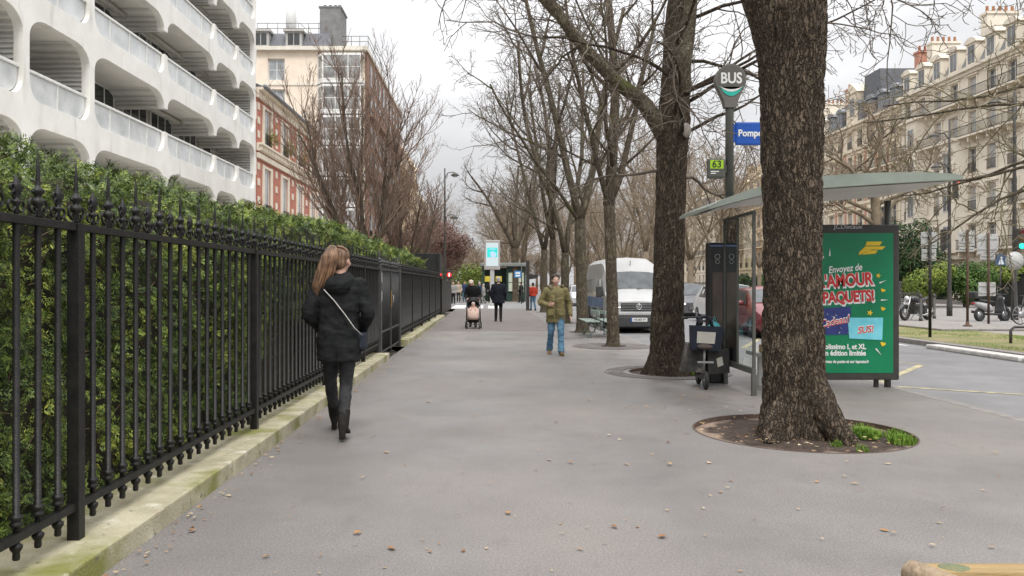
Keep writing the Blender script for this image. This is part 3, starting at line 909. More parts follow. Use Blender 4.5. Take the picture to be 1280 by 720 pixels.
b = MB(); b.tube([(0, -.42, 11.3), (LB, -.42, 11.3)], .09, 8); b.build('gutter', zinc, RB)

pale_glass = mat('pale_glass', (.42, .45, .46), (.25, .27, .28), .8, .15, spec=.6)  # pale tone stands in for sky reflected in the beige building's panes
# beige corner building with glazed bays
beige = mat('beige_stone', (.8, .7, .58), (.7, .6, .49), .9, .85, .15, 20, detail=9)
add_layer(beige, (.58, .48, .39), .8, .58, .8, stretch=(1, 1, .3), detail=8)
brownb = mat('brown_brick', (.3, .18, .13), (.23, .135, .1), 1.2, .9, .2, 40, detail=9)
BB = thing('corner_building', 'tall beige corner building with white glazed bays, slate roof and brown brick street front', 'building', (-22.6, 75, 0))
ZTOP = 23.4
win_cols = [2.6, -1]
st = [(ZTOP - 2.9 * (k + 1) + .15, ZTOP - 2.9 * (k + 1) + 2.2) for k in range(7)]
b = MB(); b.box(0, .41, 0, 6.4, 12, ZTOP); b.box(6.401, .41, 0, 10.79, 29, ZTOP)
cuts = [0.0]
for z0, z1 in reversed(st): cuts += [z0, z1]
cuts.append(ZTOP)
for z0, z1 in zip(cuts[0::2], cuts[1::2]): b.box(0, 0, z0, 6.4, .409, z1)
for z0, z1 in st:
    b.box(0, 0, z0, 1.7, .409, z1); b.box(3.3, 0, z0, 6.4, .409, z1)
b.build('wall', beige, BB)
for z0, z1 in st:
    b = MB(); glazed(b, 1.7, 3.3, z0, z1, .22, 2, 2, .08); b.build('window', [white_paint, pale_glass], BB)
tr = MB()
for z0, z1 in st: tr.box(-.02, -.07, z0 - .5, 6.4, -.003, z0 - .32)
tr.box(-.1, -.45, ZTOP, 11.1, .3, ZTOP + .35); tr.box(10.801, .301, ZTOP, 11.15, 29.2, ZTOP + .35)
tr.box(-.1, .3005, ZTOP + .001, 10.8, 29.2, ZTOP + .2)
tr.build('cornice', mat('pale_cornice', (.7, .66, .58), (.6, .56, .48), 2, .8), BB)
for z0, z1 in st:                                            # projecting bays
    zb, zt = z0 - .1, z1 + .2
    o = MB()
    pl = [(6.41, 0), (7.0, -.8), (10.6, -.8), (10.8, -.6), (10.8, .4), (6.41, .4)]
    o.prism(pl, 'z', zb - .3, zb); o.prism(pl, 'z', zt, zt + .12)
    for (xa, ya, xb, yb, n) in ((6.41, 0, 7.0, -.8, 1), (7.0, -.8, 10.6, -.8, 3)):
        Lw = math.hypot(xb - xa, yb - ya); gm = MB(); glazed(gm, 0, Lw, zb, zt, 0, n, 2, .1, .08)
        gm.box(.1, -.02, zb, Lw - .1, -.004, zb + .12)
        M = Matrix.Translation((xa, ya, 0)) @ Matrix.Rotation(math.atan2(yb - ya, xb - xa), 4, 'Z')
        o.add([M @ V(q) for q in gm.v], gm.f); o.m[-len(gm.f):] = gm.m
    o.build('bay_window', [white_paint, mat('bay_glass', (.34, .34, .33), (.1, .1, .1), .9, .15, spec=.6)], BB)
# street front, facing +x
b = MB(); b.box(10.8, .42, 0, 11.0, 29, ZTOP); b.build('street_front', brownb, BB)
for k in range(9):
    for z0, z1 in st:
        b = MB(); y = 2.2 + k * 3.0; b.box(11.001, y, z0, 11.05, y + 1.2, z1); b.build('window', dark_glass, BB)
for z0, z1 in st[1::2]:
    b = MB(); b.box(11.0, 1.2, z0 - .3, 11.5, 28, z0 - .15); b.box(11.46, 1.2, z0 - .15, 11.49, 28, z0 + .7); b.build('street_balcony', brownb, BB)
b = MB(); b.prism([(-.1, ZTOP + .36), (.8, ZTOP + 1.9), (9, ZTOP + 1.9), (9, ZTOP + .36)], 'x', 0, 7.6); b.box(0, 2.5, ZTOP + 1.9, 5.2, 9, ZTOP + 2.4); b.build('roof', slate, BB)
for x in (1.1, 4.2):
    b = MB(); b.box(x - .75, -.25, ZTOP + .36, x + .75, .7, ZTOP + 1.75, 0); b.box(x - .95, -.45, ZTOP + 1.75, x + .95, .9, ZTOP + 1.95, 0)
    b.box(x - .55, -.26, ZTOP + .5, x - .04, -.251, ZTOP + 1.6, 1); b.box(x + .04, -.26, ZTOP + .5, x + .55, -.251, ZTOP + 1.6, 1); b.build('dormer', [mat('dormer_grey', (.45, .44, .42), (.36, .35, .33), 3, .8), dark_glass], BB)
b = MB(); b.bbox(6.4, .9, ZTOP + .36, 8.4, 4, ZTOP + 4.4, .03); b.box(6.3, .85, ZTOP + 4.4, 8.5, 4.05, ZTOP + 4.55)
for x in (6.7, 7.2, 7.7, 8.1): b.lathe([(.16, ZTOP + 4.55), (.12, ZTOP + 4.95), (.15, ZTOP + 5)], 10, Matrix.Translation((x, 2, 0)))
b.build('chimney', mat('grey_chimney', (.22, .22, .22), (.16, .16, .165), 2, .85), BB)
b = MB(); b.cyl((2.9, 4, ZTOP + 1.8), (2.9, 4, ZTOP + 7.5), .52, 18); b.lathe([(.75, ZTOP + 1.9), (.75, ZTOP + 2.9), (.6, ZTOP + 3.1)], 16, Matrix.Translation((4.3, 4, 0))); b.build('flue', white_paint, BB)
b = MB()
for z in (ZTOP + 2.9, ZTOP + 3.4):
    b.tube([(0, 2.4, z), (6.3, 2.4, z)], .03, 5); b.tube([(8.5, 1.0, z - 1.7), (11, 1.0, z - 1.7), (11, 12, z - 1.7)], .03, 5)
for x in range(0, 7): b.cyl((x, 2.4, ZTOP + 2.4), (x, 2.4, ZTOP + 3.4), .03, 5)
for x in (8.6, 9.4, 10.2, 11): b.cyl((x, 1, ZTOP + .36), (x, 1, ZTOP + 1.7), .03, 5)
b.build('roof_railing', grey_metal, BB)
# ================================================================ stone apartment houses
st_cream = mat('cream_stone', (.78, .69, .54), (.66, .575, .44), .7, .85, .2, 12, detail=9)
add_layer(st_cream, (.55, .46, .34), .9, .58, .8, stretch=(1, 1, .35), detail=8)
st_pale = mat('pale_stone', (.78, .71, .59), (.67, .6, .49), .7, .85, .2, 12, detail=9)
st_gold = mat('honey_stone', (.74, .6, .42), (.62, .49, .33), .7, .85, .2, 12, detail=9)
brick_o = mat('orange_brick', (.52, .26, .19), (.43, .21, .15), 2, .9, .1, 50)
iron_b = mat('balcony_iron', (.035, .035, .036), (.05, .05, .05), 9, .5)
win_pale = mat('window_frame_pale', (.6, .58, .54), (.5, .48, .45), 6, .6)
win_glass = mat('window_glass', (.2, .21, .215), (.07, .075, .08), .8, .1, spec=.6)
curtain = mat('window_curtain', (.6, .58, .55), (.3, .3, .29), 1.2, .3, spec=.5)
pot = mat('terracotta_pot', (.5, .26, .15), (.42, .2, .12), 6, .9)
HP = {}


def window_proto(parent, w, h):
    b = MB(); glazed(b, -w / 2, w / 2, 0, h, 0, 2, 1, .09); b.box(-w / 2 + .09, .005, h * .72, w / 2 - .09, .04, h * .72 + .06)
    fr = MB(); pane = MB()
    for f, mi in zip(b.f, b.m):
        (pane if mi else fr).add([b.v[i] for i in f], [f and tuple(range(len(f)))])
    o = fr.build('window', win_pale, parent, fix=False); p = pane.build('pane', win_glass, o, fix=False)
    p2 = pane.build('pane', curtain, o, fix=False); me2 = p2.data
    bpy.data.objects.remove(p2)
    return o, p, me2


def hauss(label, loc, rz, Lf, nb, wall_m=st_cream, brick=False, fl=(4.2, 3.5, 3.5, 3.4, 3.3, 3.0), balc=(2, 5), roofh=3.4, ch=(0.2, .8), D=13, group='stone apartment houses along the avenue', roof_m=None, dorm='seg', seed=1, oriel=()):
    rr = random.Random(seed)
    t = thing('apartment_house', label, 'building', loc, rz, group)
    bw = Lf / nb; ww, wh = 1.25, 2.25
    zt = sum(fl); wall = MB(); wall.box(0, .41, 0, Lf, D, zt)
    trim = MB(); bk = MB(); z = 0
    pr = None
    for i, h in enumerate(fl):
        french = i > 0
        zs = z + (.35 if french else 1.1); ze = zs + (wh if h > 3.2 else wh - .25)
        hh = ze - zs
        wall.box(0, 0, z, Lf, .409, zs); wall.box(0, 0, ze, Lf, .409, z + h)
        xs = [0]
        for k in range(nb): xs += [bw * (k + .5) - ww / 2, bw * (k + .5) + ww / 2]
        xs.append(Lf)
        for x0, x1 in zip(xs[0::2], xs[1::2]): wall.box(x0, 0, zs, x1, .409, ze)
        if i: trim.box(-.05, -.14, z - .12, Lf + .05, -.003, z + .1)
        for k in range(nb):
            xc = bw * (k + .5)
            trim.box(xc - ww / 2 - .2, -.07, zs, xc - ww / 2, -.003, ze + .1); trim.box(xc + ww / 2, -.07, zs, xc + ww / 2 + .2, -.003, ze + .1)
            trim.box(xc - ww / 2 + .001, -.07, ze, xc + ww / 2 - .001, -.003, ze + .12)
            if i and rr.random() < .8: trim.box(xc - ww / 2 - .3, -.2, ze + .125, xc + ww / 2 + .3, -.003, ze + .25)
            if pr is None:
                pr = window_proto(t, ww, wh); pr[0].location = (xc, .2, zs); pr[0].scale = (1, 1, hh / wh); continue
            o = link_copy(pr[0], t, (xc, .2, zs), scale=(1, 1, hh / wh)); q = link_copy(pr[1], o)
            if rr.random() < .4: q.data = pr[2]
        if i and i not in balc:
            for k in range(nb):
                xc = bw * (k + .5); key = ('guard', round(ww, 2))
                if key not in HP:
                    g_ = MB()
                    for q in range(11): g_.box(-ww / 2 + q * .12, -.02, 0, -ww / 2 + q * .12 + .022, 0, .82)
                    g_.box(-ww / 2, -.03, .82, ww / 2, .01, .88); g_.box(-ww / 2, -.028, .06, ww / 2, .008, .1)
                    HP[key] = g_.build('window_guard', iron_b, t, fix=False); HP[key].location = (xc, -.08, zs)
                else: link_copy(HP[key], t, (xc, -.08, zs))
        if brick and i and i < len(fl) - 1:
            for k in range(nb + 1):
                x0 = max(.15, bw * k - .24); x1 = min(Lf - .15, bw * k + .24)
                if x1 - x0 > .2: bk.box(x0, -.03, z + .25, x1, -.0035, z + h - .3)
        if i in balc:
            s = MB(); s.box(.1, -.85, z + .1, Lf - .1, -.004, z + .26); bo = s.build('balcony', wall_m, t)
            for k in range(nb * 2): trim.box(bw * k / 2 + .25, -.7, z - .35, bw * k / 2 + .45, -.141, z + .099)
            g_ = MB(); n = int(Lf / .16)
            for q in range(n): g_.box(.15 + q * .16, -.82, z + .26, .175 + q * .16, -.8, z + 1.15)
            g_.box(.1, -.84, z + 1.15, Lf - .1, -.78, z + 1.21); g_.box(.1, -.83, z + .34, Lf - .1, -.79, z + .38)
            g_.build('iron_railing', iron_b, bo, fix=False)
        z += h
    trim.box(-.1, -.5, zt - .05, Lf + .1, -.004, zt + .25); trim.box(-.05, -.25, zt - .4, Lf + .05, -.0045, zt - .051)
    wall.add(bk.v, bk.f, 1); wall.build('wall', [wall_m, brick_o], t); trim.build('stone_trim', wall_m, t, fix=False)
    for (x0, x1, f0, f1) in oriel:                                  # stone bow windows
        zz0 = sum(fl[:f0]); zz1 = sum(fl[:f1]); o = MB(); pl = [(x0, -.002), (x0 + .7, -.9), (x1 - .7, -.9), (x1, -.002)]
        o.prism(pl, 'z', zz0, zz1); o.prism([(x0 - .15, -.003), (x0 + .6, -1.1), (x1 - .6, -1.1), (x1 + .15, -.003)], 'z', zz1, zz1 + .3)
        o.prism([(x0 + .1, -.003), (x0 + .9, -.6), (x1 - .9, -.6), (x1 - .1, -.003)], 'z', zz0 - .6, zz0)
        oo = o.build('bow_front', wall_m, t)
        for f in range(f0, f1):
            zz = sum(fl[:f]); wmid = MB(); xm = (x0 + x1) / 2
            wmid.box(xm - .62, -.93, zz + .4, xm + .62, -.905, zz + 2.65, 0); wmid.box(xm - .52, -.935, zz + .5, xm - .04, -.931, zz + 2.55, 1); wmid.box(xm + .04, -.935, zz + .5, xm + .52, -.931, zz + 2.55, 1)
            wmid.build('bow_window', [win_pale, win_glass], oo)
    rf = MB(); rf.prism([(-.1, zt + .251), (.15, zt + .5), (1.3, zt + roofh), (2.2, zt + roofh + .3), (D, zt + roofh + .3), (D, zt + .251)], 'x', .05, Lf - .05)
    ro = rf.build('roof', roof_m or zinc, t)
    for k in range(nb):
        xc = bw * (k + .5); d = MB()
        w2 = .75 if dorm == 'seg' else .65
        d.box(xc - w2, -.15, zt + .26, xc + w2, 1.2, zt + 2.35, 0)
        d.prism([(xc - w2 - .2, zt + 2.351)] + [(xc + (w2 + .2) * math.cos(PI - PI * q / 8), zt + 2.36 + .55 * math.sin(PI * q / 8)) for q in range(9)], 'y', -.3, 1.2, 0)
        d.box(xc - .5, -.17, zt + .5, xc - .04, -.155, zt + 2.15, 1); d.box(xc + .04, -.17, zt + .5, xc + .5, -.155, zt + 2.15, 1)
        d.build('dormer', [wall_m if dorm == 'seg' else zinc, win_glass], t)
    for u in ch:
        c_ = MB(); x = u * Lf; c_.box(x - .5, 2.2, zt + 1, x + .5, 5.2, zt + roofh + 2.4); c_.box(x - .62, 2.1, zt + roofh + 2.4, x + .62, 5.3, zt + roofh + 2.62); co = c_.build('chimney', brick_o if brick else wall_m, t)
        ps = MB()
        for q in range(5): ps.lathe([(.17, zt + roofh + 2.62), (.12, zt + roofh + 3.2), (.16, zt + roofh + 3.25), (.1, zt + roofh + 3.26)], 8, Matrix.Translation((x, 2.5 + q * .6, 0)))
        ps.build('chimney_pots', pot, co)
    return t


XR = 45.
def right(label, y0, y1, nb, **k):
    return hauss(label, (XR, y1, 0), R(-90), y1 - y0, nb, **k)
right('cream stone apartment house at the edge of the photo behind the scooter, with high dormers', 47, 66.9, 6, wall_m=st_cream, fl=(4.4, 3.7, 3.6, 3.5, 3.4, 3.2), balc=(2, 5), oriel=((4.2, 8.6, 1, 4),), seed=3, roofh=4.2)
right('cream stone apartment house with two bow fronts rising behind the sign posts', 67, 87, 7, wall_m=st_pale, fl=(4.4, 3.6, 3.5, 3.5, 3.4, 3.1), balc=(1, 4, 5), oriel=((8.2, 12.2, 1, 4), (2., 5.2, 1, 5)), seed=4, roofh=3.2, ch=(.08, .55, .95))
bh = right('brick and stone apartment house with steep slate pavilion and red chimney stacks', 87.2, 106, 7, wall_m=st_cream, brick=True, fl=(4.2, 3.5, 3.5, 3.4, 3.3, 3.0), balc=(4,), seed=5, roof_m=slate, ch=(.05, .42, .96), roofh=3.6, dorm='zinc')
# pavilion gable on the brick house
pv = MB(); zt = 20.9; pv.box(6.2, -.25, zt + .26, 9.2, 3, zt + 4.0, 0); pv.prism([(6.0, zt + 4.0), (9.4, zt + 4.0), (8.8, zt + 4.5), (7.7, zt + 5.3), (6.6, zt + 4.5)], 'y', -.4, 3, 0)
pv.box(7.1, -.27, zt + 1.2, 8.3, -.255, zt + 3.4, 1); pv.build('gable', [st_cream, win_glass], bh)
pv = MB(); pv.prism([(9.3, zt + .3), (14.2, zt + .3), (13.6, zt + 5.6), (9.9, zt + 5.6)], 'y', .3, 6); pv.build('pavilion_roof', slate, bh)
right('pale stone apartment house seen beside the bus sign, with round headed gables', 106.3, 128, 7, wall_m=st_pale, seed=6, balc=(2, 5), ch=(.3, .7))
right('honey stone apartment house half hidden by the bus shelter roof', 128.3, 150, 7, wall_m=st_gold, seed=7, fl=(4, 3.3, 3.3, 3.2, 3.), balc=(2, 4))
right('low cream stone apartment house far along the avenue behind the bare branches', 150.3, 172, 7, wall_m=st_pale, seed=8, fl=(4, 3.2, 3.2, 3.2), balc=(2,))
right('last cream apartment house of the far row beyond the vans', 172.3, 200, 8, wall_m=st_cream, seed=9, fl=(4, 3.2, 3.2, 3.2, 3), balc=(2,))
# gable with blue-grey conical roof on the house by the bus sign
b = MB(); b.lathe([(1.6, 20.9), (1.6, 24.2), (1.9, 24.3), (0.02, 28.2)], 16, Matrix.Translation((XR, 127.5, 0))); tag(b.build('corner_turret', [slate]), 'round slate capped corner turret between two far stone houses', 'turret')


def left(label, y0, y1, nb, x=-11.8, **k):
    return hauss(label, (x, y0, 0), R(90), y1 - y0, nb, group='stone houses on the near side of the avenue', **k)
left('honey stone apartment house stepping down beyond the brown brick street front', 104.3, 128, 7, wall_m=st_gold, fl=(4, 3.3, 3.2, 3.2, 3.2), seed=12, roofh=3)
left('lower honey stone house next in the row on the near side', 128.3, 152, 7, wall_m=st_cream, fl=(4, 3.2, 3.2, 3.1), seed=13, roofh=3)
left('small grey roofed stone house closing the near row behind the purple tree', 152.3, 200, 12, wall_m=st_gold, fl=(3.8, 3.1, 3.1), seed=14, roofh=2.6, x=-11)
# ================================================================ trees
def bark_mat(name, c1, c2, moss=.0, sc=1.):
    """furrowed bark: plates of differing grey-brown with dark cracks between"""
    m = mat(name, c1, tuple(x * .55 for x in c1), 34 * sc, .95, 0, stretch=(1, 1, .35), detail=8, spec=.2, lo=.3, hi=.7)
    N, L, p = nodes_of(m)
    tc = N.new('ShaderNodeTexCoord'); nz = N.new('ShaderNodeTexNoise'); nz.inputs['Scale'].default_value = 12 * sc; nz.inputs['Detail'].default_value = 4
    L.new(tc.outputs['Object'], nz.inputs['Vector'])
    ad = N.new('ShaderNodeVectorMath'); ad.operation = 'MULTIPLY_ADD'; ad.inputs[1].default_value = (.1 / sc, .1 / sc, .22 / sc)
    L.new(nz.outputs['Color'], ad.inputs[0]); L.new(tc.outputs['Object'], ad.inputs[2])
    mp = N.new('ShaderNodeMapping'); mp.inputs['Scale'].default_value = (36 * sc, 36 * sc, 6.5 * sc); L.new(ad.outputs[0], mp.inputs[0])
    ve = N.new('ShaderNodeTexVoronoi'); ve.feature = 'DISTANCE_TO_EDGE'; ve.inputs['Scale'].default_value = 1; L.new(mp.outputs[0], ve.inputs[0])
    vc = N.new('ShaderNodeTexVoronoi'); vc.inputs['Scale'].default_value = 1; L.new(mp.outputs[0], vc.inputs[0])
    src = p.inputs['Base Color'].links[0].from_socket
    sx = N.new('ShaderNodeSeparateColor'); L.new(vc.outputs['Color'], sx.inputs[0])
    r1 = N.new('ShaderNodeMapRange'); r1.inputs['To Min'].default_value = .6; r1.inputs['To Max'].default_value = 1.5; L.new(sx.outputs[0], r1.inputs['Value'])
    m1 = N.new('ShaderNodeVectorMath'); m1.operation = 'SCALE'; L.new(src, m1.inputs[0]); L.new(r1.outputs[0], m1.inputs['Scale'])
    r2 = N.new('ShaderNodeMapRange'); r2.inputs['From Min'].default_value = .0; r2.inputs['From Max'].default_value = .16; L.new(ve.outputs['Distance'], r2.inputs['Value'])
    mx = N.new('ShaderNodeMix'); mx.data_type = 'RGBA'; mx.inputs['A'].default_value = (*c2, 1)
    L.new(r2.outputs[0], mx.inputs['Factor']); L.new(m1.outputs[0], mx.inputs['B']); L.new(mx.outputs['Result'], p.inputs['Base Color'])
    bp = N.new('ShaderNodeBump'); bp.inputs['Strength'].default_value = .9; bp.inputs['Distance'].default_value = .03
    n2 = N.new('ShaderNodeTexNoise'); n2.inputs['Scale'].default_value = 60 * sc; L.new(tc.outputs['Object'], n2.inputs['Vector'])
    a2 = N.new('ShaderNodeMath'); a2.operation = 'MULTIPLY_ADD'; a2.inputs[1].default_value = .5; L.new(n2.outputs['Fac'], a2.inputs[0]); L.new(r2.outputs[0], a2.inputs[2])
    L.new(a2.outputs[0], bp.inputs['Height']); L.new(bp.outputs[0], p.inputs['Normal'])
    add_layer(m, tuple(x * .5 for x in c1), 2.2, .5, .75, stretch=(1, 1, .4), detail=8); add_layer(m, (c1[0] * 1.7, c1[1] * 1.75, c1[2] * 1.7), 4.5, .6, .78, stretch=(1, 1, .5), detail=9)
    if moss: add_layer(m, (.13, .145, .045), 1.6, .64 - moss, .85 - moss, detail=7)
    return m


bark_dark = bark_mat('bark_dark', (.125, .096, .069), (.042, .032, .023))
bark_mid = bark_mat('bark_mid', (.2, .16, .115), (.06, .045, .033), .06, 1.3)
bark_moss = bark_mat('bark_mossy', (.21, .175, .125), (.08, .065, .045), .07, 1.3)
bark_far = mat('bark_far', (.22, .175, .12), (.13, .1, .07), 3, .95)
twig_m = mat('twig_bark', (.17, .14, .11), (.1, .08, .062), 3, .9)
twig_far = mat('twig_bark_far', (.3, .24, .175), (.2, .155, .11), .6, .95)
twig_red = mat('twig_bark_reddish', (.23, .16, .12), (.14, .098, .075), 1.5, .95)


def smooth_path(cp, n):
    """Catmull-Rom through (point, radius) control points"""
    P = [V(p) for p, r in cp]; Rr = [r for p, r in cp]; out = []; k = len(P)
    for i in range(n):
        t = i / (n - 1) * (k - 1); a = min(int(t), k - 2); f = t - a
        p0, p1, p2, p3 = P[max(a - 1, 0)], P[a], P[a + 1], P[min(a + 2, k - 1)]
        q = .5 * ((2 * p1) + (p2 - p0) * f + (2 * p0 - 5 * p1 + 4 * p2 - p3) * f * f + (3 * p1 - p0 - 3 * p2 + p3) * f ** 3)
        out.append((q, Rr[a] + (Rr[a + 1] - Rr[a]) * f))
    return out


def bark_tube(b, cp, na, nr, amp, flare=0., seed=0, fh=.7, lobes=5, mi=0, plate=(22, 4)):
    path = smooth_path(cp, nr); base = len(b.v); z0 = path[0][0].z
    up = V((1, 0, 0)); vs = []
    for i, (c, r) in enumerate(path):
        t = (path[min(i + 1, nr - 1)][0] - path[max(i - 1, 0)][0]).normalized()
        n1 = (up - t * up.dot(t)).normalized(); n2 = t.cross(n1)
        for j in range(na):
            a = 2 * PI * j / na
            q = V((math.cos(a) * plate[0] * r + seed, math.sin(a) * plate[0] * r, c.z * plate[1] if abs(t.z) > .5 else (c.x + c.y) * plate[1]))
            q = q + V((noise.noise(q * .7), noise.noise(q * .7 + V((9, 0, 0))), 0)) * .5
            dd = noise.voronoi(q)[0]; e = min(1, (dd[1] - dd[0]) * 2.4)
            h = amp * (e - .6) + amp * .9 * noise.noise(V((math.cos(a) * 2.2 * r * 3, math.sin(a) * 2.2 * r * 3, c.z * 1.3 + seed))) + amp * .5 * noise.noise(q * 2.5)
            rr = r + h
            if flare:
                fz = max(0, 1 - (c.z - z0) / fh)
                rr += flare * fz ** 2 * (1 + .7 * math.sin(a * lobes + seed) + .5 * noise.noise(V((math.cos(a) * 2, math.sin(a) * 2, seed))))
            vs.append(c + n1 * math.cos(a) * rr + n2 * math.sin(a) * rr)
    fs = [(i * na + j, i * na + (j + 1) % na, (i + 1) * na + (j + 1) % na, (i + 1) * na + j) for i in range(nr - 1) for j in range(na)]
    fs.append(tuple((nr - 1) * na + j for j in range(na)))
    b.add(vs, fs, mi, True)
    return path


SIDES = [9, 7, 5, 4, 3, 3]


def grow(tr, cr, p, d, ln, r, lvl, P, rn):
    ns = P['seg'][lvl]; pts = [p]; rad = [r]; step = ln / ns; d = d.normalized(); dirs = [d]
    rend = max(P['rmin'], r * P['tap'][lvl])
    for i in range(ns):
        wb = P['wob'][lvl]
        d = (d + V((rn.gauss(0, wb), rn.gauss(0, wb), rn.gauss(0, wb) + P['up'][lvl]))).normalized()
        p = p + d * step; pts.append(p); rad.append(r + (rend - r) * (i + 1) / ns); dirs.append(d)
    (tr if lvl <= P.get('tl', 1) else cr).tube(pts, rad, SIDES[lvl], caps=(lvl < 2))
    if lvl >= P['max']: return
    nch = P['n'][lvl]; az = rn.random() * 6.28
    for k in range(nch):
        t = P['t0'][lvl] + (1 - P['t0'][lvl]) * (k + rn.random() * .9) / nch
        i = min(int(t * ns), ns - 1); f = t * ns - i
        q = pts[i].lerp(pts[i + 1], f); rq = rad[i] + (rad[i + 1] - rad[i]) * f; dd = dirs[i + 1]
        az += 2.4 + rn.uniform(-.5, .5); an = R(P['ang'][lvl] + rn.uniform(-12, 12))
        o = dd.orthogonal().normalized(); o = Matrix.Rotation(az, 3, dd) @ o
        nd = dd * math.cos(an) + o * math.sin(an)
        nl = ln * P['rat'][lvl] * (1.12 - .55 * t) * rn.uniform(.7, 1.25)
        grow(tr, cr, q, nd, nl, max(P['rmin'], min(rq * .8, r * P['rr'][lvl])), lvl + 1, P, rn)


PLANE = dict(seg=[8, 9, 7, 5, 4], wob=[.05, .09, .12, .15, .17], up=[.05, .07, .04, .03, .02], tap=[.45, .25, .25, .4, .5], n=[6, 6, 5, 4], t0=[.35, .2, .15, .15], ang=[36, 42, 45, 45], rat=[.75, .52, .5, .5],
             rr=[.42, .4, .45, .6], rmin=.005, max=4)
DROOP = dict(seg=[8, 8, 8, 7, 5], wob=[.05, .13, .16, .17, .2], up=[.05, -.015, -.05, -.02, .04], tap=[.5, .25, .3, .4, .5], n=[6, 6, 6, 4], t0=[.35, .2, .2, .2], ang=[55, 50, 48, 48], rat=[.7, .55, .5, .42],
             rr=[.38, .38, .45, .6], rmin=.0045, max=4)


def tree_obj(label, name, loc, tr, cr, tm, cm, group, rz=0):
    t = thing(name, label, 'tree', loc, rz, group)
    to = tr.build('trunk', tm, t, fix=False); co = cr.build('crown', cm, t, fix=False)
    return t


GROW = 'bare trees of the pavement row'
# --- the great tree at the bus shelter
rn = random.Random(21); tr, cr = MB(), MB()
cp = [((.02, 0, -.1), .325), ((.0, 0, .15), .315), ((0, 0, .6), .29), ((-.01, .0, 1.4), .275), ((-.01, 0, 2.4), .272), ((-.02, 0, 3.3), .29), ((-.03, 0, 3.9), .33), ((-.04, 0, 4.2), .34)]
bark_tube(tr, cp, 160, 330, .022, .11, 3.1, .5, 3)
root = [((.1, -.14, .7), .1), ((.15, -.2, .4), .14), ((.23, -.3, .15), .14), ((.33, -.42, .0), .1), ((.42, -.52, -.08), .06)]
bark_tube(tr, root, 60, 50, .012, 0, 8, plate=(20, 8))
root = [((-.2, -.2, .3), .08), ((-.3, -.28, .1), .1), ((-.36, -.36, -.06), .07)]
bark_tube(tr, root, 50, 40, .012, 0, 5, plate=(20, 8))
for (cpl, na) in (([((-.1, 0, 3.6), .2), ((-.3, -.05, 4.2), .2), ((-.6, -.1, 5.0), .17), ((-.9, -.2, 6.4), .14), ((-1.3, -.3, 8), .1), ((-1.6, 0, 10), .05)], 50),
                  ([((.05, 0, 3.95), .25), ((.12, .05, 4.6), .23), ((.3, .2, 6), .19), ((.25, .4, 8), .14), ((.4, .3, 11), .05)], 50)):
    path = bark_tube(tr, cpl, na, 90, .012, 0, na + 2)
    for k in range(6):
        q, r_ = path[int(34 + k * 9)]; az = rn.random() * 6.28
        grow(tr, cr, q, V((math.cos(az), math.sin(az), .35)), rn.uniform(2.5, 4.2), .05, 1, DROOP, rn)
for (q, d, l_) in (((.3, .1, 4.5), (1, .1, .55), 3.2), ((.3, 0, 5.8), (.8, -.6, .1), 3.2), ((-.5, 0, 5), (-1, .3, .25), 2.4), ((-.7, -.1, 5.6), (-1, -.4, .1), 3.2), ((.2, .1, 4.6), (.75, .6, .4), 3.)):
    grow(tr, cr, V(q), V(d), l_, .03, 1, DROOP, rn)
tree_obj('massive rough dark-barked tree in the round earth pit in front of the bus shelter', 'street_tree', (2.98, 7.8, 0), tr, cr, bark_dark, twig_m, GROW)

# --- the second tree with the long mossy limb
rn = random.Random(5); tr, cr = MB(), MB()
cp = [((0, 0, -.1), .34), ((0, 0, .2), .3), ((.0, 0, .9), .26), ((.02, 0, 2), .242), ((.06, 0, 3.3), .245), ((.1, 0, 4.1), .265), ((.12, 0, 4.6), .23), ((.16, 0, 5.6), .215), ((.3, 0, 7), .2), ((.2, .2, 9), .13), ((.4, .1, 12), .05)]
pm = bark_tube(tr, cp, 96, 260, .016, .1, 1.3, .5, 5)
b = MB()
M = Matrix.Translation((.34, -.19, 4.0)) @ Matrix.Rotation(R(55), 4, 'Z') @ Matrix.Rotation(R(90), 4, 'X')
lim = [((-.05, 0, 3.9), .16), ((-.42, -.05, 4.42), .12), ((-.82, -.1, 4.72), .11), ((-1.22, -.15, 5.1), .1), ((-1.6, -.2, 5.52), .095), ((-1.95, -.3, 5.95), .088), ((-2.5, -.4, 6.4), .07), ((-3.4, -.4, 7.2), .05)]
mossy = MB(); pl_ = bark_tube(mossy, lim, 36, 110, .008, 0, 4.4)
for k in range(12):
    q, r_ = pl_[36 + k * 6]; az = rn.uniform(-.6, .6) + (PI if k % 2 else 0)
    grow(mossy, cr, q, V((-.5 + rn.uniform(-.3, .3), math.sin(az) * .9, rn.uniform(-.1, .9))), rn.uniform(1.5, 2.6), .024, 2 if k % 3 else 1, DROOP, rn)
sec = [((.25, -.15, 4.55), .1), ((.2, -.22, 5.0), .13), ((.28, -.22, 5.6), .12), ((.32, -.25, 6.6), .1), ((.1, -.3, 8.5), .05)]
ps_ = bark_tube(mossy, sec, 30, 50, .006, 0, 6)
for k in range(12):
    q, r_ = pm[118 + k * 11]; az = rn.random() * 6.28
    grow(tr, cr, q, V((math.cos(az), math.sin(az), .3)), rn.uniform(2.4, 4.), .035, 1, DROOP, rn)
for (q, d, l_) in (((.25, 0, 3.9), (1, .2, .3), 2.6), ((.3, 0, 4.6), (1, -.1, .35), 2.8), ((.3, 0, 5.1), (1, .3, .2), 2.6), ((-.05, 0, 3.3), (-1, .2, .1), 1.6), ((.3, .1, 3.2), (.8, .6, .25), 1.6)):
    grow(tr, cr, V(q), V(d), l_, .032, 2 if l_ < 2 else 1, DROOP, rn)
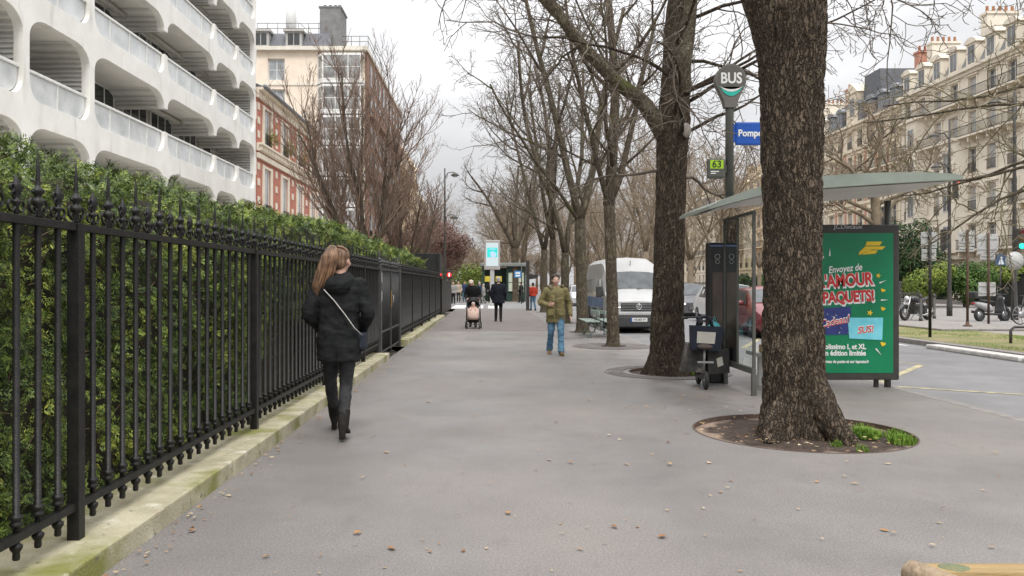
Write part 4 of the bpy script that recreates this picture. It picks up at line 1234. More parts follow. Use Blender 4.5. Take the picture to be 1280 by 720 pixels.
t2 = tree_obj('thick tree by the parked scooter with one long mossy limb reaching out over the pavement', 'street_tree', (2.92, 13.05, 0), tr, cr, bark_dark, twig_m, GROW)
mossy.build('limb', bark_moss, t2, fix=False)
b = MB(); b.ell((0, 0, 0), (.105, .03, .12), 16, 8); o = b.build('cut_scar', mat('cut_wood_grey', (.3, .27, .24), (.2, .17, .15), 14, .9, .5, 40), t2); o.location = (.24, -.27, 3.92); o.rotation_euler = (0, 0, R(30))


# --- the following trees of the row
def row_tree(label, x, y, seed, r, forks, bark, zf, P=PLANE, lnf=5.5):
    rn = random.Random(seed); tr, cr = MB(), MB()
    lean = rn.uniform(-.1, .1)
    cp = [((0, 0, -.08), r * 1.2), ((0, 0, .25), r * 1.05), ((lean * .4, 0, zf * .5), r * .93), ((lean, 0, zf), r * .9)]
    bark_tube(tr, cp, 40, 70, r * .05, r * .3, seed, .35, 5)
    top = V((lean, 0, zf))
    for k, (dx, dy, rr_, l_) in enumerate(forks):
        grow(tr, cr, top - V((0, 0, .12)), V((dx, dy, 1)), l_, rr_, 0, P, rn)
    return tree_obj(label, 'street_tree', (x, y, 0), tr, cr, bark, twig_m, GROW, 0)


S1 = dict(PLANE); S1.update(n=[7, 6, 5, 3], t0=[.06, .15, .12, .1], ang=[48, 45, 45, 45], rat=[.5, .55, .52, .5])
row_tree('slender knobbly tree standing in front of the white van', 2.87, 18.5, 31, .14, [(.06, .05, .14, 6.5), (.5, .3, .085, 5.), (-.42, -.2, .07, 4.8)], bark_mid, 3.4, S1)
row_tree('forked tree behind the near end of the green bench', 2.8, 24.0, 32, .175, [(.3, .1, .12, 7), (-.26, .05, .12, 7), (-.7, -.5, .06, 5.)], bark_moss, 3.4, S1)
row_tree('bare forked tree just beyond the one at the green bench', 2.8, 29.6, 33, .16, [(.2, .2, .11, 8), (-.25, -.1, .11, 8)], bark_moss, 2.6, S1)
row_tree('bare tree of the pavement row, third one beyond the slender tree', 2.8, 35.2, 34, .17, [(.1, .2, .12, 8), (-.3, -.1, .1, 7)], bark_mid, 3.4, S1)
row_tree('bare tree of the pavement row next to the person in the red jacket', 2.8, 40.9, 35, .18, [(.15, -.2, .12, 8.5), (-.28, .1, .11, 8)], bark_moss, 3.2, S1)
row_tree('wide crowned bare tree standing alone by the blue sign and the far shelter', 2.15, 66, 36, .27, [(.4, .2, .16, 7), (-.45, -.1, .17, 7), (0, .3, .18, 7.5)], bark_mid, 4.4, S1)

# --- trees across the road and along the reservation: a few kinds, copied
FARP = dict(PLANE); FARP.update(n=[6, 6, 5, 3], rmin=.01, wob=[.06, .12, .17, .2, .22], t0=[.3, .15, .15, .1])
def far_proto(seed, h, r, zf, P, tm=bark_far, cm=twig_far):
    rn = random.Random(seed); tr, cr = MB(), MB()
    tr.tube([(0, 0, -.1), (0, 0, .3), (.03, 0, zf)], [r * 1.25, r, r * .85], 9)
    for k in range(4):
        a = k * 1.57 + rn.random(); grow(tr, cr, V((.03, 0, zf - .1)), V((math.cos(a) * .45, math.sin(a) * .45, 1)), h * rn.uniform(.5, .62), r * .55, 0, P, rn)
    return tr.build('trunk', tm, None, fix=False).data, cr.build('crown', cm, None, fix=False).data, tm


PR = [far_proto(50 + i, 12 + i, .2 + .02 * i, 2.8 + .4 * i, FARP) for i in range(4)]
for o in [o for o in COL.objects if o.parent is None and o.type == 'MESH' and o.name.split('.')[0] in ('trunk', 'crown')]:
    bpy.data.objects.remove(o)


def far_tree(label, x, y, k, rz, s, group):
    t = thing('avenue_tree', label, 'tree', (x, y, 0), rz, group); t.scale = (s, s, s)
    for nm, me in (('trunk', PR[k][0]), ('crown', PR[k][1])):
        o = bpy.data.objects.new(nm, me); COL.objects.link(o); o.parent = t
    return t


ORD = ['first', 'second', 'third', 'fourth', 'fifth', 'sixth', 'seventh', 'eighth', 'ninth', 'tenth', 'eleventh', 'twelfth', 'thirteenth', 'fourteenth', 'fifteenth', 'sixteenth']
rn = random.Random(77)
for i in range(14):
    far_tree(f'bare brown tree of the row along the central reservation, {ORD[i]} from the road bend', 13.4 + rn.uniform(-.4, .4), 47 + i * 7.2, i % 4, rn.random() * 6.28, rn.uniform(.85, 1.1), 'bare trees along the central reservation')
for i in range(12):
    far_tree(f'bare tree of the farther row before the stone houses, {ORD[i]} in line', 26.5 + rn.uniform(-.6, .6), 78 + i * 9.3, (i + 1) % 4, rn.random() * 6.28, rn.uniform(.8, 1.05), 'bare trees before the stone houses')
for i in range(8):
    far_tree(f'bare tree of the near pavement row beyond the far shelter, {ORD[i]} in line', 3.0 + rn.uniform(-.3, .3), 74 + i * 8.5, (i + 2) % 4, rn.random() * 6.28, rn.uniform(.8, 1.05), 'bare trees beyond the far shelter')
for i in range(6):
    far_tree(f'bare tree on the house side of the far pavement, {ORD[i]} beyond the street corner', -5.5 + rn.uniform(-.8, .8), 88 + i * 13, (i + 3) % 4, rn.random() * 6.28, rn.uniform(.62, .8), 'bare trees on the house side')
# big knotted tree over the shelter roof, and the one whose branches hang in at the photo's upper edge
KN = dict(PLANE); KN.update(n=[5, 6, 6, 3], wob=[.1, .24, .26, .25, .25], ang=[60, 60, 55, 50], up=[.03, .06, .06, .05, .02], rmin=.009, rr=[.6, .5, .4, .5])
rn = random.Random(91); tr, cr = MB(), MB()
bark_tube(tr, [((0, 0, -.1), .3), ((0, 0, 2), .25), ((.1, 0, 5), .23), ((.0, 0, 6.2), .2)], 16, 30, .012, .05, 2)
for (dx, dy, z) in ((-1, .2, 5), (1, -.2, 5.4), (-.6, -.5, 5.8), (.7, .5, 6), (.1, 0, 6.1), (-.2, .6, 6.1), (1, .4, 4.6), (-1, -.4, 4.4)):
    grow(tr, cr, V((0.05, 0, z)), V((dx, dy, .55)), 4.2, .11, 0, KN, rn)
tree_obj('pollarded tree with knotted grey limbs standing before the brick and stone house', 'avenue_tree', (19.3, 40, 0), tr, cr, bark_far, twig_far, None)
rn = random.Random(92); tr, cr = MB(), MB()
tr.tube([(0, 0, -.1), (0, 0, 2), (.1, 0, 5), (0, 0, 8)], [.3, .27, .24, .16], 14)
LOWD = dict(DROOP); LOWD.update(n=[5, 5, 6, 4], rmin=.0055, up=[.04, .0, -.02, -.01, .03])
for (dx, dy, dz, z, l_) in ((-1, .05, .12, 4.1, 5.2), (-1, -.4, .25, 4.5, 5.), (-1, .5, .2, 4.8, 5.6), (-1, .1, .3, 5.4, 5.4), (-.9, .8, .1, 4.4, 5), (-.6, -.9, .3, 5, 4), (.9, .3, .4, 5, 4), (.2, 1, .5, 6.2, 4), (-.95, .3, .02, 3.8, 4.6)):
    grow(tr, cr, V((0, 0, z)), V((dx, dy, dz)), l_ * .9, .05, 1, LOWD, rn)
tree_obj('bare tree at the road edge whose mossy branches hang across the cream facades', 'avenue_tree', (12.6, 15.2, 0), tr, cr, bark_moss, mat('twig_mossy', (.2, .17, .1), (.12, .1, .06), 2, .9), None)

# --- broom-shaped tree in the garden and its smaller neighbour
BRM = dict(seg=[8, 7, 6, 5, 4], wob=[.07, .1, .13, .15, .15], up=[.06, .13, .16, .14, .1], tap=[.3, .25, .3, .4, .5], n=[9, 7, 5, 3], t0=[.18, .1, .1, .1], ang=[36, 30, 30, 30], rat=[.5, .5, .52, .5],
           rr=[.42, .42, .5, .6], rmin=.006, max=3, tl=0)
def broom(label, x, y, seed, n, l_, sp, lean=0):
    rn = random.Random(seed); tr, cr = MB(), MB()
    bark_tube(tr, [((0, 0, -.1), .3), ((0, 0, .8), .26), ((0, 0, 1.6), .24)], 20, 16, .01, .06, 2)
    for k in range(n):
        a = 6.28 * k / n + rn.random() * .6; q = rn.uniform(.18, sp)
        grow(tr, cr, V((math.cos(a) * .1, math.sin(a) * .1, rn.uniform(1.0, 1.6))), V((math.cos(a) * q + lean, math.sin(a) * q, 1)), l_ * rn.uniform(.72, 1.05) * (1.06 - .28 * q), rn.uniform(.07, .11), 0, BRM, rn)
    return tree_obj(label, 'garden_tree', (x, y, 0), tr, cr, mat('broom_bark', (.1, .08, .06), (.05, .04, .03), 4, .95), twig_red, None)
broom('broom-shaped bare reddish brown tree rising behind the hedge before the beige building', -5.15, 32.5, 61, 11, 8.3, .5)
broom('smaller bare tree with upright twigs behind the far end of the hedge', -4.1, 38, 62, 8, 5.6, .7, .12)


# --- leafy shrubs
def leafy(label, name, x, y, z0, rad, n, s, cols, key, seed, cat='shrub', group=None, stem=True, nsc=1.0):
    rn = random.Random(seed); t = thing(name, label, cat, (x, y, 0), 0, group)
    b = MB(); lobes = [(V((rn.gauss(0, .42) * rad[0], rn.gauss(0, .42) * rad[1], z0 + rad[2] * rn.uniform(.5, 1.5))), rn.uniform(.35, .62)) for k in range(11)]
    for k in range(n):
        c, q = rn.choice(lobes); d = V((rn.gauss(0, 1), rn.gauss(0, 1), rn.gauss(0, 1))).normalized()
        p = c + V((d.x * rad[0] * q, d.y * rad[1] * q, d.z * rad[2] * q)) * rn.uniform(.7, 1.08)
        a = d.orthogonal().normalized(); a = Matrix.Rotation(rn.random() * 6.28, 3, d) @ a; c2 = (d.cross(a) + d * rn.uniform(-.6, .6)).normalized(); l_ = s * rn.uniform(.6, 1.3)
        b.add([p - a * l_ * .5, p + c2 * l_ * .3, p + a * l_ * .5 + d * l_ * .2, p - c2 * l_ * .3], [(0, 1, 2, 3)])
    b.build('foliage' if cat == 'shrub' else 'crown', MATS.get(key) or island_mat(key, cols, .7, nsc), t, fix=False)
    if stem:
        b = MB()
        for k in range(5):
            c, q = lobes[k]; b.tube([(rn.gauss(0, .05), rn.gauss(0, .05), -.05), (c.x * .5, c.y * .5, c.z * .6), tuple(c)], [.06 * rad[0] + .02, .04, .015], 6)
        b.build('stem' if cat == 'shrub' else 'trunk', bark_far, t)
    return t


dkg = [(.008, .02, .008), (.02, .05, .015), (.05, .09, .025)]
ylg = [(.045, .08, .018), (.12, .17, .03), (.26, .3, .055)]
mdg = [(.02, .05, .012), (.05, .1, .02), (.11, .17, .035)]
pur = [(.08, .042, .036), (.15, .085, .07), (.24, .155, .12)]
leafy('purple brown leaved plum tree at the street corner beyond the black screen', 'plum_tree', -3.9, 68, 1.8, (3.0, 3.0, 2.6), 9000, .19, pur, 'plum_leaf', 3, 'tree')
leafy('second purple brown plum tree nearer the houses beyond the corner', 'plum_tree', -6.6, 74, 2.2, (3.2, 3.2, 2.9), 7000, .2, pur, 'plum_leaf', 4, 'tree')
leafy('round yellow green shrub beyond the street corner near the crossing', 'green_shrub', -2.0, 79, .1, (2.2, 2, 1.7), 5000, .18, ylg, 'bright_leaf', 5)
leafy('dark green laurel bush behind the hedge end next to the black screen', 'laurel_bush', -4.0, 40.5, .6, (1.5, 1.5, 1.4), 4500, .12, mdg, 'mid_leaf', 6)
leafy('light green bush between the black screen and the purple plum tree', 'green_shrub', -5.2, 52, .6, (1.6, 1.6, 1.9), 3500, .15, ylg, 'bright_leaf', 7)
leafy('dark evergreen bush rising behind the edge of the advertising panel', 'evergreen_bush', 27.4, 51.5, .2, (2.2, 2.2, 2.9), 9000, .2, dkg, 'dark_leaf', 8)
leafy('fresh yellow green shrub behind the parked motorcycles', 'green_shrub', 27.2, 49, .3, (1.7, 1.6, 1.4), 5000, .17, ylg, 'bright_leaf', 9)
leafy('mid green shrub behind the lamp post and the signal boxes', 'green_shrub', 29.9, 50, .1, (1.3, 1.8, 1.5), 5000, .17, mdg, 'mid_leaf', 10)
leafy('yellow green shrub spilling over the dark garden wall beside the round sign', 'green_shrub', 34.2, 51, 1.3, (1.8, 1.6, .9), 5000, .15, ylg, 'bright_leaf', 11)
leafy('yellow green shrub over the dark garden wall at the edge of the photo', 'green_shrub', 34.4, 48.5, 1.4, (1.6, 1.6, .8), 4000, .15, ylg, 'bright_leaf', 12)
leafy('dark green shrub behind the dark garden wall and the scooter', 'green_shrub', 35.2, 54.5, 1.0, (2., 2., 1.2), 5000, .17, mdg, 'mid_leaf', 13)
for i in range(7):
    leafy(f'low garden shrub along the front gardens of the stone houses, {ORD[i]} in line', 'garden_shrub', 34.5, 62 + i * 8, .0, (1.8, 3.4, 1.3 + .3 * (i % 2)), 2600, .24, [mdg, dkg][i % 2], ['mid_leaf', 'dark_leaf'][i % 2], 20 + i, group='front garden shrubs')
# far mass of bare wood closing the avenue
rn = random.Random(4); b = MB()
for k in range(52):
    x = rn.uniform(-14, 60); y = rn.uniform(200, 250); s = rn.uniform(.9, 1.4)
    for me_i in (0, 1):
        me = PR[k % 4][me_i]
        a = rn.random() * 6.28
        M = Matrix.Translation((x, y, 0)) @ Matrix.Rotation(a, 4, 'Z') @ Matrix.Scale(s, 4)
        if me_i == 0: b.tube([M @ V((0, 0, 0)), M @ V((0, 0, 4)), M @ V((.3, 0, 8))], [.4, .3, .15], 5)
    for q in range(70):
        p = M @ V((rn.gauss(0, .3), rn.gauss(0, .3), rn.uniform(3, 7))); d = V((rn.gauss(0, .7), rn.gauss(0, .7), rn.uniform(.2, 1.3))).normalized(); l_ = rn.uniform(2, 4.5)
        b.tube([p, p + d * l_ * .5 + V((0, 0, .2)), p + d * l_], [.08, .05, .02], 3, caps=False)
        for w_ in range(3):
            p2 = p + d * l_ * rn.uniform(.3, .9); d2 = (d + V((rn.gauss(0, .6), rn.gauss(0, .6), rn.gauss(.1, .5)))).normalized(); b.tube([p2, p2 + d2 * l_ * .5], [.035, .015], 3, caps=False)
tag(tag(b.build('woods', twig_far, fix=False), 'far-off mass of bare brown trees closing the avenue'), kind='stuff')
# ================================================================ bus shelter
shel_m = mat('shelter_metal', (.075, .075, .066), (.1, .1, .09), 6, .45)
roof_gl = mat('shelter_roof', (.27, .305, .26), (.21, .24, .2), 3, .3, spec=.6)
soffit_m = mat('shelter_soffit', (.72, .7, .66), (.6, .58, .55), 1.5, .5)
glass = glass_mat('clear_glass', (.86, .91, .89), .02, .02)
BS = thing('bus_shelter', 'grey glass bus shelter with curved roof standing behind the massive tree', 'bus shelter', (3.4, 10.2, 0))
# roof: a shallow gull wing, raised to the road and turned down at the pavement side
def roof_z(u): return 2.42 + .22 * math.sin(min(1, u / .42) * PI / 2) + .1 * max(0, u - .42) / .58
rg = []; rgs = []
NU = 26
for i in range(NU + 1):
    u = i / NU; x = -.55 + 2.97 * u; z = roof_z(u); th = .04 + .11 * math.sin(PI * min(1, u * 1.0)) ** .6
    y0 = -.42 + .55 * (1 - u) ** 3; y1 = 2.0 - .25 * (1 - u) ** 3 - .5 * u ** 3
    rg.append([V((x, y0, z)), V((x, y0, z + th)), V((x, y1, z + th)), V((x, y1, z))])
b = MB(); b.rings(rg, 0, False); b.build('roof', roof_gl, BS)
b = MB()
rows = [[V((r[0].x, r[0].y + .12, r[0].z - .006)), V((r[0].x, (r[0].y + r[3].y) / 2, r[0].z - .03)), V((r[0].x, r[3].y - .12, r[0].z - .006))] for r in rg[1:-1]]
b.rings(rows, 0, True, caps=False, closed=False); b.build('ceiling_panel', soffit_m, BS)
# totem with stop map at the far end, facing the camera
b = MB(); b.bbox(-.19, 1.42, .0, .04, 1.66, 2.06, .02); to = b.build('information_totem', mat('totem_black', (.02, .02, .02), (.03, .03, .03), 5, .3), BS)
b = MB(); b.box(-.15, 1.405, .52, .0, 1.418, 1.62); b.build('dark_screen', mat('totem_panel', (.1, .075, .06), (.05, .04, .035), 3, .2), to)
b = MB(); b.torus((-.075, 1.412, 1.85), .035, .006, 'y', 20, 6); b.torus((-.075, 1.412, 1.775), .028, .005, 'y', 20, 6); b.build('emblem', mat('totem_mark', (.3, .3, .29), (.25, .25, .25), 5, .5), to)
b = MB(); b.box(-.18, 1.41, 2.0, .03, 1.418, 2.012); b.build('light_line', mat('blue_line', (.2, .3, .6), (.2, .3, .6), 5, .4), to)
# glazed back along the pavement, rails, legs
b = MB()
for y0, y1 in ((.14, .78), (.8, 1.4)): b.quad((.026, y0, .36), (.026, y1, .36), (.026, y1, 2.36), (.026, y0, 2.36))
b.build('glass_panel', glass, BS)
b = MB(); b.bbox(.0, .1, .28, .05, 1.42, .36, .008); b.bbox(.0, .1, 2.36, .05, 1.42, 2.4, .008); b.box(.012, .781, .361, .04, .799, 2.359); b.box(.01, .1, .361, .045, .138, 2.359); b.box(.01, 1.402, .361, .045, 1.418, 2.359); b.build('back_frame', shel_m, BS)
for (x, y, h) in ((.026, .12, .3), (.026, 1.36, .3)):
    b = MB(); b.bbox(x - .03, y - .03, -.01, x + .03, y + .03, h - .021, .006); b.build('leg', shel_m, BS)
for (x, y) in ((.38, -.2), (2.2, 1.0)):
    b = MB(); b.cyl((x, y, 0), (x, y, 2.62), .045, 12); b.build('column', shel_m, BS)
b = MB(); b.bbox(.3, .3, .44, .62, 1.3, .5, .015); 
for y in (.45, 1.1): b.box(.42, y, 0, .48, y + .06, .44)
b.build('bench_seat', mat('shelter_bench', (.5, .5, .48), (.42, .42, .4), 3, .35), BS)
# advertising panel
AD = thing('advertising_panel', 'dark framed advertising case with a green gift parcel poster', 'advertising panel', (0, 11.1, 0))
AX0, AX1, AZ0, AZ1 = 4.27, 5.715, .11, 2.28
b = MB(); b.bbox(AX0, 0, AZ0, AX1, .16, AZ1, .02)
b.box(AX0 + .3, .08, -.12, AX0 + .35, .13, AZ0); b.box(AX1 - .3, .08, -.12, AX1 - .25, .13, AZ0)
b.build('case', mat('case_metal', (.03, .028, .024), (.045, .042, .037), 6, .45), AD)
PX0, PX1, PZ0, PZ1 = AX0 + .1, AX1 - .09, AZ0 + .1, AZ1 - .12
post_g = mat('poster_green', (.006, .2, .085), (.004, .165, .07), 2.2, .28, .1, 3, spec=.35)
b = MB(); b.box(PX0, -.006, PZ0, PX1, -.001, PZ1); ps = b.build('poster', post_g, AD)
p_white = mat('poster_white', (.75, .75, .73), (.7, .7, .68), 4, .5)
p_red = mat('poster_red', (.55, .035, .03), (.48, .03, .025), 4, .5)
p_yel = mat('poster_yellow', (.72, .5, .02), (.65, .44, .02), 4, .5)
p_navy = mat('poster_navy', (.02, .03, .15), (.03, .045, .2), 9, .5)
p_cyan = mat('poster_cyan', (.12, .5, .6), (.2, .6, .68), 7, .5)
def px(u): return 4.27 + (u - 1001) / (1124 - 1001) * (AX1 - 4.27)
def pz(v): return 1.45 - (v - 355) / FPX * 11.1
YF = -.009
text_mesh('frame_lettering', 'JCDecaux', .085, mat('grey_lettering', (.45, .45, .44), (.4, .4, .4), 3, .6), AD, face_cam(px(1063), -.003, pz(283.5)), bold=.001, xs=1.15)
def ptext(name, s, size, m, u, v, y, **k): return text_mesh(name, s, size, m, AD if name == 'lettering' and 0 else ps, face_cam(px(u), y, pz(v)) @ Matrix.Rotation(k.pop('rot', 0), 4, 'Z'), **k)
ptext('lettering', 'Envoyez de', .135, p_white, 1059, 336, YF, shear=.25, rot=.1, xs=.76, bold=.002)
ptext('lettering_edge', "L'AMOUR", .24, p_white, 1060, 352, YF, rot=.07, xs=.74, bold=.022)
ptext('lettering', "L'AMOUR", .24, p_red, 1059.5, 351, YF - .003, rot=.07, xs=.74, bold=.008)
ptext('lettering_edge', "EN PAQUETS!", .215, p_white, 1053, 373, YF, rot=.05, xs=.74, bold=.022)
ptext('lettering', "EN PAQUETS!", .215, p_red, 1052.5, 372, YF - .003, rot=.05, xs=.74, bold=.008)
ptext('lettering', 'Colissimo L et XL', .102, p_white, 1057, 433.5, YF, bold=.003, xs=.84)
ptext('lettering', 'en édition limitée', .102, p_white, 1058, 441.5, YF, bold=.003, xs=.84)
ptext('lettering', 'dans votre bureau de poste et sur laposte.fr', .06, p_white, 1050, 452, YF, bold=.0015, xs=.82)
# yellow winged mark, two parcels, sparks and hearts
def flat(pts, m, name, y=YF, d=.003):
    b = MB(); b.prism([(px(u), pz(v)) for u, v in pts], 'y', y - d, y); return b.build(name, m, ps)
flat([(1085, 302), (1103, 302), (1100, 307), (1083, 307)], p_yel, 'emblem'); flat([(1083, 308), (1107, 308), (1103, 312), (1090, 312), (1075, 319), (1076, 315)], p_yel, 'emblem'); flat([(1088, 313), (1098, 313), (1095, 317), (1078, 318.5)], p_yel, 'emblem')
flat([(1022, 386), (1066, 383), (1066, 418), (1024, 419)], p_navy, 'parcel_picture'); flat([(1062, 397), (1104, 397), (1103, 425), (1064, 423)], p_cyan, 'parcel_picture', YF - .003)
ptext('lettering', 'Cadeau!', .15, p_white, 1046, 402, YF - .004, shear=.3, rot=.2, xs=.85, bold=.007)
ptext('lettering', 'Cadeau!', .15, p_red, 1046, 402.5, YF - .006, shear=.3, rot=.2, xs=.85, bold=.001)
ptext('lettering', 'SUS!', .13, p_white, 1083, 412, YF - .007, shear=.2, rot=.12, xs=.9, bold=.009)
ptext('lettering', 'SUS!', .13, p_red, 1083, 412.3, YF - .009, shear=.2, rot=.12, xs=.9, bold=.002)
rnp = random.Random(2)
for (u, v, l_, a) in ((1032, 318, 10, 1.9), (1041, 315, 10, 1.55), (1104, 352, 9, .4), (1106, 375, 9, 0.02), (1099, 440, 11, -.9)):
    c, s = math.cos(a), math.sin(a); w_ = .9
    flat([(u - c * l_ / 2 - s * w_, v + s * l_ / 2 - c * w_), (u + c * l_ / 2, v - s * l_ / 2), (u + s * w_ - c * l_ / 2, v + s * l_ / 2 + c * w_)], p_white, 'spark')
def heart(u, v, s, rot=0):
    pts = []
    for k in range(20):
        t = 2 * PI * k / 20; x = 16 * math.sin(t) ** 3; y = 13 * math.cos(t) - 5 * math.cos(2 * t) - 2 * math.cos(3 * t) - math.cos(4 * t)
        pts.append((u + (x * math.cos(rot) - y * math.sin(rot)) * s, v - (x * math.sin(rot) + y * math.cos(rot)) * s))
    flat(pts, p_yel, 'heart')
heart(1104, 363, .17, -.3); heart(1104, 386, .17, -.3); heart(1104, 430, .2, -.3)
def star(u, v, r):
    flat([(u + (r if k % 2 == 0 else r * .42) * math.sin(PI * k / 5 + .3), v - (r if k % 2 == 0 else r * .42) * math.cos(PI * k / 5 + .3)) for k in range(10)], p_yel, 'star')
star(1098.5, 344.5, 3.4); star(1088.5, 391, 4)
for k in range(22):
    u, v = rnp.uniform(1026, 1063), rnp.uniform(387, 417)
    if abs(v - 402) < 6: continue
    a = rnp.random() * 3; flat([(u, v), (u + 2.5 * math.cos(a), v + 2.5 * math.sin(a)), (u + 2.5 * math.cos(a) + .6, v + 2.5 * math.sin(a) + .6)], p_white, 'spark', YF - .0032, .002)

# BUS pole with its signs
BP = thing('bus_stop_sign', 'grey bus stop mast with a drop shaped BUS head above the shelter roof', 'bus stop sign', (3.24, 10.75, 0))
b = MB(); b.tube([(0, 0, 2.58), (0, 0, 3.75), (0, 0, 3.95)], [(.055, .055), (.055, .055), (.075, .05)], 16); b.build('mast', shel_m, BP)
prof = []
hd_pts = [(.0 + .205 * math.cos(a), 4.19 + .215 * math.sin(a)) for a in [-.35 + (PI + .7) * k / 26 for k in range(27)]]
hd_pts = [(.075, 3.82), (.1, 3.92), (.15, 4.03)] + hd_pts + [(-.15, 4.03), (-.1, 3.92), (-.075, 3.82)]
b = MB(); b.prism(hd_pts, 'y', -.075, .045); hdm = b.build('sign_head', mat('bus_head_grey', (.16, .15, .135), (.13, .12, .11), 5, .4), BP)
b = MB(); inn = [(.0 + .185 * math.cos(a), 4.19 + .19 * math.sin(a)) for a in [2 * PI * k / 40 for k in range(40)]]
inn = [(x, z if z > 4.06 else 4.06 - (4.06 - z) * 1.15) for x, z in inn]
b.prism(inn, 'y', -.079, -.0752); b.build('sign_face', mat('bus_face', (.12, .11, .1), (.1, .095, .085), 5, .3), hdm)
def cresc(z0, z1, s0, s1, m, y):
    xs = [-.172 + .344 * k / 20 for k in range(21)]
    up = [(x, z0 - s0 * (1 - (x / .18) ** 2)) for x in xs]; lo = [(x * .9, z1 - s1 * (1 - (x / .18) ** 2)) for x in reversed(xs)]
    b = MB(); b.prism(up + lo, 'y', y - .003, y); b.build('crescent', m, hdm)
cresc(4.1, 4.1, .07, .13, mat('teal_sign', (.03, .45, .36), (.03, .42, .34), 4, .3), -.0795)
cresc(4.115, 4.105, .055, .075, p_white, -.0805)
text_mesh('lettering', 'BUS', .2, p_white, hdm, face_cam(0, -.0795, 4.205), bold=.005, xs=.84)
b = MB(); b.bbox(.07, -.05, 3.32, .72, .0, 3.63, .02); b.box(.03, -.035, 3.36, .07, -.005, 3.6); sp2 = b.build('name_plate', mat('sign_blue', (.012, .085, .4), (.01, .075, .36), 4, .35), BP)
text_mesh('lettering', 'Pompe', .125, p_white, sp2, face_cam(.1, -.052, 3.475), bold=.004, align='LEFT', xs=.92)
b = MB(); b.bbox(-.31, -.06, 2.87, -.07, .02, 3.14, .03); b.box(-.0695, -.04, 2.95, -.05, 0, 3.05); nb_ = b.build('route_box', shel_m, BP)
b = MB(); b.box(-.278, -.064, 3.0, -.1, -.0605, 3.115); b.build('route_plate', mat('route_lime', (.36, .6, .02), (.33, .55, .02), 4, .4), nb_)
text_mesh('lettering', '63', .13, mat('sign_ink', (.02, .03, .02), (.02, .02, .02), 4, .5), nb_, face_cam(-.189, -.0645, 3.055), bold=.002)
b = MB(); b.box(-.27, -.063, 2.955, -.16, -.0605, 2.968); b.box(-.27, -.063, 2.93, -.2, -.0605, 2.942); b.build('small_print', p_white, nb_)

# things seen through the shelter glass
b = MB(); b.bbox(3.72, 10.62, .502, 4.05, 11.02, .62, .02)
o = b.build('parcel', mat('parcel_card', (.42, .3, .17), (.34, .24, .13), 5, .8)); tag(o, 'small brown cardboard parcel lying on the shelter seat', 'parcel')
b = MB(); b.bbox(3.74, 10.64, .622, 4.04, 10.98, .7, .02); tag(b.build('folded_paper_stack', mat('paper_pale', (.5, .46, .4), (.3, .24, .18), 30, .8, stretch=(1, 1, 8))), 'pale stack of folded papers on top of the brown parcel', 'paper stack')

# ================================================================ green double bench
bench_g = mat('bench_green', (.3, .36, .32), (.22, .28, .245), 5, .6)
cast_g = mat('bench_iron', (.16, .19, .175), (.1, .12, .11), 8, .6)
BE = thing('park_bench', 'pale green double sided bench with cast iron legs between two trees of the row', 'bench', (3.02, 22.2, 0))
for s in (-1, 1):
    b = MB()
    for k in range(3): b.bbox(s * .12 + s * k * .13 - .055, -.9, .42, s * .12 + s * k * .13 + .055, .9, .455, .01)
    b.build('seat', bench_g, BE)
    b = MB(); b.bbox(s * .085 - .014, -.9, .62, s * .085 + .014, .9, .72, .008); b.build('backrest', bench_g, BE)
for y in (-.7, .7):
    b = MB()
    for s in (-1, 1):
        b.tube([(s * .06, y, .36), (s * .14, y, .3), (s * .2, y, .16), (s * .3, y, .1), (s * .36, y, .05), (s * .33, y, .01), (s * .27, y, .03)], .02, 7)
        b.tube([(0, y, .2), (s * .1, y, .24), (s * .24, y, .38), (s * .4, y, .4)], .018, 7); b.tube([(s * .06, y, .4), (s * .07, y, .6), (s * .09, y, .78), (s * .07, y, .8)], .014, 7)
        b.torus((s * .31, y, .055), .045, .014, 'y', 14, 6)
    b.cyl((0, y, .2), (0, y, .42), .03, 8)
    b.build('leg', cast_g, BE)

# weathered wooden bench cut off by the lower edge of the photo
WBn = thing('wooden_bench', 'weathered mossy wooden bench cut off at the lower corner of the photo', 'bench', (1.49, 2.76, -.022))
oldw = mat('weathered_wood', (.36, .25, .11), (.2, .14, .07), 4, .85, .6, 30, stretch=(.25, 3, 3), detail=9)
add_layer(oldw, (.12, .14, .06), 3, .55, .72)
mossw = mat('mossy_wood', (.13, .16, .095), (.17, .16, .08), 14, .9, .7, 60)
b = MB(); b.bbox(.07, .02, .40, 1.9, .12, .465, .012, seg=2); b.build('back_plank', oldw, WBn)
b = MB(); b.bbox(.05, -.42, .36, 1.9, -.02, .4, .012); b.build('seat', oldw, WBn)
b = MB(); b.tube([(.02, .1, .44), (.12, -.1, .43), (.28, -.42, .40)], [(.042, .05), (.045, .052), (.045, .05)], 14, caps=True); b.build('log_arm', mat('log_wood', (.38, .29, .2), (.24, .17, .1), 7, .9, .5, 40), WBn)
for x in (.05, 1.7):
    b = MB(); b.tube([(x, .05, 0.02), (x, .05, .398)], .045, 10); b.build('leg', MATS['log_wood'], WBn)
b = MB(); b.ell((.16, .07, .457), (.07, .05, .014), 14, 6); b.build('moss_patch', mossw, WBn)

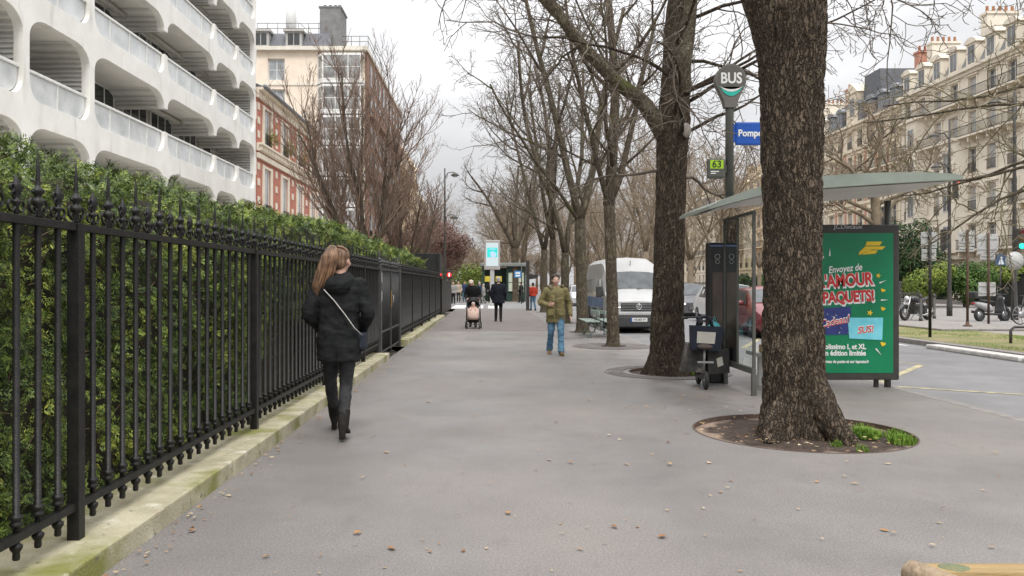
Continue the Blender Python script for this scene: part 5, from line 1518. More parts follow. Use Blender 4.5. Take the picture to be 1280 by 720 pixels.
# ================================================================ masts, signs and signals
lamp_gl = mat('lamp_glass', (.5, .5, .46), (.45, .45, .42), 3, .3)
def lamp(label, x, y, h, arms, r=.075):
    t = thing('street_lamp', label, 'street lamp', (x, y, 0), 0, None)
    b = MB(); b.lathe([(r * 1.6, 0), (r * 1.6, .5), (r * 1.35, .6), (r * 1.15, 1.2), (r, 2), (r * .7, h * .8), (r * .5, h)], 14); b.build('pole', dark_metal, t)
    for (z, dx) in arms:
        b = MB(); b.tube([(0, 0, z - .35), (dx * .3, 0, z - .05), (dx * .8, 0, z), (dx, 0, z - .06)], .025, 7); a = b.build('arm', dark_metal, t)
        b = MB(); b.lathe([(.03, .1), (.07, .08), (.2, -.02), (.24, -.07), (.2, -.08)], 16, Matrix.Translation((dx, 0, z - .12))); b.ell((dx, 0, z - .2), (.17, .17, .09), 14, 6, 1); b.build('lamp_head', [dark_metal, lamp_gl], a)
    return t
lamp('tall slim street lamp standing beside the black screen on the near pavement', -2.42, 43, 7.7, ((7.5, .55), (5.2, .5)), .07)
lamp('dark street lamp with two lantern arms in front of the cream stone houses', 20.8, 36, 8.9, ((8.3, -.75), (6.9, -.6)), .075)
lamp('tall dark mast at the edge of the photo carrying the green traffic signal', 21.1, 32, 9.2, ((8.9, -.8),), .085)


def signal(label, x, y, z, h, lit, rz=0, w=.3, pole=None):
    t = thing('traffic_signal', label, 'traffic signal', (x, y, 0), rz)
    b = MB(); b.bbox(-w / 2, 0, z, w / 2, .2, z + h, .03); ho = b.build('housing', dark_metal, t)
    for i, c in enumerate(('red', 'amber', 'green')):
        zc = z + h * (5 - 2 * i) / 6
        b = MB(); b.lathe([(w * .36, 0), (w * .36, .02), (w * .2, .03), (0, .032)], 16, Matrix.Translation((0, 0, zc)) @ Matrix.Rotation(PI / 2, 4, 'X'))
        m = emis('signal_' + c, {'red': (1, .03, .02), 'amber': (1, .5, .05), 'green': (.02, .85, .5)}[c], 2.2) if lit == c else mat('lens_off_' + c, {'red': (.12, .01, .01), 'amber': (.12, .06, .01), 'green': (.01, .08, .05)}[c], None, 4, .3)
        b.build('lens', m, ho)
        b = MB(); b.tube([(w * .42 * math.cos(a), -.1, zc + w * .42 * math.sin(a)) for a in [PI * k / 8 for k in range(9)]], .012, 5); b.build('hood', dark_metal, ho)
    if pole:
        b = MB(); b.cyl((pole, .1, 0), (pole, .1, z + h + .1), .05, 10); b.box(min(pole, 0), .05, z + h / 2, max(pole, 0), .12, z + h / 2 + .05); b.build('pole', dark_metal, t)
    return t
signal('traffic signal showing green on the mast at the edge of the photo', 21.13, 31.6, 2.82, .84, 'green')
signal('small dark traffic signal high above the tip of the shelter roof', 20.95, 35.6, 5.3, .85, 'red', .9, .26)
signal('dark traffic signal seen from the side beside the two armed street lamp', 20.86, 36.4, 3.0, .95, None, 1.3, .3)
# pedestrian signal with its red man, by the corner
pt = thing('pedestrian_signal', 'pedestrian signal showing a red figure on a dark post at the end of the fence', 'pedestrian signal', (-2.25, 44.5, 0))
b = MB(); b.cyl((0, 0, 0), (0, 0, 2.2), .05, 10); b.build('pole', dark_metal, pt)
b = MB(); b.bbox(-.16, -.22, 1.72, .16, -.04, 2.2, .03); b.bbox(-.14, -.2, .9, .14, -.03, 1.1, .02); ho = b.build('housing', dark_metal, pt)
b = MB(); b.lathe([(.13, 0), (.13, .012), (0, .016)], 16, Matrix.Translation((0, -.222, 1.96)) @ Matrix.Rotation(PI / 2, 4, 'X')); b.build('red_lens', emis('signal_red_far', (.8, .03, .03), 1.1), ho)
b = MB(); b.ell((0, -.245, 2.03), (.022, .01, .025)); b.bbox(-.025, -.25, 1.87, .025, -.238, 2.0, .005); b.build('red_figure', emis('figure_glow', (1, .55, .5), 3), ho)
t = thing('pedestrian_signal', 'smaller red pedestrian signal low on the fence post at the corner', 'pedestrian signal', (-2.1, 34.42, 0))
b = MB(); b.bbox(-.08, -.12, 1.66, .06, 0, 1.95, .02); ho = b.build('housing', dark_metal, t)
b = MB(); b.lathe([(.05, 0), (.05, .01), (0, .014)], 14, Matrix.Translation((-.01, -.121, 1.85)) @ Matrix.Rotation(PI / 2, 4, 'X')); b.build('red_lens', MATS['signal_red_far'], ho)


def back_sign(label, x, y, plates, h, base=True, m=rust_post, zb=0.):
    t = thing('road_sign', label, 'road sign', (x, y, zb))
    b = MB(); b.cyl((0, 0, 0), (0, 0, h), .04, 10); b.build('post', m, t)
    for (x0, z0, x1, z1) in plates:
        b = MB(); b.bbox(x0, .045, z0, x1, .065, z1, .012)
        po = b.build('sign_plate', galv, t)
        b = MB()
        for q in (.25, .75): b.box(x0 + .03, .02, z0 + (z1 - z0) * q - .02, x1 - .03, .0445, z0 + (z1 - z0) * q + .02)
        b.build('bracket', galv, po)
    if base:
        b = MB(); b.lathe([(.14, 0), (.14, .03), (.06, .06), (.05, .16)], 12); b.build('base_plate', m, t)
    return t
back_sign('road sign on a black post seen from behind, nearest to the advertising panel', 11.95, 21.6, ((-.22, 2.42, .22, 2.86), (-.2, 2.08, .2, 2.4)), 2.95, False, black_iron)
back_sign('double road sign seen from behind on a rusty post with a round foot', 15.55, 25.9, ((-.26, 2.62, -.02, 3.12), (.02, 2.62, .26, 3.12), (-.25, 2.42, .25, 2.58)), 3.15, True, rust_post, .07)
back_sign('large pale square road sign seen from behind with a second plate low on its post', 17.3, 27.6, ((-.36, 2.42, .36, 3.12), (-.26, 2.2, .26, 2.41), (-.32, .96, .28, 1.44)), 3.15, False, rust_post, .07)
rs = thing('road_sign', 'round grey road sign seen from behind next to the dark mast', 'road sign', (20.44, 31.0, 0))
b = MB(); b.lathe([(.36, 0), (.36, .02), (0, .022)], 28, Matrix.Translation((0, 0, 2.35)) @ Matrix.Rotation(PI / 2, 4, 'X')); b.build('sign_plate', galv, rs)
b = MB(); b.cyl((0, .06, 0), (0, .06, 2.7), .035, 10); b.build('post', dark_metal, rs)
cs = thing('road_sign', 'small blue and white sign on a thin dark post before the garden wall', 'road sign', (27.3, 42.5, 0))
b = MB(); b.cyl((0, .05, 0), (0, .05, 3.1), .04, 8); b.build('post', dark_metal, cs)
b = MB(); b.prism([(-.3, 2.45), (.3, 2.45), (.36, 2.75), (.2, 2.98), (0, 3.1), (-.2, 2.98), (-.36, 2.75)], 'y', -.02, 0); po = b.build('sign_plate', mat('navy_sign', (.05, .09, .16), (.04, .07, .13), 5, .5), cs)
b = MB(); b.ell((0, -.022, 2.84), (.07, .01, .07)); b.prism([(-.16, 2.5), (.16, 2.5), (.06, 2.76), (-.06, 2.76)], 'y', -.03, -.021); b.build('pictogram', mat('sign_pale', (.55, .6, .62), (.5, .55, .58), 4, .5), po)

# garden wall sheeted black, railings of the front gardens, bollards and barriers
gw = thing('garden_wall', 'long dark sheeted garden wall in front of the cream stone houses', 'wall')
b = MB(); b.bbox(33.0, 38, 0, 33.25, 54.4, 2.0, .02); b.build('wall_panel', mat('wall_dark_sheet', (.02, .02, .02), (.03, .03, .028), 2, .7), gw)
b = MB(); b.bbox(32.95, 38, 2.0, 33.3, 54.4, 2.08, .01); b.build('coping', black_iron, gw)
gf = thing('garden_fence', 'dark iron fence of the front gardens further along the stone houses', 'fence')
b = MB()
for k in range(260): b.box(33.1, 54.6 + k * .35, .3, 33.14, 54.63 + k * .35, 1.75)
b.box(33.08, 54.6, 1.5, 33.16, 146, 1.56); b.box(33.08, 54.6, .4, 33.16, 146, .46); b.build('railing', black_iron, gf, fix=False)
b = MB(); b.box(33.0, 54.6, 0, 33.3, 146, .3); b.build('low_wall', kerb_m, gf)


def cross_barrier(label, x, y, w, rz=0):
    t = thing('street_barrier', label, 'barrier', (x, y, 0), rz); b = MB()
    b.tube([(-w / 2, 0, 0), (-w / 2, 0, .95), (-w / 2 + .06, 0, 1), (w / 2 - .06, 0, 1), (w / 2, 0, .95), (w / 2, 0, 0)], .03, 8); b.build('frame', dark_metal, t)
    b = MB(); b.tube([(-w / 2, 0, .2), (w / 2, 0, .9)], .016, 6); b.tube([(-w / 2, .03, .9), (w / 2, .03, .2)], .016, 6); b.torus((0, .015, .55), .12, .014, 'y', 16, 6); b.build('cross_brace', dark_metal, t)
cross_barrier('dark street barrier with crossed bars between the motorcycles and the lamp', 19.8, 38.4, 2.0)
cross_barrier('dark street barrier with crossed bars just behind the scooter', 20.6, 41.5, 1.8, .2)
b = MB(); b.tube([(-.9, 0, -.05), (-.9, 0, .32), (-.82, 0, .4), (.9, 0, .42), (.9, 0, -.05)], .035, 10)
o = b.build('hoop_rail', dark_metal); o.location = (13.6, 19.4, 0); tag(o, 'low dark hoop rail on the worn lawn at the edge of the photo', 'hoop rail')
for i, (x, y) in enumerate(((18.6, 33.3), (21.4, 33.4), (16.9, 31.2))):
    t = thing('bollard', ['dark bollard behind the scooter seat', 'dark bollard at the front wheel of the scooter', 'dark bollard next to the parked motorcycles'][i], 'bollard', (x, y, 0), 0, 'dark bollards of the paved island')
    b = MB(); b.lathe([(.07, 0), (.07, .1), (.05, .12), (.05, .9)], 12); b.build('post', dark_metal, t)
    b = MB(); b.lathe([(.05, .9), (.065, .92), (.06, 1.0), (.02, 1.05), (0, 1.05)], 12); b.build('cap', dark_metal, t)
ub = thing('utility_box', 'dark utility box standing at the foot of the two armed lamp', 'utility box', (20.6, 40.5, 0))
b = MB(); b.bbox(-.35, 0, .1, .35, .4, 1.5, .03); b.bbox(-.38, -.03, 1.5, .38, .43, 1.58, .02); b.box(-.3, .05, 0, .3, .35, .1); b.build('cabinet', mat('cabinet_dark', (.06, .06, .055), (.08, .08, .075), 5, .6), ub)
b = MB(); b.box(-.3, -.015, .2, -.01, -.002, 1.45); b.box(.01, -.015, .2, .3, -.002, 1.45); b.build('cabinet_door', dark_metal, ub)

# ================================================================ far end of the pavement
ds = thing('display_sign', 'tall backlit display on a post showing a turquoise poster over the pavement', 'display sign', (.17, 52, 0))
b = MB(); b.bbox(-.14, .02, -.01, .14, .22, 2.5, .03); b.build('post', galv, ds)
b = MB(); b.bbox(-.52, -.04, 2.38, .52, .26, 4.32, .06); co = b.build('case', mat('case_grey', (.36, .34, .32), (.3, .28, .27), 4, .5), ds)
b = MB(); b.box(-.4, -.05, 2.62, .4, -.042, 4.14); so_ = b.build('screen', emis('screen_white', (.4, .47, .49), .55), co)
b = MB(); b.box(-.33, -.055, 3.2, .34, -.051, 3.82); b.build('picture', emis('screen_teal', (.03, .5, .46), .55), so_)
b = MB(); b.prism([(-.1, 3.25), (.15, 3.1), (.3, 3.4), (.05, 3.6), (-.15, 3.5)], 'y', -.06, -.056); b.box(-.2, -.058, 3.7, .22, -.0555, 3.76); b.build('picture_detail', emis('screen_blue', (.35, .5, .65), .45), so_)
# second shelter
s2 = thing('bus_shelter', 'dark green far bus shelter with pale maps behind the display sign', 'bus shelter', (1.1, 66, 0))
b = MB(); b.bbox(-1.9, -.4, 2.9, 2.0, 1.6, 3.2, .06); b.build('roof', mat('shelter_grey_roof', (.2, .21, .2), (.16, .17, .16), 3, .5), s2)
dg_ = mat('dark_green_metal', (.014, .035, .026), (.02, .045, .034), 4, .5)
for x in (-1.7, -.9, .3, 1.75):
    b = MB(); b.box(x, -.1, 0, x + .14, .1, 2.9); b.build('column', dg_, s2)
b = MB(); b.box(.45, -.05, 0, 1.74, .0, .7); b.box(.45, -.05, 2.4, 1.74, .0, 2.9); b.box(-1.55, 1.3, 0, 1.74, 1.35, 2.8); b.build('panel', dg_, s2)
for z0, z1 in ((.85, 1.55), (1.6, 2.38)):
    b = MB(); b.box(.47, -.03, z0, 1.73, -.01, z1); b.build('map', mat('pale_map', (.55, .58, .47), (.42, .47, .38), 3, .5), s2)
for x in (-1.5, -.6):
    b = MB(); b.box(x, -.02, 1.65, x + .5, .0, 2.1); b.build('yellow_notice', mat('yellow_notice', (.6, .5, .05), (.5, .4, .04), 3, .5), s2)
bb = thing('bus_stop_flag', 'small blue and white sign plate on a post beside the far shelter', 'sign', (2.05, 58, 0))
b = MB(); b.cyl((.28, .05, 0), (.28, .05, 2.9), .04, 8); b.build('post', dark_metal, bb)
b = MB(); b.bbox(-.25, -.03, 1.9, .25, .03, 2.4, .05); po = b.build('sign_plate', mat('sign_sky_blue', (.04, .22, .5), (.035, .2, .46), 4, .4), bb)
b = MB(); b.box(-.17, -.034, 2.19, .17, -.0305, 2.3); b.box(-.17, -.034, 2.0, .17, -.0305, 2.11); b.build('white_band', p_white, po)
pp = thing('dark_post', 'thick dark post with a small bracket beside the person in the red jacket', 'post', (2.08, 43.5, 0))
b = MB(); b.bbox(-.09, -.09, 0, .09, .09, 2.75, .02); b.build('mast', dark_metal, pp)
b = MB(); b.prism([(.09, 2.0), (.62, 1.95), (.5, 1.75), (.09, 1.7)], 'y', -.08, .08); b.build('bracket', dark_metal, pp)
nl = thing('notice_lamp', 'white cylinder lamp lit at its foot between the forked trees', 'lamp', (3.05, 31.8, 0))
b = MB(); b.cyl((0, 0, 0), (0, 0, 1.1), .06, 10); b.build('post', dark_metal, nl)
b = MB(); b.lathe([(.13, 1.2), (.14, 1.25), (.14, 1.75), (.1, 1.8), (0, 1.8)], 14); b.build('white_cover', white_paint, nl)
b = MB(); b.ell((0, -.06, 1.1), (.13, .1, .1)); b.build('bulb', emis('warm_bulb', (1, .85, .6), 2.5), nl)
# ================================================================ vehicles
def shell(name, st, parent, m, ang=28):
    b = MB(); rg = []
    for y, sec in st:
        rg.append([V((x, y, z)) for x, z in sec] + [V((-x, y, z)) for x, z in reversed(sec[:-1])])
    b.rings(rg, 0, True)
    o = b.build(name, m, parent)
    o.data.set_sharp_from_angle(angle=R(ang))
    bv = None
    return o


def cell(st, i, j, s=1):
    """corners of one body patch on side s"""
    (ya, A), (yb, B) = st[i], st[i + 1]
    return [V((A[j][0] * s, ya, A[j][1])), V((B[j][0] * s, yb, B[j][1])), V((B[j + 1][0] * s, yb, B[j + 1][1])), V((A[j + 1][0] * s, ya, A[j + 1][1]))]


def pane_on(b, q, u0, u1, v0, v1, off=.008, mi=0, outward=None):
    def P(u, v): return (q[0].lerp(q[1], u)).lerp(q[3].lerp(q[2], u), v)
    n = (q[1] - q[0]).cross(q[3] - q[0]).normalized()
    if outward is not None and n.dot(outward) < 0: n = -n
    c = [P(u0, v0) + n * off, P(u1, v0) + n * off, P(u1, v1) + n * off, P(u0, v1) + n * off]
    b.add(c, [(0, 1, 2, 3)], mi)


def wheel(parent, x, y, r, w, s, rimm):
    b = MB(); M = Matrix.Translation((x, y, r)) @ Matrix.Rotation(PI / 2 * s, 4, 'Y')
    b.lathe([(r * .62, -w / 2), (r * .9, -w / 2), (r, -w * .36), (r, w * .36), (r * .9, w / 2), (r * .62, w / 2)], 26, M); o = b.build('wheel', rubber, parent)
    b = MB(); b.lathe([(r * .63, -w * .4), (r * .63, w * .46), (r * .56, w * .47), (r * .54, w * .2), (0, w * .2)], 24, M)
    for k in range(5):
        a = 2 * PI * k / 5; b.tube([M @ V((0, 0, w * .4)), M @ V((r * .57 * math.cos(a), r * .57 * math.sin(a), w * .42))], [r * .12, r * .09], 6)
    b.lathe([(r * .15, w * .2), (r * .15, w * .46), (0, w * .46)], 12, M); b.build('rim', rimm, o)


van_white = mat('van_white', (.41, .41, .4), (.35, .35, .345), 2, .3, spec=.5)
plastic_d = mat('dark_plastic', (.035, .035, .036), (.05, .05, .05), 8, .55)
rim_m = mat('wheel_rim', (.35, .35, .36), (.28, .28, .28), 6, .35, metal=.6)
wind_gl = mat('windscreen_glass', (.07, .08, .084), (.03, .035, .037), 3.5, .06, spec=.6)
head_gl = mat('headlight_glass', (.6, .62, .62), (.35, .36, .37), 12, .1, spec=.8)
plate_m = mat('number_plate_white', (.68, .68, .66), (.6, .6, .58), 6, .4)
VST = [(0, [(.84, .25), (.93, .38), (.97, .6), (.95, .8), (.93, .98), (.7, 1.0), (.4, 1.01), (0, 1.02)]),
       (.08, [(.86, .24), (.96, .36), (1, .6), (.98, .82), (.95, 1.02), (.74, 1.05), (.44, 1.06), (0, 1.07)]),
       (.35, [(.87, .24), (.98, .4), (1, .65), (.99, .95), (.96, 1.1), (.78, 1.16), (.5, 1.19), (0, 1.2)]),
       (.85, [(.87, .24), (.98, .4), (1, .7), (.99, 1.1), (.95, 1.28), (.84, 1.34), (.5, 1.37), (0, 1.38)]),
       (1.38, [(.87, .24), (.98, .4), (1, .75), (.99, 1.18), (.95, 1.68), (.85, 1.95), (.5, 2.0), (0, 2.02)]),
       (1.75, [(.87, .24), (.98, .4), (1, .75), (.99, 1.18), (.95, 1.78), (.87, 2.2), (.6, 2.37), (0, 2.41)]),
       (2.2, [(.87, .24), (.98, .4), (1, .75), (.99, 1.18), (.95, 1.8), (.88, 2.28), (.66, 2.44), (0, 2.48)]),
       (5.75, [(.87, .24), (.98, .4), (1, .75), (.99, 1.18), (.95, 1.8), (.88, 2.28), (.66, 2.44), (0, 2.47)]),
       (5.9, [(.84, .3), (.94, .42), (.96, .75), (.95, 1.18), (.9, 1.78), (.83, 2.22), (.6, 2.38), (0, 2.4)])]


def make_van(label, loc, detail=True, stripe=None):
    t = thing('van', label, 'van', loc); bo = shell('body', VST, t, van_white)
    b = MB()
    for s in (-1, 1):
        for j in (5, 6): pane_on(b, cell(VST, 3, j, s), .06, .95, 0 if j == 6 else .02, 1, .01, 0, V((0, -1, .5)))
    b.build('windscreen', wind_gl, t)
    for s in (-1, 1):
        b = MB(); 
        c = [V((s * 1.0, 1.06, 1.2)), V((s * 1.0, 2.0, 1.2)), V((s * .968, 2.0, 1.72)), V((s * .968, 1.5, 1.72))]
        b.add([p + V((s * .004, 0, 0)) for p in c], [(0, 1, 2, 3)]); b.build('side_window', dark_glass, t)
        b = MB(); c = [V((s * .994, 2.15, 1.24)), V((s * .994, 5.5, 1.24)), V((s * .958, 5.5, 1.74)), V((s * .958, 2.15, 1.74))]; b.add([p + V((s * .006, 0, 0)) for p in c], [(0, 1, 2, 3)]); b.build('rear_side_window', mat('van_side_glass', (.3, .31, .31), (.2, .21, .21), 2, .2), t)
        b = MB(); b.bbox(s * 1.02 - .0, .92, 1.14, s * 1.22, 1.02, 1.5, .03) if s > 0 else b.bbox(-1.22, .92, 1.14, -1.02, 1.02, 1.5, .03)
        b.tube([(s * .97, 1.05, 1.2), (s * 1.08, .97, 1.22)], .03, 6); b.build('wing_mirror', plastic_d, t)
        b = MB(); c = [V((s * .56, -.008, .82)), V((s * .93, .03, .84)), V((s * .955, .12, 1.0)), V((s * .6, .0, .985))]
        b.add([p + V((0, -.02, 0)) for p in c] + [p + V((0, .08, 0)) for p in c], [(0, 1, 2, 3), (0, 1, 5, 4), (1, 2, 6, 5), (2, 3, 7, 6), (3, 0, 4, 7)]); b.build('headlight', head_gl, t)
        for y in (1.05, 4.75): wheel(t, s * .88, y, .34, .24, s, rim_m)
        b = MB(); b.torus((s * .99, 1.05, .36), .4, .035, 'x', 24, 6); b.torus((s * .99, 4.75, .36), .4, .035, 'x', 24, 6); b.build('wheel_arch', plastic_d, t)
        b = MB(); b.box(min(s * 1.003, s * 1.012), 1.5, .66, max(s * 1.003, s * 1.012), 5.6, .74); b.build('side_moulding', plastic_d, t)
        if stripe:
            b = MB(); b.box(min(s * 1.0015, s * 1.0035), .95, .76, max(s * 1.0015, s * 1.0035), 5.7, 1.12); b.build('side_stripe', stripe, t)
    b = MB(); b.bbox(-.56, -.03, .72, .56, .02, .97, .015)
    for k in range(3): b.bbox(-.54, -.045, .745 + k * .075, .54, -.0305, .775 + k * .075, .005, 1)
    b.build('grille', [plastic_d, mat('grille_bar', (.12, .12, .12), (.16, .16, .16), 5, .3)], t)
    b = MB(); b.torus((0, -.052, .85), .085, .012, 'y', 24, 6)
    b.tube([(-.045, -.055, .915), (0, -.055, .86), (.045, -.055, .915)], .009, 5); b.tube([(-.075, -.055, .88), (-.035, -.055, .785), (0, -.055, .85), (.035, -.055, .785), (.075, -.055, .88)], .009, 5); b.build('emblem', chrome, t)
    b = MB(); b.bbox(-.96, -.06, .2, .96, .1, .56, .05); b.bbox(-.93, -.075, .58, .93, .06, .69, .03, 1); b.build('bumper', [plastic_d, van_white], t)
    b = MB(); b.bbox(-.26, -.075, .38, .26, -.0605, .5, .004); b.box(-.26, -.078, .38, -.215, -.0755, .5, 1); pl = b.build('number_plate', [plate_m, mat('plate_blue', (.02, .1, .45), None, 5, .4)], t)
    text_mesh('lettering', 'WS-007-VV', .1, mat('plate_ink', (.03, .03, .03), None, 5, .5), pl, face_cam(.02, -.077, .44), bold=.002, xs=.8, depth=.001)
    b = MB(); b.tube([(-.6, .86, 1.4), (-.1, .93, 1.44)], .012, 5); b.tube([(.1, .86, 1.4), (.6, .93, 1.44)], .012, 5); b.build('wiper', plastic_d, t)
    b = MB(); b.cyl((0, 1.55, 2.2), (0, 1.5, 2.36), .012, 6); b.build('aerial', plastic_d, t)
    b = MB(); b.box(-.84, .9, .1, .84, 5.5, .26); b.build('underbody', plastic_d, t)
    return t


blue_str = mat('blue_decal', (.04, .17, .36), (.025, .06, .17), 2.2, .3); add_layer(blue_str, (.1, .3, .5), 2.2, .55, .7)
van = make_van('white high roofed van with a blue side stripe parked behind the slender tree', (4.72, 25.2, -.12), True, blue_str)
van2 = copy_tree(van, loc=(10.1, 44.5, -.12), label='white van on the road behind the dark grey car')
for c in [c for c in van2.children if c.name.startswith('side_stripe')]: bpy.data.objects.remove(c)


def car_st(L_, h, hood, w=.9):
    k = h / 1.5
    return [(0, [(w * .8, .22), (w * .9, .35), (w * .92, .5), (w * .86, .62), (w * .7, .68), (0, .7)]),
            (.1, [(w * .85, .2), (w * .97, .33), (w * .99, .52), (w * .94, .68), (w * .8, .74), (0, .77)]),
            (.45, [(w * .86, .2), (w, .33), (w, .58), (w * .96, .78), (w * .84, .86), (0, .9)]),
            (hood, [(w * .86, .2), (w, .33), (w, .64), (w * .97, .9), (w * .88, .98), (0, 1.02)]),
            (hood + .75, [(w * .86, .2), (w, .33), (w, .66), (w * .97, .94), (w * .74, h - .1), (0, h - .02)]),
            (hood + 1.6, [(w * .86, .2), (w, .33), (w, .68), (w * .97, .97), (w * .74, h - .05), (0, h + .03)]),
            (L_ - .95, [(w * .86, .2), (w, .33), (w, .7), (w * .97, 1.0), (w * .72, h - .07), (0, h)]),
            (L_ - .3, [(w * .86, .22), (w, .36), (w, .72), (w * .95, 1.02), (w * .78, 1.1), (0, 1.14)]),
            (L_, [(w * .78, .28), (w * .92, .4), (w * .94, .7), (w * .88, .95), (w * .74, .98), (0, 1.0)])]


def make_car(label, loc, paint, L_=4.3, h=1.5, hood=1.05, w=.9, rz=0, lit=True):
    t = thing('car', label, 'car', loc, rz); st = car_st(L_, h, hood, w); shell('body', st, t, paint, 32)
    b = MB()
    for s in (-1, 1): pane_on(b, cell(st, 3, 4, s), .06, .96, .04, 1, .012, 0, V((0, -1, .6)))
    b.build('windscreen', wind_gl, t); b = MB()
    for s in (-1, 1): pane_on(b, cell(st, 6, 4, s), .1, .95, .08, 1, .012, 0, V((0, 1, .6)))
    b.build('rear_window', dark_glass, t)
    for s in (-1, 1):
        for i, (u0, u1) in ((4, (-.55, .94)), (5, (.02, .96))):
            b = MB(); q = cell(st, i, 3, s)
            if i == 4:
                n = V((s * .012, 0, .002)); P = lambda u, v: (q[0].lerp(q[1], u)).lerp(q[3].lerp(q[2], u), v)
                b.add([P(-.5, .07) + n, P(.94, .07) + n, P(.94, .88) + n, P(.1, .88) + n], [(0, 1, 2, 3)])
            else: pane_on(b, q, u0, u1, .07, .88, .01, 0, V((s, 0, .3)))
            b.build('side_window', dark_glass, t)
        for y in (.85, L_ - .8): wheel(t, s * (w - .1), y, .32, .21, s, rim_m)
        b = MB(); b.ell((s * w * .72, .1, .64), (.17, .12, .075), 14, 8); b.build('headlight', emis('headlight_on', (1, .9, .7), 3) if lit else head_gl, t)
        b = MB(); b.ell((s * (w + .1), hood + .5, 1.0), (.12, .06, .08), 12, 8); b.tube([(s * w * .94, hood + .55, .95), (s * (w + .05), hood + .52, .97)], .025, 6); b.build('wing_mirror', paint, t)
        b = MB(); b.ell((s * w * .78, L_ - .03, .85), (.14, .06, .1), 12, 8); b.build('tail_light', mat('tail_red', (.4, .02, .02), None, 5, .2), t)
    b = MB(); b.bbox(-w * .5, -.03, .34, w * .5, .06, .52, .03)
    for k in range(3): b.box(-w * .46, -.036, .37 + k * .05, w * .46, -.031, .385 + k * .05, 1)
    b.build('grille', [plastic_d, chrome], t)
    b = MB(); b.bbox(-.26, -.045, .24, .26, -.037, .34, .003); b.build('number_plate', plate_m, t)
    b = MB(); b.box(-w * .8, .2, .12, w * .8, L_ - .2, .24); b.build('underbody', plastic_d, t)
    return t


make_car('dark grey car with lit headlights queueing on the road beyond the thick tree', (9.75, 37.2, -.12), mat('paint_dark_grey', (.06, .06, .065), (.08, .08, .085), 2, .25, spec=.7), 4.3, 1.62, 1.0, .92)
make_car('white car seen through the shelter glass, standing in the traffic', (9.75, 30.3, -.12), mat('paint_white', (.68, .68, .67), (.62, .62, .61), 2, .25, spec=.7), 4.4, 1.6, 1.05, .92)
make_car('dark red car beside the bus shelter, behind the glass panel', (8.5, 22.4, -.12), mat('paint_dark_red', (.2, .025, .03), (.15, .02, .025), 2, .25, spec=.7), 4.2, 1.48, 1.0, .88)
make_car('small silver car far down the road beyond the vans', (6.6, 56, -.12), mat('paint_silver', (.42, .43, .44), (.36, .37, .38), 2, .3, spec=.7), 4.1, 1.5, 1.0, .88)

# ---------------------------------------------------------------- seat scooter with bags leaning at the shelter
KS = thing('kick_scooter', 'small electric scooter with a saddle parked against the dark shelter totem', 'scooter', (2.97, 10.95, 0), R(-6))
ks_d = mat('scooter_dark', (.03, .029, .028), (.05, .048, .045), 8, .5)
for y, nm in ((-.02, 'rear'), (.62, 'front')):
    b = MB(); b.torus((0, y, .125), .098, .03, 'x', 26, 10); o = b.build('wheel', rubber, KS)
    b = MB(); b.lathe([(.075, -.02), (.075, .02), (.02, .03), (.02, -.03)], 18, Matrix.Translation((0, y, .125)) @ Matrix.Rotation(PI / 2, 4, 'Y')); b.build('rim', rim_m, o)
b = MB(); b.bbox(-.06, .1, .13, .06, .5, .18, .02); b.tube([(0, 0, .14), (0, .12, .17)], .03, 8); b.tube([(-.04, -.02, .125), (-.04, .15, .17)], .014, 6); b.tube([(.04, -.02, .125), (.04, .15, .17)], .014, 6); b.build('deck', ks_d, KS)
b = MB(); b.tube([(0, .5, .17), (0, .6, .3), (0, .55, .95)], .022, 8); b.tube([(-.04, .62, .125), (-.035, .6, .32)], .012, 6); b.tube([(.04, .62, .125), (.035, .6, .32)], .012, 6); b.build('steering_column', ks_d, KS)
b = MB(); b.tube([(-.25, .52, .96), (-.1, .55, .97), (.1, .55, .97), (.25, .52, .96)], .014, 8); b.cyl((-.25, .52, .96), (-.17, .535, .963), .02, 8); b.cyl((.25, .52, .96), (.17, .535, .963), .02, 8); b.build('handlebar', ks_d, KS)
b = MB(); b.tube([(0, .14, .17), (0, .08, .55)], .016, 8); b.bbox(-.11, -.02, .36, .11, .02, .385, .006); b.build('seat_post', rim_m, KS)
b = MB(); b.ell((0, .06, .58), (.11, .14, .04), 16, 8); b.build('saddle', mat('saddle_brown', (.05, .035, .03), (.07, .05, .04), 8, .6), KS)
b = MB(); b.ell((0, .5, .9), (.05, .05, .06), 12, 8); b.build('head_lamp', ks_d, KS)
navy = mat('bag_navy', (.008, .011, .022), (.014, .018, .032), 10, .7)
bg_ = thing('tote_bag', 'navy tote bag with a pale panel hanging from the scooter handlebar', 'bag', (3.02, 11.2, .52))
M = Matrix.Rotation(R(3), 4, 'Y')
b = MB(); b.prism([(-.19, .0), (.21, .0), (.235, .34), (-.215, .34)], 'y', -.07, .07, 0, M); b.build('body', navy, bg_)
b = MB(); b.prism([(-.13, .1), (.12, .1), (.13, .26), (-.13, .26)], 'y', -.0745, -.0705, 0, M); b.build('pale_panel', mat('panel_pale', (.5, .48, .42), (.42, .4, .35), 5, .7), bg_)
for s in (-1, 1):
    b = MB(); b.tube([(-.1, .05 * s, .33), (-.08, .04 * s, .43), (-.03, .0, .47), (.04, .0, .47), (.09, .04 * s, .43), (.11, .05 * s, .33)], .013, 6); b.build('handle', navy, bg_)
b2 = thing('shopping_bag', 'large worn grey shopping bag hanging beside the scooter wheel', 'bag', (2.92, 11.32, .2))
wornb = mat('bag_worn_grey', (.1, .09, .08), (.03, .028, .026), 5, .7, .5, 30); add_layer(wornb, (.3, .27, .24), 5, .58, .7)
b = MB(); b.prism([(-.2, .02), (.1, 0), (.16, .4), (-.12, .42)], 'y', -.08, .1, 0); b.build('body', wornb, b2)
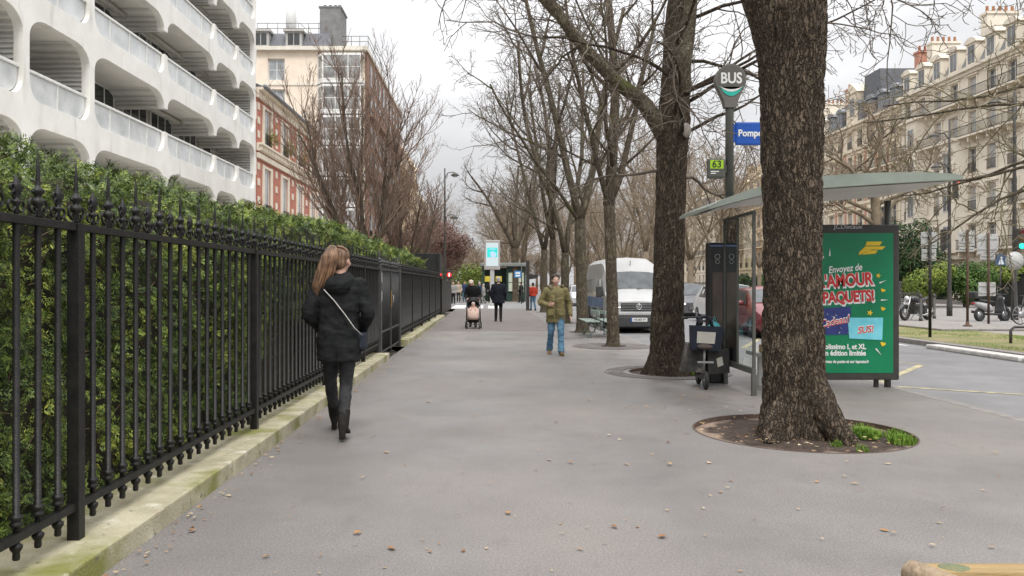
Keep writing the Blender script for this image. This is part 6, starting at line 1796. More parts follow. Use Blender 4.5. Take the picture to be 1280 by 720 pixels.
b = MB(); b.tube([(-.05, 0, .41), (-.02, 0, .55), (.08, 0, .55), (.12, 0, .4)], .01, 6); b.build('handle', wornb, b2)
b3 = thing('shopping_bag', 'black shopping bag with a pale label hanging next to the shelter totem', 'bag', (3.24, 11.3, .18))
b = MB(); b.prism([(-.16, 0), (.14, .02), (.13, .36), (-.17, .36)], 'y', -.1, .06); b.build('body', mat('bag_black', (.018, .017, .017), (.035, .033, .03), 8, .6), b3)
b = MB(); b.prism([(-.03, .1), (.05, .13), (.03, .25), (-.05, .22)], 'y', -.104, -.1005); b.build('pale_label', MATS['panel_pale'], b3)
b = MB(); b.tube([(-.08, 0, .35), (-.05, 0, .5), (.05, 0, .5), (.08, 0, .35)], .01, 6); b.build('handle', MATS['bag_black'], b3)
b4 = thing('plastic_bag', 'crumpled turquoise plastic bag stuffed behind the navy tote bag', 'bag', (3.2, 11.33, .66))
b = MB(); b.ell((0, 0, .1), (.1, .05, .15), 14, 10)
b.v = [tuple(V(p) * (1 + .25 * noise.noise(V(p) * 14))) for p in b.v]; b.build('body', mat('bag_turquoise', (.05, .36, .38), (.08, .28, .32), 9, .4), b4)
b = MB(); b.tube([(-.04, 0, .2), (0, 0, .32), (.05, 0, .2)], .008, 5); b.build('handle', MATS['bag_turquoise'], b4)


# ---------------------------------------------------------------- motorcycles, scooter, bicycle across the road
def spoked(parent, y, r, w, m=rim_m):
    b = MB(); b.torus((0, y, r), r - w * .5, w * .5, 'x', 28, 10); o = b.build('wheel', rubber, parent)
    b = MB(); b.torus((0, y, r), r - w * 1.15, .012, 'x', 24, 6)
    for k in range(10):
        a = 2 * PI * k / 10; b.cyl((0, y, r), (0, y + (r - w) * math.cos(a), r + (r - w) * math.sin(a)), .008, 5)
    b.cyl((-.05, y, r), (.05, y, r), .05, 10); b.lathe([(.12, 0), (.12, .012), (0, .012)], 16, Matrix.Translation((.05, y, r)) @ Matrix.Rotation(PI / 2, 4, 'Y')); b.build('rim', m, o)


def motorcycle(label, loc, rz, tank):
    t = thing('motorcycle', label, 'motorcycle', loc, rz, 'parked two wheelers across the road')
    spoked(t, -.72, .31, .12); spoked(t, .7, .31, .14)
    b = MB()
    for s in (-1, 1): b.tube([(s * .09, -.72, .31), (s * .09, -.5, .95)], .025, 8)
    b.build('fork', chrome, t)
    b = MB(); b.rings([[V((w_ * math.cos(a), y, z + h_ * math.sin(a))) for a in [2 * PI * k / 14 for k in range(14)]] for y, z, w_, h_ in ((-.42, .84, .05, .06), (-.3, .86, .15, .12), (-.05, .84, .17, .13), (.12, .8, .1, .08))]); b.build('tank', tank, t)
    b = MB(); b.rings([[V((w_ * math.cos(a), y, z + h_ * math.sin(a))) for a in [2 * PI * k / 14 for k in range(14)]] for y, z, w_, h_ in ((.08, .8, .09, .05), (.25, .8, .15, .05), (.5, .84, .13, .06), (.78, .92, .06, .04))]); b.build('seat', mat('seat_black', (.02, .02, .02), (.03, .03, .03), 9, .6), t)
    b = MB(); b.bbox(-.17, -.3, .25, .17, .2, .66, .06); b.tube([(0, -.45, .9), (0, .1, .7), (0, .3, .75), (0, .7, .31)], .03, 7); b.tube([(0, -.45, .85), (0, -.35, .4), (0, .1, .28)], .028, 7)
    for k in range(4): b.bbox(-.2, -.26, .42 + k * .05, .2, .12, .445 + k * .05, .01)
    b.build('engine', dark_metal, t)
    b = MB(); b.tube([(.12, -.25, .4), (.16, -.1, .2), (.18, .3, .22), (.2, .75, .38)], [.025, .03, .04, .05], 8); b.build('exhaust', chrome, t)
    b = MB(); b.tube([(-.38, -.35, 1.02), (-.15, -.46, 1.0), (.15, -.46, 1.0), (.38, -.35, 1.02)], .016, 7)
    for s in (-1, 1): b.tube([(s * .28, -.4, 1.02), (s * .34, -.44, 1.16)], .008, 5); b.ell((s * .35, -.44, 1.18), (.06, .015, .04), 10, 6)
    b.build('handlebar', dark_metal, t)
    b = MB(); b.ell((0, -.6, .88), (.1, .08, .1), 14, 8); b.build('headlight', head_gl, t)
    b = MB(); b.rings([[V((w_ * math.cos(a), -.72 + r_ * math.cos(c), .31 + r_ * math.sin(c))) for w_, r_, a in ((.07, .33, 0), (.07, .345, PI), )] for c in [PI * .15 + k * PI * .1 for k in range(8)]], caps=False, closed=False); b.build('mudguard', tank, t)
    b = MB(); b.tube([(-.1, .05, .3), (-.25, .0, .0)], .012, 5); b.build('stand', dark_metal, t)
    return t


motorcycle('black motorcycle with a pale tank parked right beside the advertising panel', (17.05, 31.8, 0), R(-62), mat('tank_black', (.03, .03, .035), (.05, .05, .05), 5, .3))
motorcycle('second motorcycle with white side panels parked behind the black one', (16.7, 33.4, 0), R(-50), mat('tank_white', (.55, .55, .54), (.45, .45, .45), 5, .3))
mdm = thing('motor_scooter', 'grey and black motor scooter with a rear top box standing by the rusty sign post', 'scooter', (19.55, 31.0, 0), R(108), None)
for y in (-.66, .62):
    b = MB(); b.torus((0, y, .26), .2, .065, 'x', 26, 10); o = b.build('wheel', rubber, mdm)
    b = MB(); b.lathe([(.15, -.03), (.15, .03), (.04, .05), (.04, -.05)], 18, Matrix.Translation((0, y, .26)) @ Matrix.Rotation(PI / 2, 4, 'Y')); b.build('rim', rim_m, o)
def fair(b, secs, n=16, mi=0): b.rings([[V((w_ * math.cos(a), y, z + h_ * math.sin(a))) for a in [2 * PI * k / n for k in range(n)]] for y, z, w_, h_ in secs], mi)
sc_grey = mat('scooter_grey', (.4, .4, .4), (.32, .32, .32), 5, .35); sc_blk = mat('scooter_black', (.025, .025, .027), (.04, .04, .04), 5, .4)
b = MB(); fair(b, ((.02, .45, .12, .1), (.2, .52, .18, .18), (.5, .6, .19, .16), (.8, .68, .13, .1), (.92, .72, .04, .04))); b.build('rear_body', sc_grey, mdm)
b = MB(); fair(b, ((-.05, .74, .1, .05), (.15, .76, .16, .06), (.5, .79, .17, .06), (.78, .83, .11, .05))); b.build('seat', MATS['seat_black'], mdm)
b = MB(); b.rings([[V((w_ * math.cos(a), y + .05 * math.sin(a), z)) for a in [2 * PI * k / 14 for k in range(14)]] for y, z, w_ in ((-.3, .22, .14), (-.38, .4, .2), (-.42, .65, .2), (-.44, .85, .16), (-.46, 1.0, .1))]); b.build('front_shield', sc_blk, mdm)
b = MB(); b.bbox(-.16, -.34, .24, .16, .3, .32, .03); b.build('floorboard', sc_blk, mdm)
b = MB(); b.tube([(-.34, -.36, 1.06), (-.12, -.44, 1.03), (.12, -.44, 1.03), (.34, -.36, 1.06)], .02, 7)
for s in (-1, 1): b.tube([(s * .25, -.4, 1.05), (s * .3, -.42, 1.24)], .009, 5); b.ell((s * .32, -.42, 1.27), (.07, .02, .045), 10, 6)
b.build('handlebar', dark_metal, mdm)
b = MB(); b.prism([(-.14, 1.0), (.14, 1.0), (.17, 1.3), (.08, 1.42), (-.08, 1.42), (-.17, 1.3)], 'y', -.5, -.492); b.build('windshield', glass, mdm)
b = MB(); b.ell((0, -.54, .88), (.1, .05, .07), 12, 8); b.build('headlight', head_gl, mdm)
b = MB(); b.bbox(-.2, .7, .9, .2, 1.08, 1.16, .06, seg=3); b.bbox(-.205, .695, 1.0, .205, 1.085, 1.02, .004); b.build('top_box', sc_blk, mdm)
b = MB(); b.ell((0, .95, .7), (.1, .04, .04), 12, 6); b.build('tail_light', MATS['tail_red'], mdm)
b = MB(); b.tube([(.14, .1, .26), (.17, .4, .3), (.17, .8, .38)], [.03, .05, .055], 8); b.bbox(.07, .25, .2, .13, .66, .34, .03); b.build('exhaust', dark_metal, mdm)
b = MB(); b.torus((0, -.66, .26), .29, .03, 'x', 20, 6); b.v = [p for p in b.v]; b.build('front_mudguard', sc_blk, mdm)
b = MB(); b.tube([(-.06, -.66, .26), (-.06, -.5, .9)], .02, 6); b.tube([(.06, -.66, .26), (.06, -.5, .9)], .02, 6); b.build('fork', sc_grey, mdm)
b = MB(); b.tube([(.14, -.62, .1), (.16, -.55, .3), (.15, -.5, .55)], .022, 6); b.build('yellow_lock', mat('lock_yellow', (.5, .5, .05), None, 5, .5), mdm)
bk = thing('bicycle', 'dark bicycle standing cut off by the edge of the photo near the tall mast', 'bicycle', (18.45, 27.0, .07), R(-80))
spoked(bk, -.52, .34, .035); spoked(bk, .52, .34, .035)
b = MB(); fr_ = [((0, .52, .34), (0, -.02, .3)), ((0, -.02, .3), (0, .16, .82)), ((0, -.02, .3), (0, -.4, .72)), ((0, -.4, .78), (0, .12, .76)), ((0, .52, .34), (0, .13, .75)), ((0, -.52, .34), (0, -.38, .92))]
for a, c in fr_: b.cyl(a, c, .018, 8)
b.build('frame', sc_blk, bk)
b = MB(); b.ell((0, .18, .88), (.07, .13, .03), 12, 6); b.cyl((0, .15, .8), (0, .17, .87), .014, 6); b.build('saddle', MATS['seat_black'], bk)
b = MB(); b.tube([(-.28, -.25, .98), (-.1, -.38, .98), (.1, -.38, .98), (.28, -.25, .98)], .013, 6); b.cyl((0, -.38, .9), (0, -.38, .98), .015, 6); b.build('handlebar', dark_metal, bk)
b = MB(); b.torus((.04, -.02, .3), .09, .006, 'x', 18, 5); b.cyl((.04, -.02, .3), (.08, .06, .16), .01, 6); b.cyl((-.04, -.02, .3), (-.08, -.1, .44), .01, 6); b.bbox(.07, .02, .15, .15, .1, .17, .004); b.bbox(-.15, -.14, .43, -.07, -.06, .45, .004); b.build('pedals', dark_metal, bk)
# ================================================================ people
def remesh(groups, name, mats, parent, vox, smooth=2, disp=None):
    """weld overlapping shapes into one continuous surface; every face takes the material of the nearest source shape"""
    b = MB(); src = []
    for (mb, mi) in groups:
        o = len(b.v); b.add(mb.v, mb.f, mi); src += [(V(p), mi) for p in mb.v]
    tmp = b.build('tmp', mats)
    md = tmp.modifiers.new('r', 'REMESH'); md.mode = 'VOXEL'; md.voxel_size = vox
    s = tmp.modifiers.new('s', 'SMOOTH'); s.iterations = smooth; s.factor = .5
    dg = bpy.context.evaluated_depsgraph_get(); dg.update()
    me = bpy.data.meshes.new_from_object(tmp.evaluated_get(dg))
    bpy.data.objects.remove(tmp)
    me.name = name; me.materials.clear()
    for m in mats: me.materials.append(m)
    if disp:
        for vtx in me.vertices: vtx.co = vtx.co + vtx.normal * disp(vtx.co)
    if len(mats) > 1:
        kd = kdtree.KDTree(len(src))
        for i, (p, mi) in enumerate(src): kd.insert(p, i)
        kd.balance()
        for f in me.polygons: f.material_index = src[kd.find(f.center)[1]][1]
    else:
        me.polygons.foreach_set('material_index', [0] * len(me.polygons))
    me.polygons.foreach_set('use_smooth', [True] * len(me.polygons))
    o = bpy.data.objects.new(name, me); COL.objects.link(o); o.parent = parent
    return o


def limb(mb, pts, rad, n=14):
    """tapered limb with rounded ends"""
    pts = [V(p) for p in pts]; path = smooth_path([(p, 0) for p in pts], 4 * len(pts)); k = len(path); m = len(rad)
    rr = []
    for i in range(k):
        t = i / (k - 1) * (m - 1); a = min(int(t), m - 2); rr.append(rad[a] + (rad[a + 1] - rad[a]) * (t - a))
    mb.tube([p for p, _ in path], rr, n)
    mb.ell(pts[0], (rr[0],) * 3, 12, 8); mb.ell(pts[-1], (rr[-1],) * 3, 12, 8)


def stack(mb, secs, n=22, ang=0):
    """torso-like loft: (cx, cy, z, rx, ry)"""
    mb.rings([[V((cx + rx * math.copysign(abs(math.cos(a)) ** .85, math.cos(a)), cy + ry * math.copysign(abs(math.sin(a)) ** .85, math.sin(a)), z)) for a in [2 * PI * k / n for k in range(n)]] for cx, cy, z, rx, ry in secs])


def hand(mb, w, d, thumb_side, s=1., curl=.6, fr=.0088):
    """palm, four bent fingers of different length and a thumb from the side of the palm; w = wrist, d = pointing direction"""
    w = V(w); d = V(d).normalized(); sd = V(thumb_side); sd = (sd - d * sd.dot(d)).normalized(); n = d.cross(sd)
    mb.rings([[w + d * t * s + sd * a_ * s * math.cos(q) + n * .014 * s * math.sin(q) for q in [2 * PI * k / 12 for k in range(12)]] for t, a_ in ((-.01, .026), (.03, .036), (.075, .041), (.092, .036))])
    for i, (off, l_) in enumerate(((.03, .072), (.0105, .08), (-.0095, .074), (-.028, .058))):
        p0 = w + (d * .075 + sd * off) * s; dirn = d; pts = [p0]
        for k in range(3):
            ax = sd; dirn = Matrix.Rotation(curl * (.55 if k == 0 else 1) * (1 if True else 0), 3, ax) @ dirn
            p0 = p0 + dirn * (l_ * s * (.42, .33, .25)[k]); pts.append(p0)
        limb(mb, pts, [fr * s, fr * s * .95, fr * s * .8], 8)
    p0 = w + (d * .02 + sd * .03) * s
    limb(mb, [p0, p0 + (d * .03 + sd * .028) * s, p0 + (d * .062 + sd * .03 + n * -.012) * s], [.012 * s, .0105 * s, .009 * s], 8)


skin = mat('skin', (.52, .32, .24), (.46, .27, .2), 9, .55, spec=.35)
eye_w = mat('eye_white', (.6, .58, .56), None, 5, .3); eye_d = mat('eye_dark', (.03, .02, .015), None, 5, .3); lip = mat('lip', (.4, .17, .15), None, 5, .5)


def head_shapes(c, s=1., yaw=0., tilt=0.):
    """front is +y; returns (skin, [eye/lip shapes])"""
    M = Matrix.Translation(c) @ Matrix.Rotation(yaw, 4, 'Z') @ Matrix.Rotation(tilt, 4, 'X') @ Matrix.Scale(s, 4)
    sk = MB(); rot = M.to_3x3()
    def E(mb, p, r): mb.ell(M @ V(p), r, 16, 10, 0, rot)
    E(sk, (0, -.005, .02), (.077, .097, .1)); E(sk, (0, .025, -.045), (.06, .07, .07)); E(sk, (0, .055, -.085), (.034, .034, .026))
    sk.tube([M @ V((0, .092, .015)), M @ V((0, .116, -.022)), M @ V((0, .096, -.034))], [.009 * s, .015 * s, .012 * s], 8)
    for sg in (-1, 1):
        E(sk, (sg * .079, -.008, -.012), (.012, .024, .032)); E(sk, (sg * .032, .088, .03), (.024, .012, .008)); E(sk, (sg * .042, .07, -.03), (.024, .024, .026))
    ew, ed, lp = MB(), MB(), MB()
    for sg in (-1, 1): E(ew, (sg * .031, .0865, .008), (.014, .008, .008)); E(ed, (sg * .031, .0925, .008), (.007, .005, .0075))
    E(lp, (0, .093, -.056), (.024, .009, .008))
    return sk, ew, ed, lp, M


def leg_pts(hip, knee, ank): return [hip, V(hip).lerp(V(knee), .5), knee, V(knee).lerp(V(ank), .35) + V((0, -.012, 0)), ank]


def shoe(mb, ank, yaw, l_=.27, w=.047, pitch=0, heel=0.):
    M = Matrix.Translation(ank) @ Matrix.Rotation(yaw, 4, 'Z') @ Matrix.Rotation(pitch, 4, 'X')
    rg = []
    for t, hw, zt in ((-.26, .026, -.02), (-.22, .036, .03), (-.05, .038, .045), (.2, .043, .0), (.45, .047, -.032), (.66, .04, -.045), (.74, .022, -.055)):
        zb = -.085 + (heel if t < .1 else heel * max(0, 1 - (t - .1) / .3) * .6)
        hw *= w / .047
        rg.append([M @ V((x * hw, t * l_, z)) for x, z in ((-1, zb), (-.95, zb + .03), (-.6, zt), (0, zt + .012), (.6, zt), (.95, zb + .03), (1, zb))])
    mb.rings(rg)


def person(label, loc, rz, cfg, group=None):
    H_ = cfg['h']; S = H_ / 1.75; vox = cfg.get('vox', .012)
    t = thing('person', label, 'person', loc, rz, group)
    def P(x, y, z): return V((x * S, y * S, z * S))
    L = cfg['legs']                                         # ((hip,knee,ankle,foot yaw,pitch) left, right) in 1.75 m units
    arms = cfg['arms']                                      # ((shoulder, elbow, wrist, hand dir, thumb) left, right)
    lean = cfg.get('lean', 0)
    body = MB()
    stack(body, [(0, 0, .86 * S, .13 * S, .09 * S), (0, 0, .95 * S, .165 * S, .115 * S), (0, lean * .2, 1.08 * S, .14 * S, .1 * S), (0, lean * .5, 1.25 * S, .165 * S, .11 * S), (0, lean * .8, 1.4 * S, .18 * S, .1 * S), (0, lean * .9, 1.46 * S, .12 * S, .075 * S), (0, lean, 1.49 * S, .06 * S, .06 * S)])
    hc = V(cfg['head'])
    limb(body, [P(0, lean * .95, 1.43), (hc + V((0, -.01, -.06))) * S], [.06 * S, .054 * S])
    legm, shm, slm = MB(), MB(), MB()
    shms = []
    for hip, knee, ank, yaw, pitch in L:
        shm = MB(); shms.append(shm)
        pts = [V(p) * S for p in leg_pts(V(hip), V(knee), V(ank))]; g = cfg.get('legw', 1.)
        limb(body, pts, [.08 * S, .075 * S, .052 * S, .05 * S, .036 * S]); limb(legm, pts, [.097 * S * g, .088 * S * g, .066 * S * g, .063 * S * g, cfg.get('hemw', .055) * S * g])
        shoe(shm, V(ank) * S, yaw, .27 * S, .047 * S, pitch, cfg.get('heel', 0))
        if cfg.get('boots'): limb(shm, [V(ank) * S + V((0, -.005, -.01)), V(ank) * S + (V(knee) - V(ank)) * S * .34], [.05 * S, .058 * S])
        if cfg.get('heel'):
            M = Matrix.Translation(V(ank) * S) @ Matrix.Rotation(yaw, 4, 'Z') @ Matrix.Rotation(pitch, 4, 'X'); shm.box(-.028, -.075, -.125, .028, -.02, -.05, 0, M)
    stack(legm, [(0, 0, .8 * S, .12 * S, .09 * S), (0, 0, .9 * S, .172 * S, .118 * S), (0, 0, 1.02 * S, .155 * S, .11 * S)])
    sk, ew, ed, lp, HM = head_shapes(hc * S, S, cfg.get('yaw', 0), cfg.get('tilt', 0))
    body.add(sk.v, sk.f)
    slv = MB()
    for sh, el, wr, hd_, th in arms:
        limb(body, [V(sh) * S, V(el) * S, V(wr) * S], [.05 * S, .042 * S, .028 * S])
        if cfg.get('hands', True): hand(body, V(wr) * S, hd_, th, S * 1.02, cfg.get('curl', .5))
        aw = cfg.get('armw', 1.); limb(slv, [V(sh) * S, V(sh).lerp(V(el), .5) * S, V(el) * S, V(el).lerp(V(wr), .5) * S, V(wr).lerp(V(el), .06) * S], [.078 * S * aw, .074 * S * aw, .066 * S * aw, .06 * S * aw, .05 * S * aw])
    remesh([(body, 0), (ew, 1), (ed, 2), (lp, 3)], 'body', [cfg.get('skin', skin), eye_w, eye_d, lip], t, cfg.get('bvox', vox), 1)
    remesh([(legm, 0)], 'trousers', [cfg['trousers']], t, vox, 2, cfg.get('legdisp'))
    for sm in shms: remesh([(sm, 0)], 'boot' if cfg.get('boots') else 'shoe', [cfg['shoes']], t, min(vox, .012), 1)
    ct = MB(); hem = cfg['hem']; cw = cfg.get('cw', 1.)
    zz = [hem, hem + .02, .9 if hem < .85 else hem + .08, 1.06, 1.22, 1.36, 1.44, 1.485]
    flare = cfg.get('flare', .02)
    prof = [(.196 + flare, .152 + flare), (.2 + flare, .155 + flare), (.2 + flare * .6, .16), (.178 * cfg.get('waist', 1), .145), (.198, .155), (.208, .14), (.165, .11), (.085, .085)]
    stack(ct, [(0, lean * (z - .9) / .55 if z > .9 else 0, z * S, a * S * cw, c * S * cw) for z, (a, c) in zip(zz, prof)], 28)
    ct.add(slv.v, slv.f)
    grp = [(ct, 0)]
    mats_ = [cfg['coat']]
    for ex in cfg.get('extra', []): ex(ct, S)
    co = remesh(grp, 'coat', mats_, t, vox, 2, cfg.get('disp'))
    if cfg.get('hair'):
        hm = MB(); cfg['hair'](hm, HM, S); remesh([(hm, 0)], 'hair', [cfg['hairm']], t, min(vox, .01), 2, cfg.get('hdisp'))
    return t, S, HM, co


def cloth(name, c, c2, sc=5, bump=.35, bs=14, rough=.85): return mat(name, c, c2, sc, rough, bump, bs, dist=.02, spec=.15)
coat_black = cloth('coat_black', (.017, .018, .018), (.009, .0095, .01), 9, .5, 22)
jean_blue = cloth('jean_blue', (.115, .22, .31), (.06, .125, .2), 6, .5, 18); jean_dark = cloth('jean_dark', (.05, .05, .052), (.028, .028, .03), 8, .4, 25)
olive = cloth('parka_olive', (.2, .17, .078), (.14, .12, .055), 5, .6, 14, .6)
suede = cloth('boot_suede', (.015, .013, .012), (.025, .022, .02), 14, .3, 40); brown_sh = cloth('shoe_brown', (.16, .1, .05), (.1, .06, .03), 10, .2, 40)
navy_c = cloth('coat_navy', (.016, .018, .026), (.01, .011, .016), 7, .4, 18); black_t = cloth('trouser_black', (.013, .013, .014), (.02, .02, .02), 8, .3, 20)
red_j = cloth('jacket_red', (.42, .05, .03), (.33, .04, .025), 6, .3, 18); grey_j = cloth('jacket_grey', (.28, .27, .26), (.2, .2, .19), 6, .3, 18); teal_j = cloth('jacket_blue', (.03, .05, .11), (.02, .035, .08), 6, .3, 18)
beige_c = cloth('coat_beige', (.4, .33, .26), (.3, .25, .19), 6, .3, 18)
hair_br = mat('hair_brown', (.26, .15, .085), (.06, .032, .018), 5, .45, .6, 30, stretch=(9, 9, .8), spec=.6)
hair_dk = mat('hair_dark', (.03, .022, .018), (.05, .035, .025), 20, .6, .5, 60); hair_gr = mat('hair_grey', (.4, .38, .36), (.28, .27, .26), 20, .6, .5, 60); fur = mat('hood_fur', (.26, .22, .15), (.14, .115, .075), 40, .95, 1., 90)


def wr_disp(a, f): return lambda p: a * .55 * max(0, abs(noise.noise(V((p.x * f * 1.6 + p.z * f * .7, p.y * f * 1.6, p.z * f * 3.2)))) * 2 - .3) + a * (noise.noise(V((p.x * f, p.y * f, p.z * f * 1.9))) + .5 * noise.noise(V((p.x * f * 2.3, p.y * f * 2.3, p.z * f * 3.4 + 5))))


def cap_hair(hm, M, S):
    rot = M.to_3x3(); hm.ell(M @ V((0, -.016, .035)), (.087, .1, .1), 18, 12, 0, rot); hm.ell(M @ V((0, -.05, -.02)), (.076, .062, .07), 16, 10, 0, rot)
def bushy_hair(hm, M, S):
    rot = M.to_3x3(); hm.ell(M @ V((0, -.02, .055)), (.093, .1, .095), 18, 12, 0, rot); hm.ell(M @ V((0, -.055, .0)), (.084, .062, .08), 16, 10, 0, rot)
def pony_hair(hm, M, S):
    cap_hair(hm, M, S)
    pts = [(.0, -.085, .09), (-.01, -.14, .1), (-.03, -.165, .03), (-.07, -.16, -.1), (-.12, -.15, -.22), (-.155, -.14, -.31), (-.175, -.135, -.36)]
    hm.tube([M @ V(p) for p in pts], [.03 * S, (.045 * S, .035 * S), (.062 * S, .042 * S), (.078 * S, .042 * S), (.07 * S, .036 * S), (.045 * S, .025 * S), .012 * S], 14)
    for k in range(9):
        o = V((random.uniform(-.05, .05), random.uniform(-.02, .03), 0)); q = [M @ (V(p) + o * min(1, i / 2.5) + V((-.01 * i * random.random(), 0, 0))) for i, p in enumerate(pts[1:])]
        hm.tube(q, [.02 * S] * 3 + [.017 * S, .012 * S, .008 * S], 8)


# --- the woman walking away
def w_hood(ct, S):
    ct.rings([[V((.135 * S * g * math.cos(a), (-.03 + .11 * g * math.sin(a)) * S, (z + .025 * math.sin(a)) * S)) for a in [2 * PI * k / 20 for k in range(20)]] for z, g in ((1.36, 1.0), (1.42, 1.12), (1.47, 1.05), (1.51, .8))])
    ct.ell((0, -.13 * S, 1.4 * S), (.12 * S, .065 * S, .09 * S), 16, 10)
W = dict(h=1.8, vox=.011, bvox=.009, head=(.012, .03, 1.625), yaw=-.35, legs=(((-.075, 0, .92), (-.1, .2, .51), (-.1, .5, .13), 0.06, 0), ((.085, 0, .92), (.06, .03, .5), (.05, -.1, .14), -.05, -.1)),
         arms=(((-.185, 0, 1.405), (-.258, -.05, 1.14), (-.18, .12, .98), (.45, .5, -.6), (0, .3, 1)), ((.185, 0, 1.405), (.268, -.05, 1.14), (.195, .13, .98), (-.45, .5, -.6), (0, .3, 1))), hem=.715, cw=.98, flare=.004, waist=.99, legw=.9, hemw=.048,
         boots=True, armw=.93, heel=.04, coat=coat_black, trousers=jean_dark, shoes=suede, hair=pony_hair, hairm=hair_br, extra=[w_hood], disp=wr_disp(.011, 7), legdisp=wr_disp(.005, 12), hdisp=lambda p: .006 * noise.noise(V((p.x * 60, p.y * 60, p.z * 7))))
wt, S, HM, co = person('woman with a long brown ponytail in a dark hooded coat walking away along the railings', (-1.41, 7.45, 0), R(4), W)
hs = MB(); rh = random.Random(8)
pt_ = [(.0, -.085, .09), (-.01, -.14, .1), (-.03, -.165, .03), (-.07, -.16, -.1), (-.12, -.15, -.22), (-.155, -.14, -.31), (-.18, -.135, -.39)]
for k in range(150):
    a_ = rh.uniform(0, 2 * PI); q_ = [.02, .043, .064, .078, .072, .05, .035]; l_ = rh.randint(5, 7); e_ = rh.uniform(.9, 1.12)
    path = [HM @ (V(p) + V((math.cos(a_) * w_ * e_ + rh.gauss(0, .004), math.sin(a_) * w_ * .58 * e_ + rh.gauss(0, .003), 0))) for p, w_ in zip(pt_[:l_], q_)]
    hs.tube(path, [.0035] * (l_ - 1) + [.0012], 4)
for k in range(60):
    a_ = rh.uniform(-1.1, 1.1); st_ = [HM @ V((math.sin(a_) * .09 * math.cos(u), -.02 - .085 * math.sin(u) * abs(math.cos(a_ * .6)), .04 + .1 * math.sin(u) - .0 + .03 * (1 - u))) for u in (.1, .5, .9, 1.3)]
    hs.tube(st_, .0025, 4)
hair_o = [c for c in wt.children if c.name.startswith('hair')][0]
hs.build('hair_strands', mat('hair_strand', (.34, .2, .115), (.12, .062, .035), 9, .4, spec=.6), hair_o, fix=False)
b = MB(); pts = [(-.115, -.15, 1.36), (-.02, -.175, 1.26), (.08, -.178, 1.13), (.155, -.165, 1.02), (.215, -.08, .95)]
b.tube([V(p) * S for p in pts], [(.008, .005)] * 5, 6); b.build('bag_strap', mat('pale_strap', (.55, .53, .5), (.45, .43, .4), 9, .5), wt)
b = MB(); b.bbox(.17 * S, -.06 * S, .82 * S, .25 * S, .1 * S, .97 * S, .02); o = b.build('shoulder_bag', navy, wt)
b = MB()
for sgn in (-1, 1): b.tube([(.1 * S * sgn + .04, -.165 * S, (1.0 - .02 * k) * S) for k in range(2)], .003, 4)
b.tube([(0, -.168 * S, .74 * S), (.004, -.172 * S, .9 * S)], .003, 4); b.build('coat_seam', mat('seam_dark', (.006, .006, .006), None, 5, .9), co)

# --- the man in the olive parka
def fur_hood(ct, S): ct.ell((0, -.07 * S, 1.47 * S), (.15 * S, .1 * S, .075 * S), 18, 10)
Mn = dict(h=1.64, vox=.011, bvox=.0085, head=(0, .03, 1.63), legs=(((-.09, 0, .92), (-.1, .16, .5), (-.1, .26, .09), .1, 0), ((.09, 0, .92), (.1, .03, .49), (.12, -.2, .11), -.1, -.25)),
          arms=(((-.2, 0, 1.4), (-.305, -.06, 1.12), (-.325, .05, .86), (.05, .2, -1), (.3, .9, 0)), ((.2, 0, 1.4), (.33, -.02, 1.14), (.17, .24, 1.08), (-.9, .35, .3), (0, .3, 1))), hem=.7, cw=.98, flare=.015, waist=1.1, armw=1.0, legw=1.04, hemw=.07,
          coat=olive, trousers=jean_blue, shoes=brown_sh, hair=bushy_hair, hairm=hair_dk, extra=[fur_hood], disp=wr_disp(.009, 9), legdisp=wr_disp(.012, 11), hdisp=lambda p: .012 * noise.noise(p * 60))
mt, S, HM, co = person('man in an olive hooded parka and blue jeans walking towards the camera', (1.36, 16.4, 0), PI, Mn)
b = MB(); b.tube([V(p) * S for p in ((-.14, .02, 1.5), (-.165, -.06, 1.5), (-.11, -.15, 1.47), (0, -.18, 1.46), (.11, -.15, 1.47), (.165, -.06, 1.5), (.14, .02, 1.5), (.08, .1, 1.44))], .036 * S, 10)
b.v = [tuple(V(p) + V(noise.noise_vector(V(p) * 40)) * .014) for p in b.v]; b.build('fur_trim', fur, co)
b = MB(); b.tube([V((0, .2 - .012 * k, 1.38 - .09 * k)) * S if False else V((.0, (.172 + .012 * k - .0016 * k * k) * 1.06, 1.38 - .1 * k)) * S for k in range(7)], .006, 5); b.build('zip', mat('zip_dark', (.05, .045, .02), None, 5, .5), co)
for sx in (-1, 1):
    b = MB(); b.bbox(sx * .12 * S - .07, .19 * S, .86 * S, sx * .12 * S + .07, .235 * S, 1.0 * S, .015); b.build('pocket', olive, co)
b = MB(); b.bbox(.045 * S, .235 * S, 1.08 * S, .07 * S, .27 * S, 1.17 * S, .006); o = b.build('mobile_phone', mat('phone_dark', (.03, .03, .035), None, 5, .2)); o.location = (1.36, 16.4, 0); o.rotation_euler = (0, 0, PI); tag(o, 'small dark phone held by the man in the olive parka', 'phone')
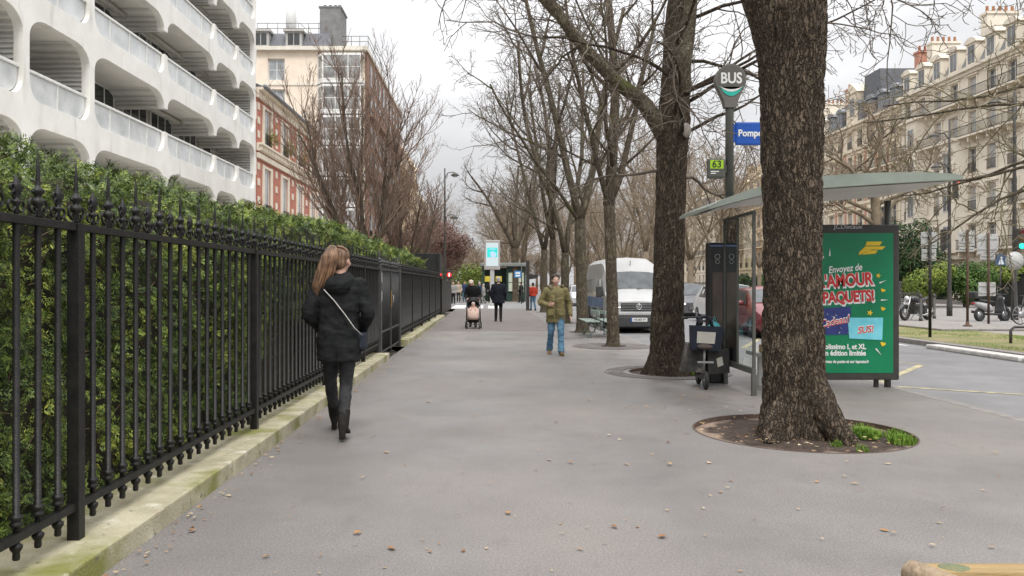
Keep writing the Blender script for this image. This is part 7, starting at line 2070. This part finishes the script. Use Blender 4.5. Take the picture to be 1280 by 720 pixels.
# --- the man in the dark coat further on, and the stroller with its pusher
D1 = dict(h=1.72, vox=.014, head=(0, .02, 1.63), legs=(((-.09, 0, .92), (-.09, .05, .5), (-.1, .02, .09), .1, 0), ((.09, 0, .92), (.09, .03, .5), (.09, -.1, .1), -.1, -.15)),
          arms=(((-.195, 0, 1.4), (-.27, -.03, 1.12), (-.24, .05, .88), (0, .3, -1), (.3, .9, 0)), ((.195, 0, 1.4), (.27, -.03, 1.12), (.24, .05, .88), (0, .3, -1), (-.3, .9, 0))), hem=.72, cw=1.12, flare=.02, armw=1.1,
          coat=navy_c, trousers=black_t, shoes=suede, hair=cap_hair, hairm=hair_gr, disp=wr_disp(.01, 8))
person('grey haired man in a long dark navy coat walking away beyond the stroller', (.34, 30.7, 0), 0, D1)
def flat_cap(hm, M, S):
    rot = M.to_3x3(); hm.ell(M @ V((0, .0, .06)), (.09, .115, .07), 18, 10, 0, rot); hm.ell(M @ V((0, .09, .055)), (.065, .06, .014), 14, 8, 0, rot)
D2 = dict(h=1.66, vox=.014, head=(.06, .16, 1.55), tilt=-.35, lean=.12, legs=(((-.09, 0, .92), (-.09, .1, .5), (-.09, .1, .09), .1, 0), ((.09, 0, .92), (.09, -.02, .5), (.09, -.25, .12), -.1, -.25)),
          arms=(((-.19, .1, 1.38), (-.26, .08, 1.12), (-.2, .32, 1.02), (0, 1, -.1), (.9, 0, .2)), ((.19, .1, 1.38), (.26, .08, 1.12), (.2, .32, 1.02), (0, 1, -.1), (-.9, 0, .2))), hem=.82, cw=1.08, flare=.01,
          coat=coat_black, trousers=black_t, shoes=suede, hair=flat_cap, hairm=mat('cap_pale', (.55, .45, .36), (.45, .37, .3), 9, .9), curl=.9)
person('person in black with a pale cap pushing the baby stroller', (-.56, 26.75, 0), PI, D2)
ST = thing('stroller', 'pink and black baby stroller with a dark hood pushed towards the camera', 'stroller', (-.53, 25.8, 0), PI)
pink = cloth('stroller_pink', (.55, .4, .34), (.47, .33, .28), 8, .3, 20); st_blk = cloth('stroller_black', (.025, .025, .026), (.04, .04, .04), 8, .3, 25)
b = MB()
for s in (-1, 1):
    b.tube([(s * .22, -.38, 1.0), (s * .22, -.2, .75), (s * .2, .05, .42), (s * .2, .3, .1)], .014, 7); b.tube([(s * .22, -.2, .72), (s * .24, -.3, .12)], .014, 7); b.tube([(s * .2, .05, .42), (s * .24, -.28, .14)], .012, 7)
b.tube([(-.22, -.38, 1.0), (.22, -.38, 1.0)], .016, 8); b.tube([(-.2, .25, .16), (.2, .25, .16)], .012, 6); b.build('frame', mat('stroller_frame', (.06, .055, .055), None, 6, .4), ST)
for (x, y, r) in ((-.2, .3, .085), (.2, .3, .085), (-.25, -.3, .11), (.25, -.3, .11)):
    b = MB(); b.torus((x, y, r), r - .022, .022, 'x', 18, 8); o = b.build('wheel', rubber, ST); b = MB(); b.lathe([(r * .7, -.015), (r * .7, .015), (.0, .02)], 14, Matrix.Translation((x, y, r)) @ Matrix.Rotation(PI / 2, 4, 'Y')); b.build('rim', rim_m, o)
b = MB(); b.rings([[V((.19 * g * math.cos(a), y + .08 * math.sin(a), z)) for a in [2 * PI * k / 14 for k in range(14)]] for z, y, g in ((.36, .1, .85), (.45, .08, 1.), (.6, -.04, 1.), (.78, -.14, .95))]); b.build('seat', st_blk, ST)
b = MB(); b.rings([[V((.19 * g * math.cos(a), y + .09 * math.sin(a), z)) for a in [2 * PI * k / 14 for k in range(14)]] for z, y, g in ((.3, .16, .8), (.4, .18, .98), (.55, .1, 1.02), (.66, .03, .95))]); b.build('foot_muff', pink, ST)
rg = []
for k in range(8):
    a = .8 + k * PI * .66 / 7; rg.append([V((.21 * math.cos(c), -.14 + (.24 * math.sin(c)) * math.cos(a), .68 + .3 * math.sin(c) * math.sin(a) + .02)) for c in [PI * q / 12 for q in range(13)]])
b = MB(); b.rings(rg, 0, True, caps=False, closed=False); o = b.build('hood', st_blk, ST); md_ = o.modifiers.new('t', 'SOLIDIFY'); md_.thickness = .015
b = MB(); b.bbox(-.19, -.3, .2, .19, .1, .34, .04); b.build('basket', st_blk, ST)
bab = thing('person', 'baby in a pale hat sitting under the stroller hood', 'person', (-.53, 25.74, 0.02), PI)
sk, ew, ed, lp, M_ = head_shapes(V((0, -.08, .76)), .72)
bd = MB(); bd.add(sk.v, sk.f); bd.ell((0, -.07, .62), (.1, .08, .12))
for sg in (-1, 1): limb(bd, [(sg * .09, -.06, .66), (sg * .11, .03, .58), (sg * .06, .08, .6)], [.035, .03, .025])
remesh([(bd, 0), (ew, 1), (ed, 2), (lp, 3)], 'body', [mat('baby_skin', (.5, .3, .24), None, 5, .6), eye_w, eye_d, lip], bab, .009, 1)
hm = MB(); hm.ell(M_ @ V((0, -.01, .05)), (.064, .075, .06)); remesh([(hm, 0)], 'hat', [mat('baby_hat', (.6, .5, .46), None, 5, .9)], bab, .01)


# --- small figures further down the pavement
def small(label, x, y, rz, h, coat, trs, hairm, hem=.8, bag=None, group='people at the far end of the pavement'):
    c = dict(h=h, vox=.02, bvox=.016, head=(0, .02, 1.63), legs=(((-.09, 0, .92), (-.09, .08, .5), (-.1, .1, .09), .1, 0), ((.09, 0, .92), (.09, .0, .5), (.1, -.14, .1), -.1, -.1)),
             arms=(((-.195, 0, 1.4), (-.26, -.03, 1.12), (-.22, .1, .9), (0, .4, -1), (.3, .9, 0)), ((.195, 0, 1.4), (.26, -.03, 1.12), (.2, .18, 1.0), (0, .8, -.4), (-.3, .9, 0))), hem=hem, cw=1.08, armw=1.1, coat=coat, trousers=trs, shoes=suede, hair=cap_hair, hairm=hairm)
    return person(label, (x, y, 0), rz, c, group)
def long_hair(hm, M, S): cap_hair(hm, M, S); hm.tube([M @ V((0, -.07, .0)), M @ V((0, -.09, -.12)), M @ V((0, -.09, -.22))], [.075, .08, .05], 12)
small('person in a red jacket and light jeans standing by the dark post', 2.38, 43.6, .4, 1.52, red_j, jean_blue, hair_dk, .9)
small('person in a dark coat standing under the trees near the blue sign', 2.45, 62, 1.0, 1.6, coat_black, black_t, hair_dk)
small('person in a grey jacket at the corner next to the red signal', -2.6, 57, PI, 1.62, grey_j, black_t, hair_dk, .85)
small('person in a beige coat walking at the far crossing', -2.5, 64, PI, 1.66, beige_c, jean_dark, hair_br)
small('person in a blue jacket at the far crossing beside the one in beige', -2.05, 65, PI, 1.68, teal_j, jean_blue, hair_dk, .85)
small('person in dark blue bending past the stroller at the far crossing', -.75, 60, 1.2, 1.6, teal_j, black_t, hair_gr, .85)
small('person in a pale grey coat beside the one in dark blue at the crossing', -.45, 59, 1.4, 1.45, grey_j, grey_j, hair_gr, .7)
small('person in black standing in front of the far shelter behind the dark coated man', .05, 62, PI, 1.68, coat_black, black_t, hair_dk)
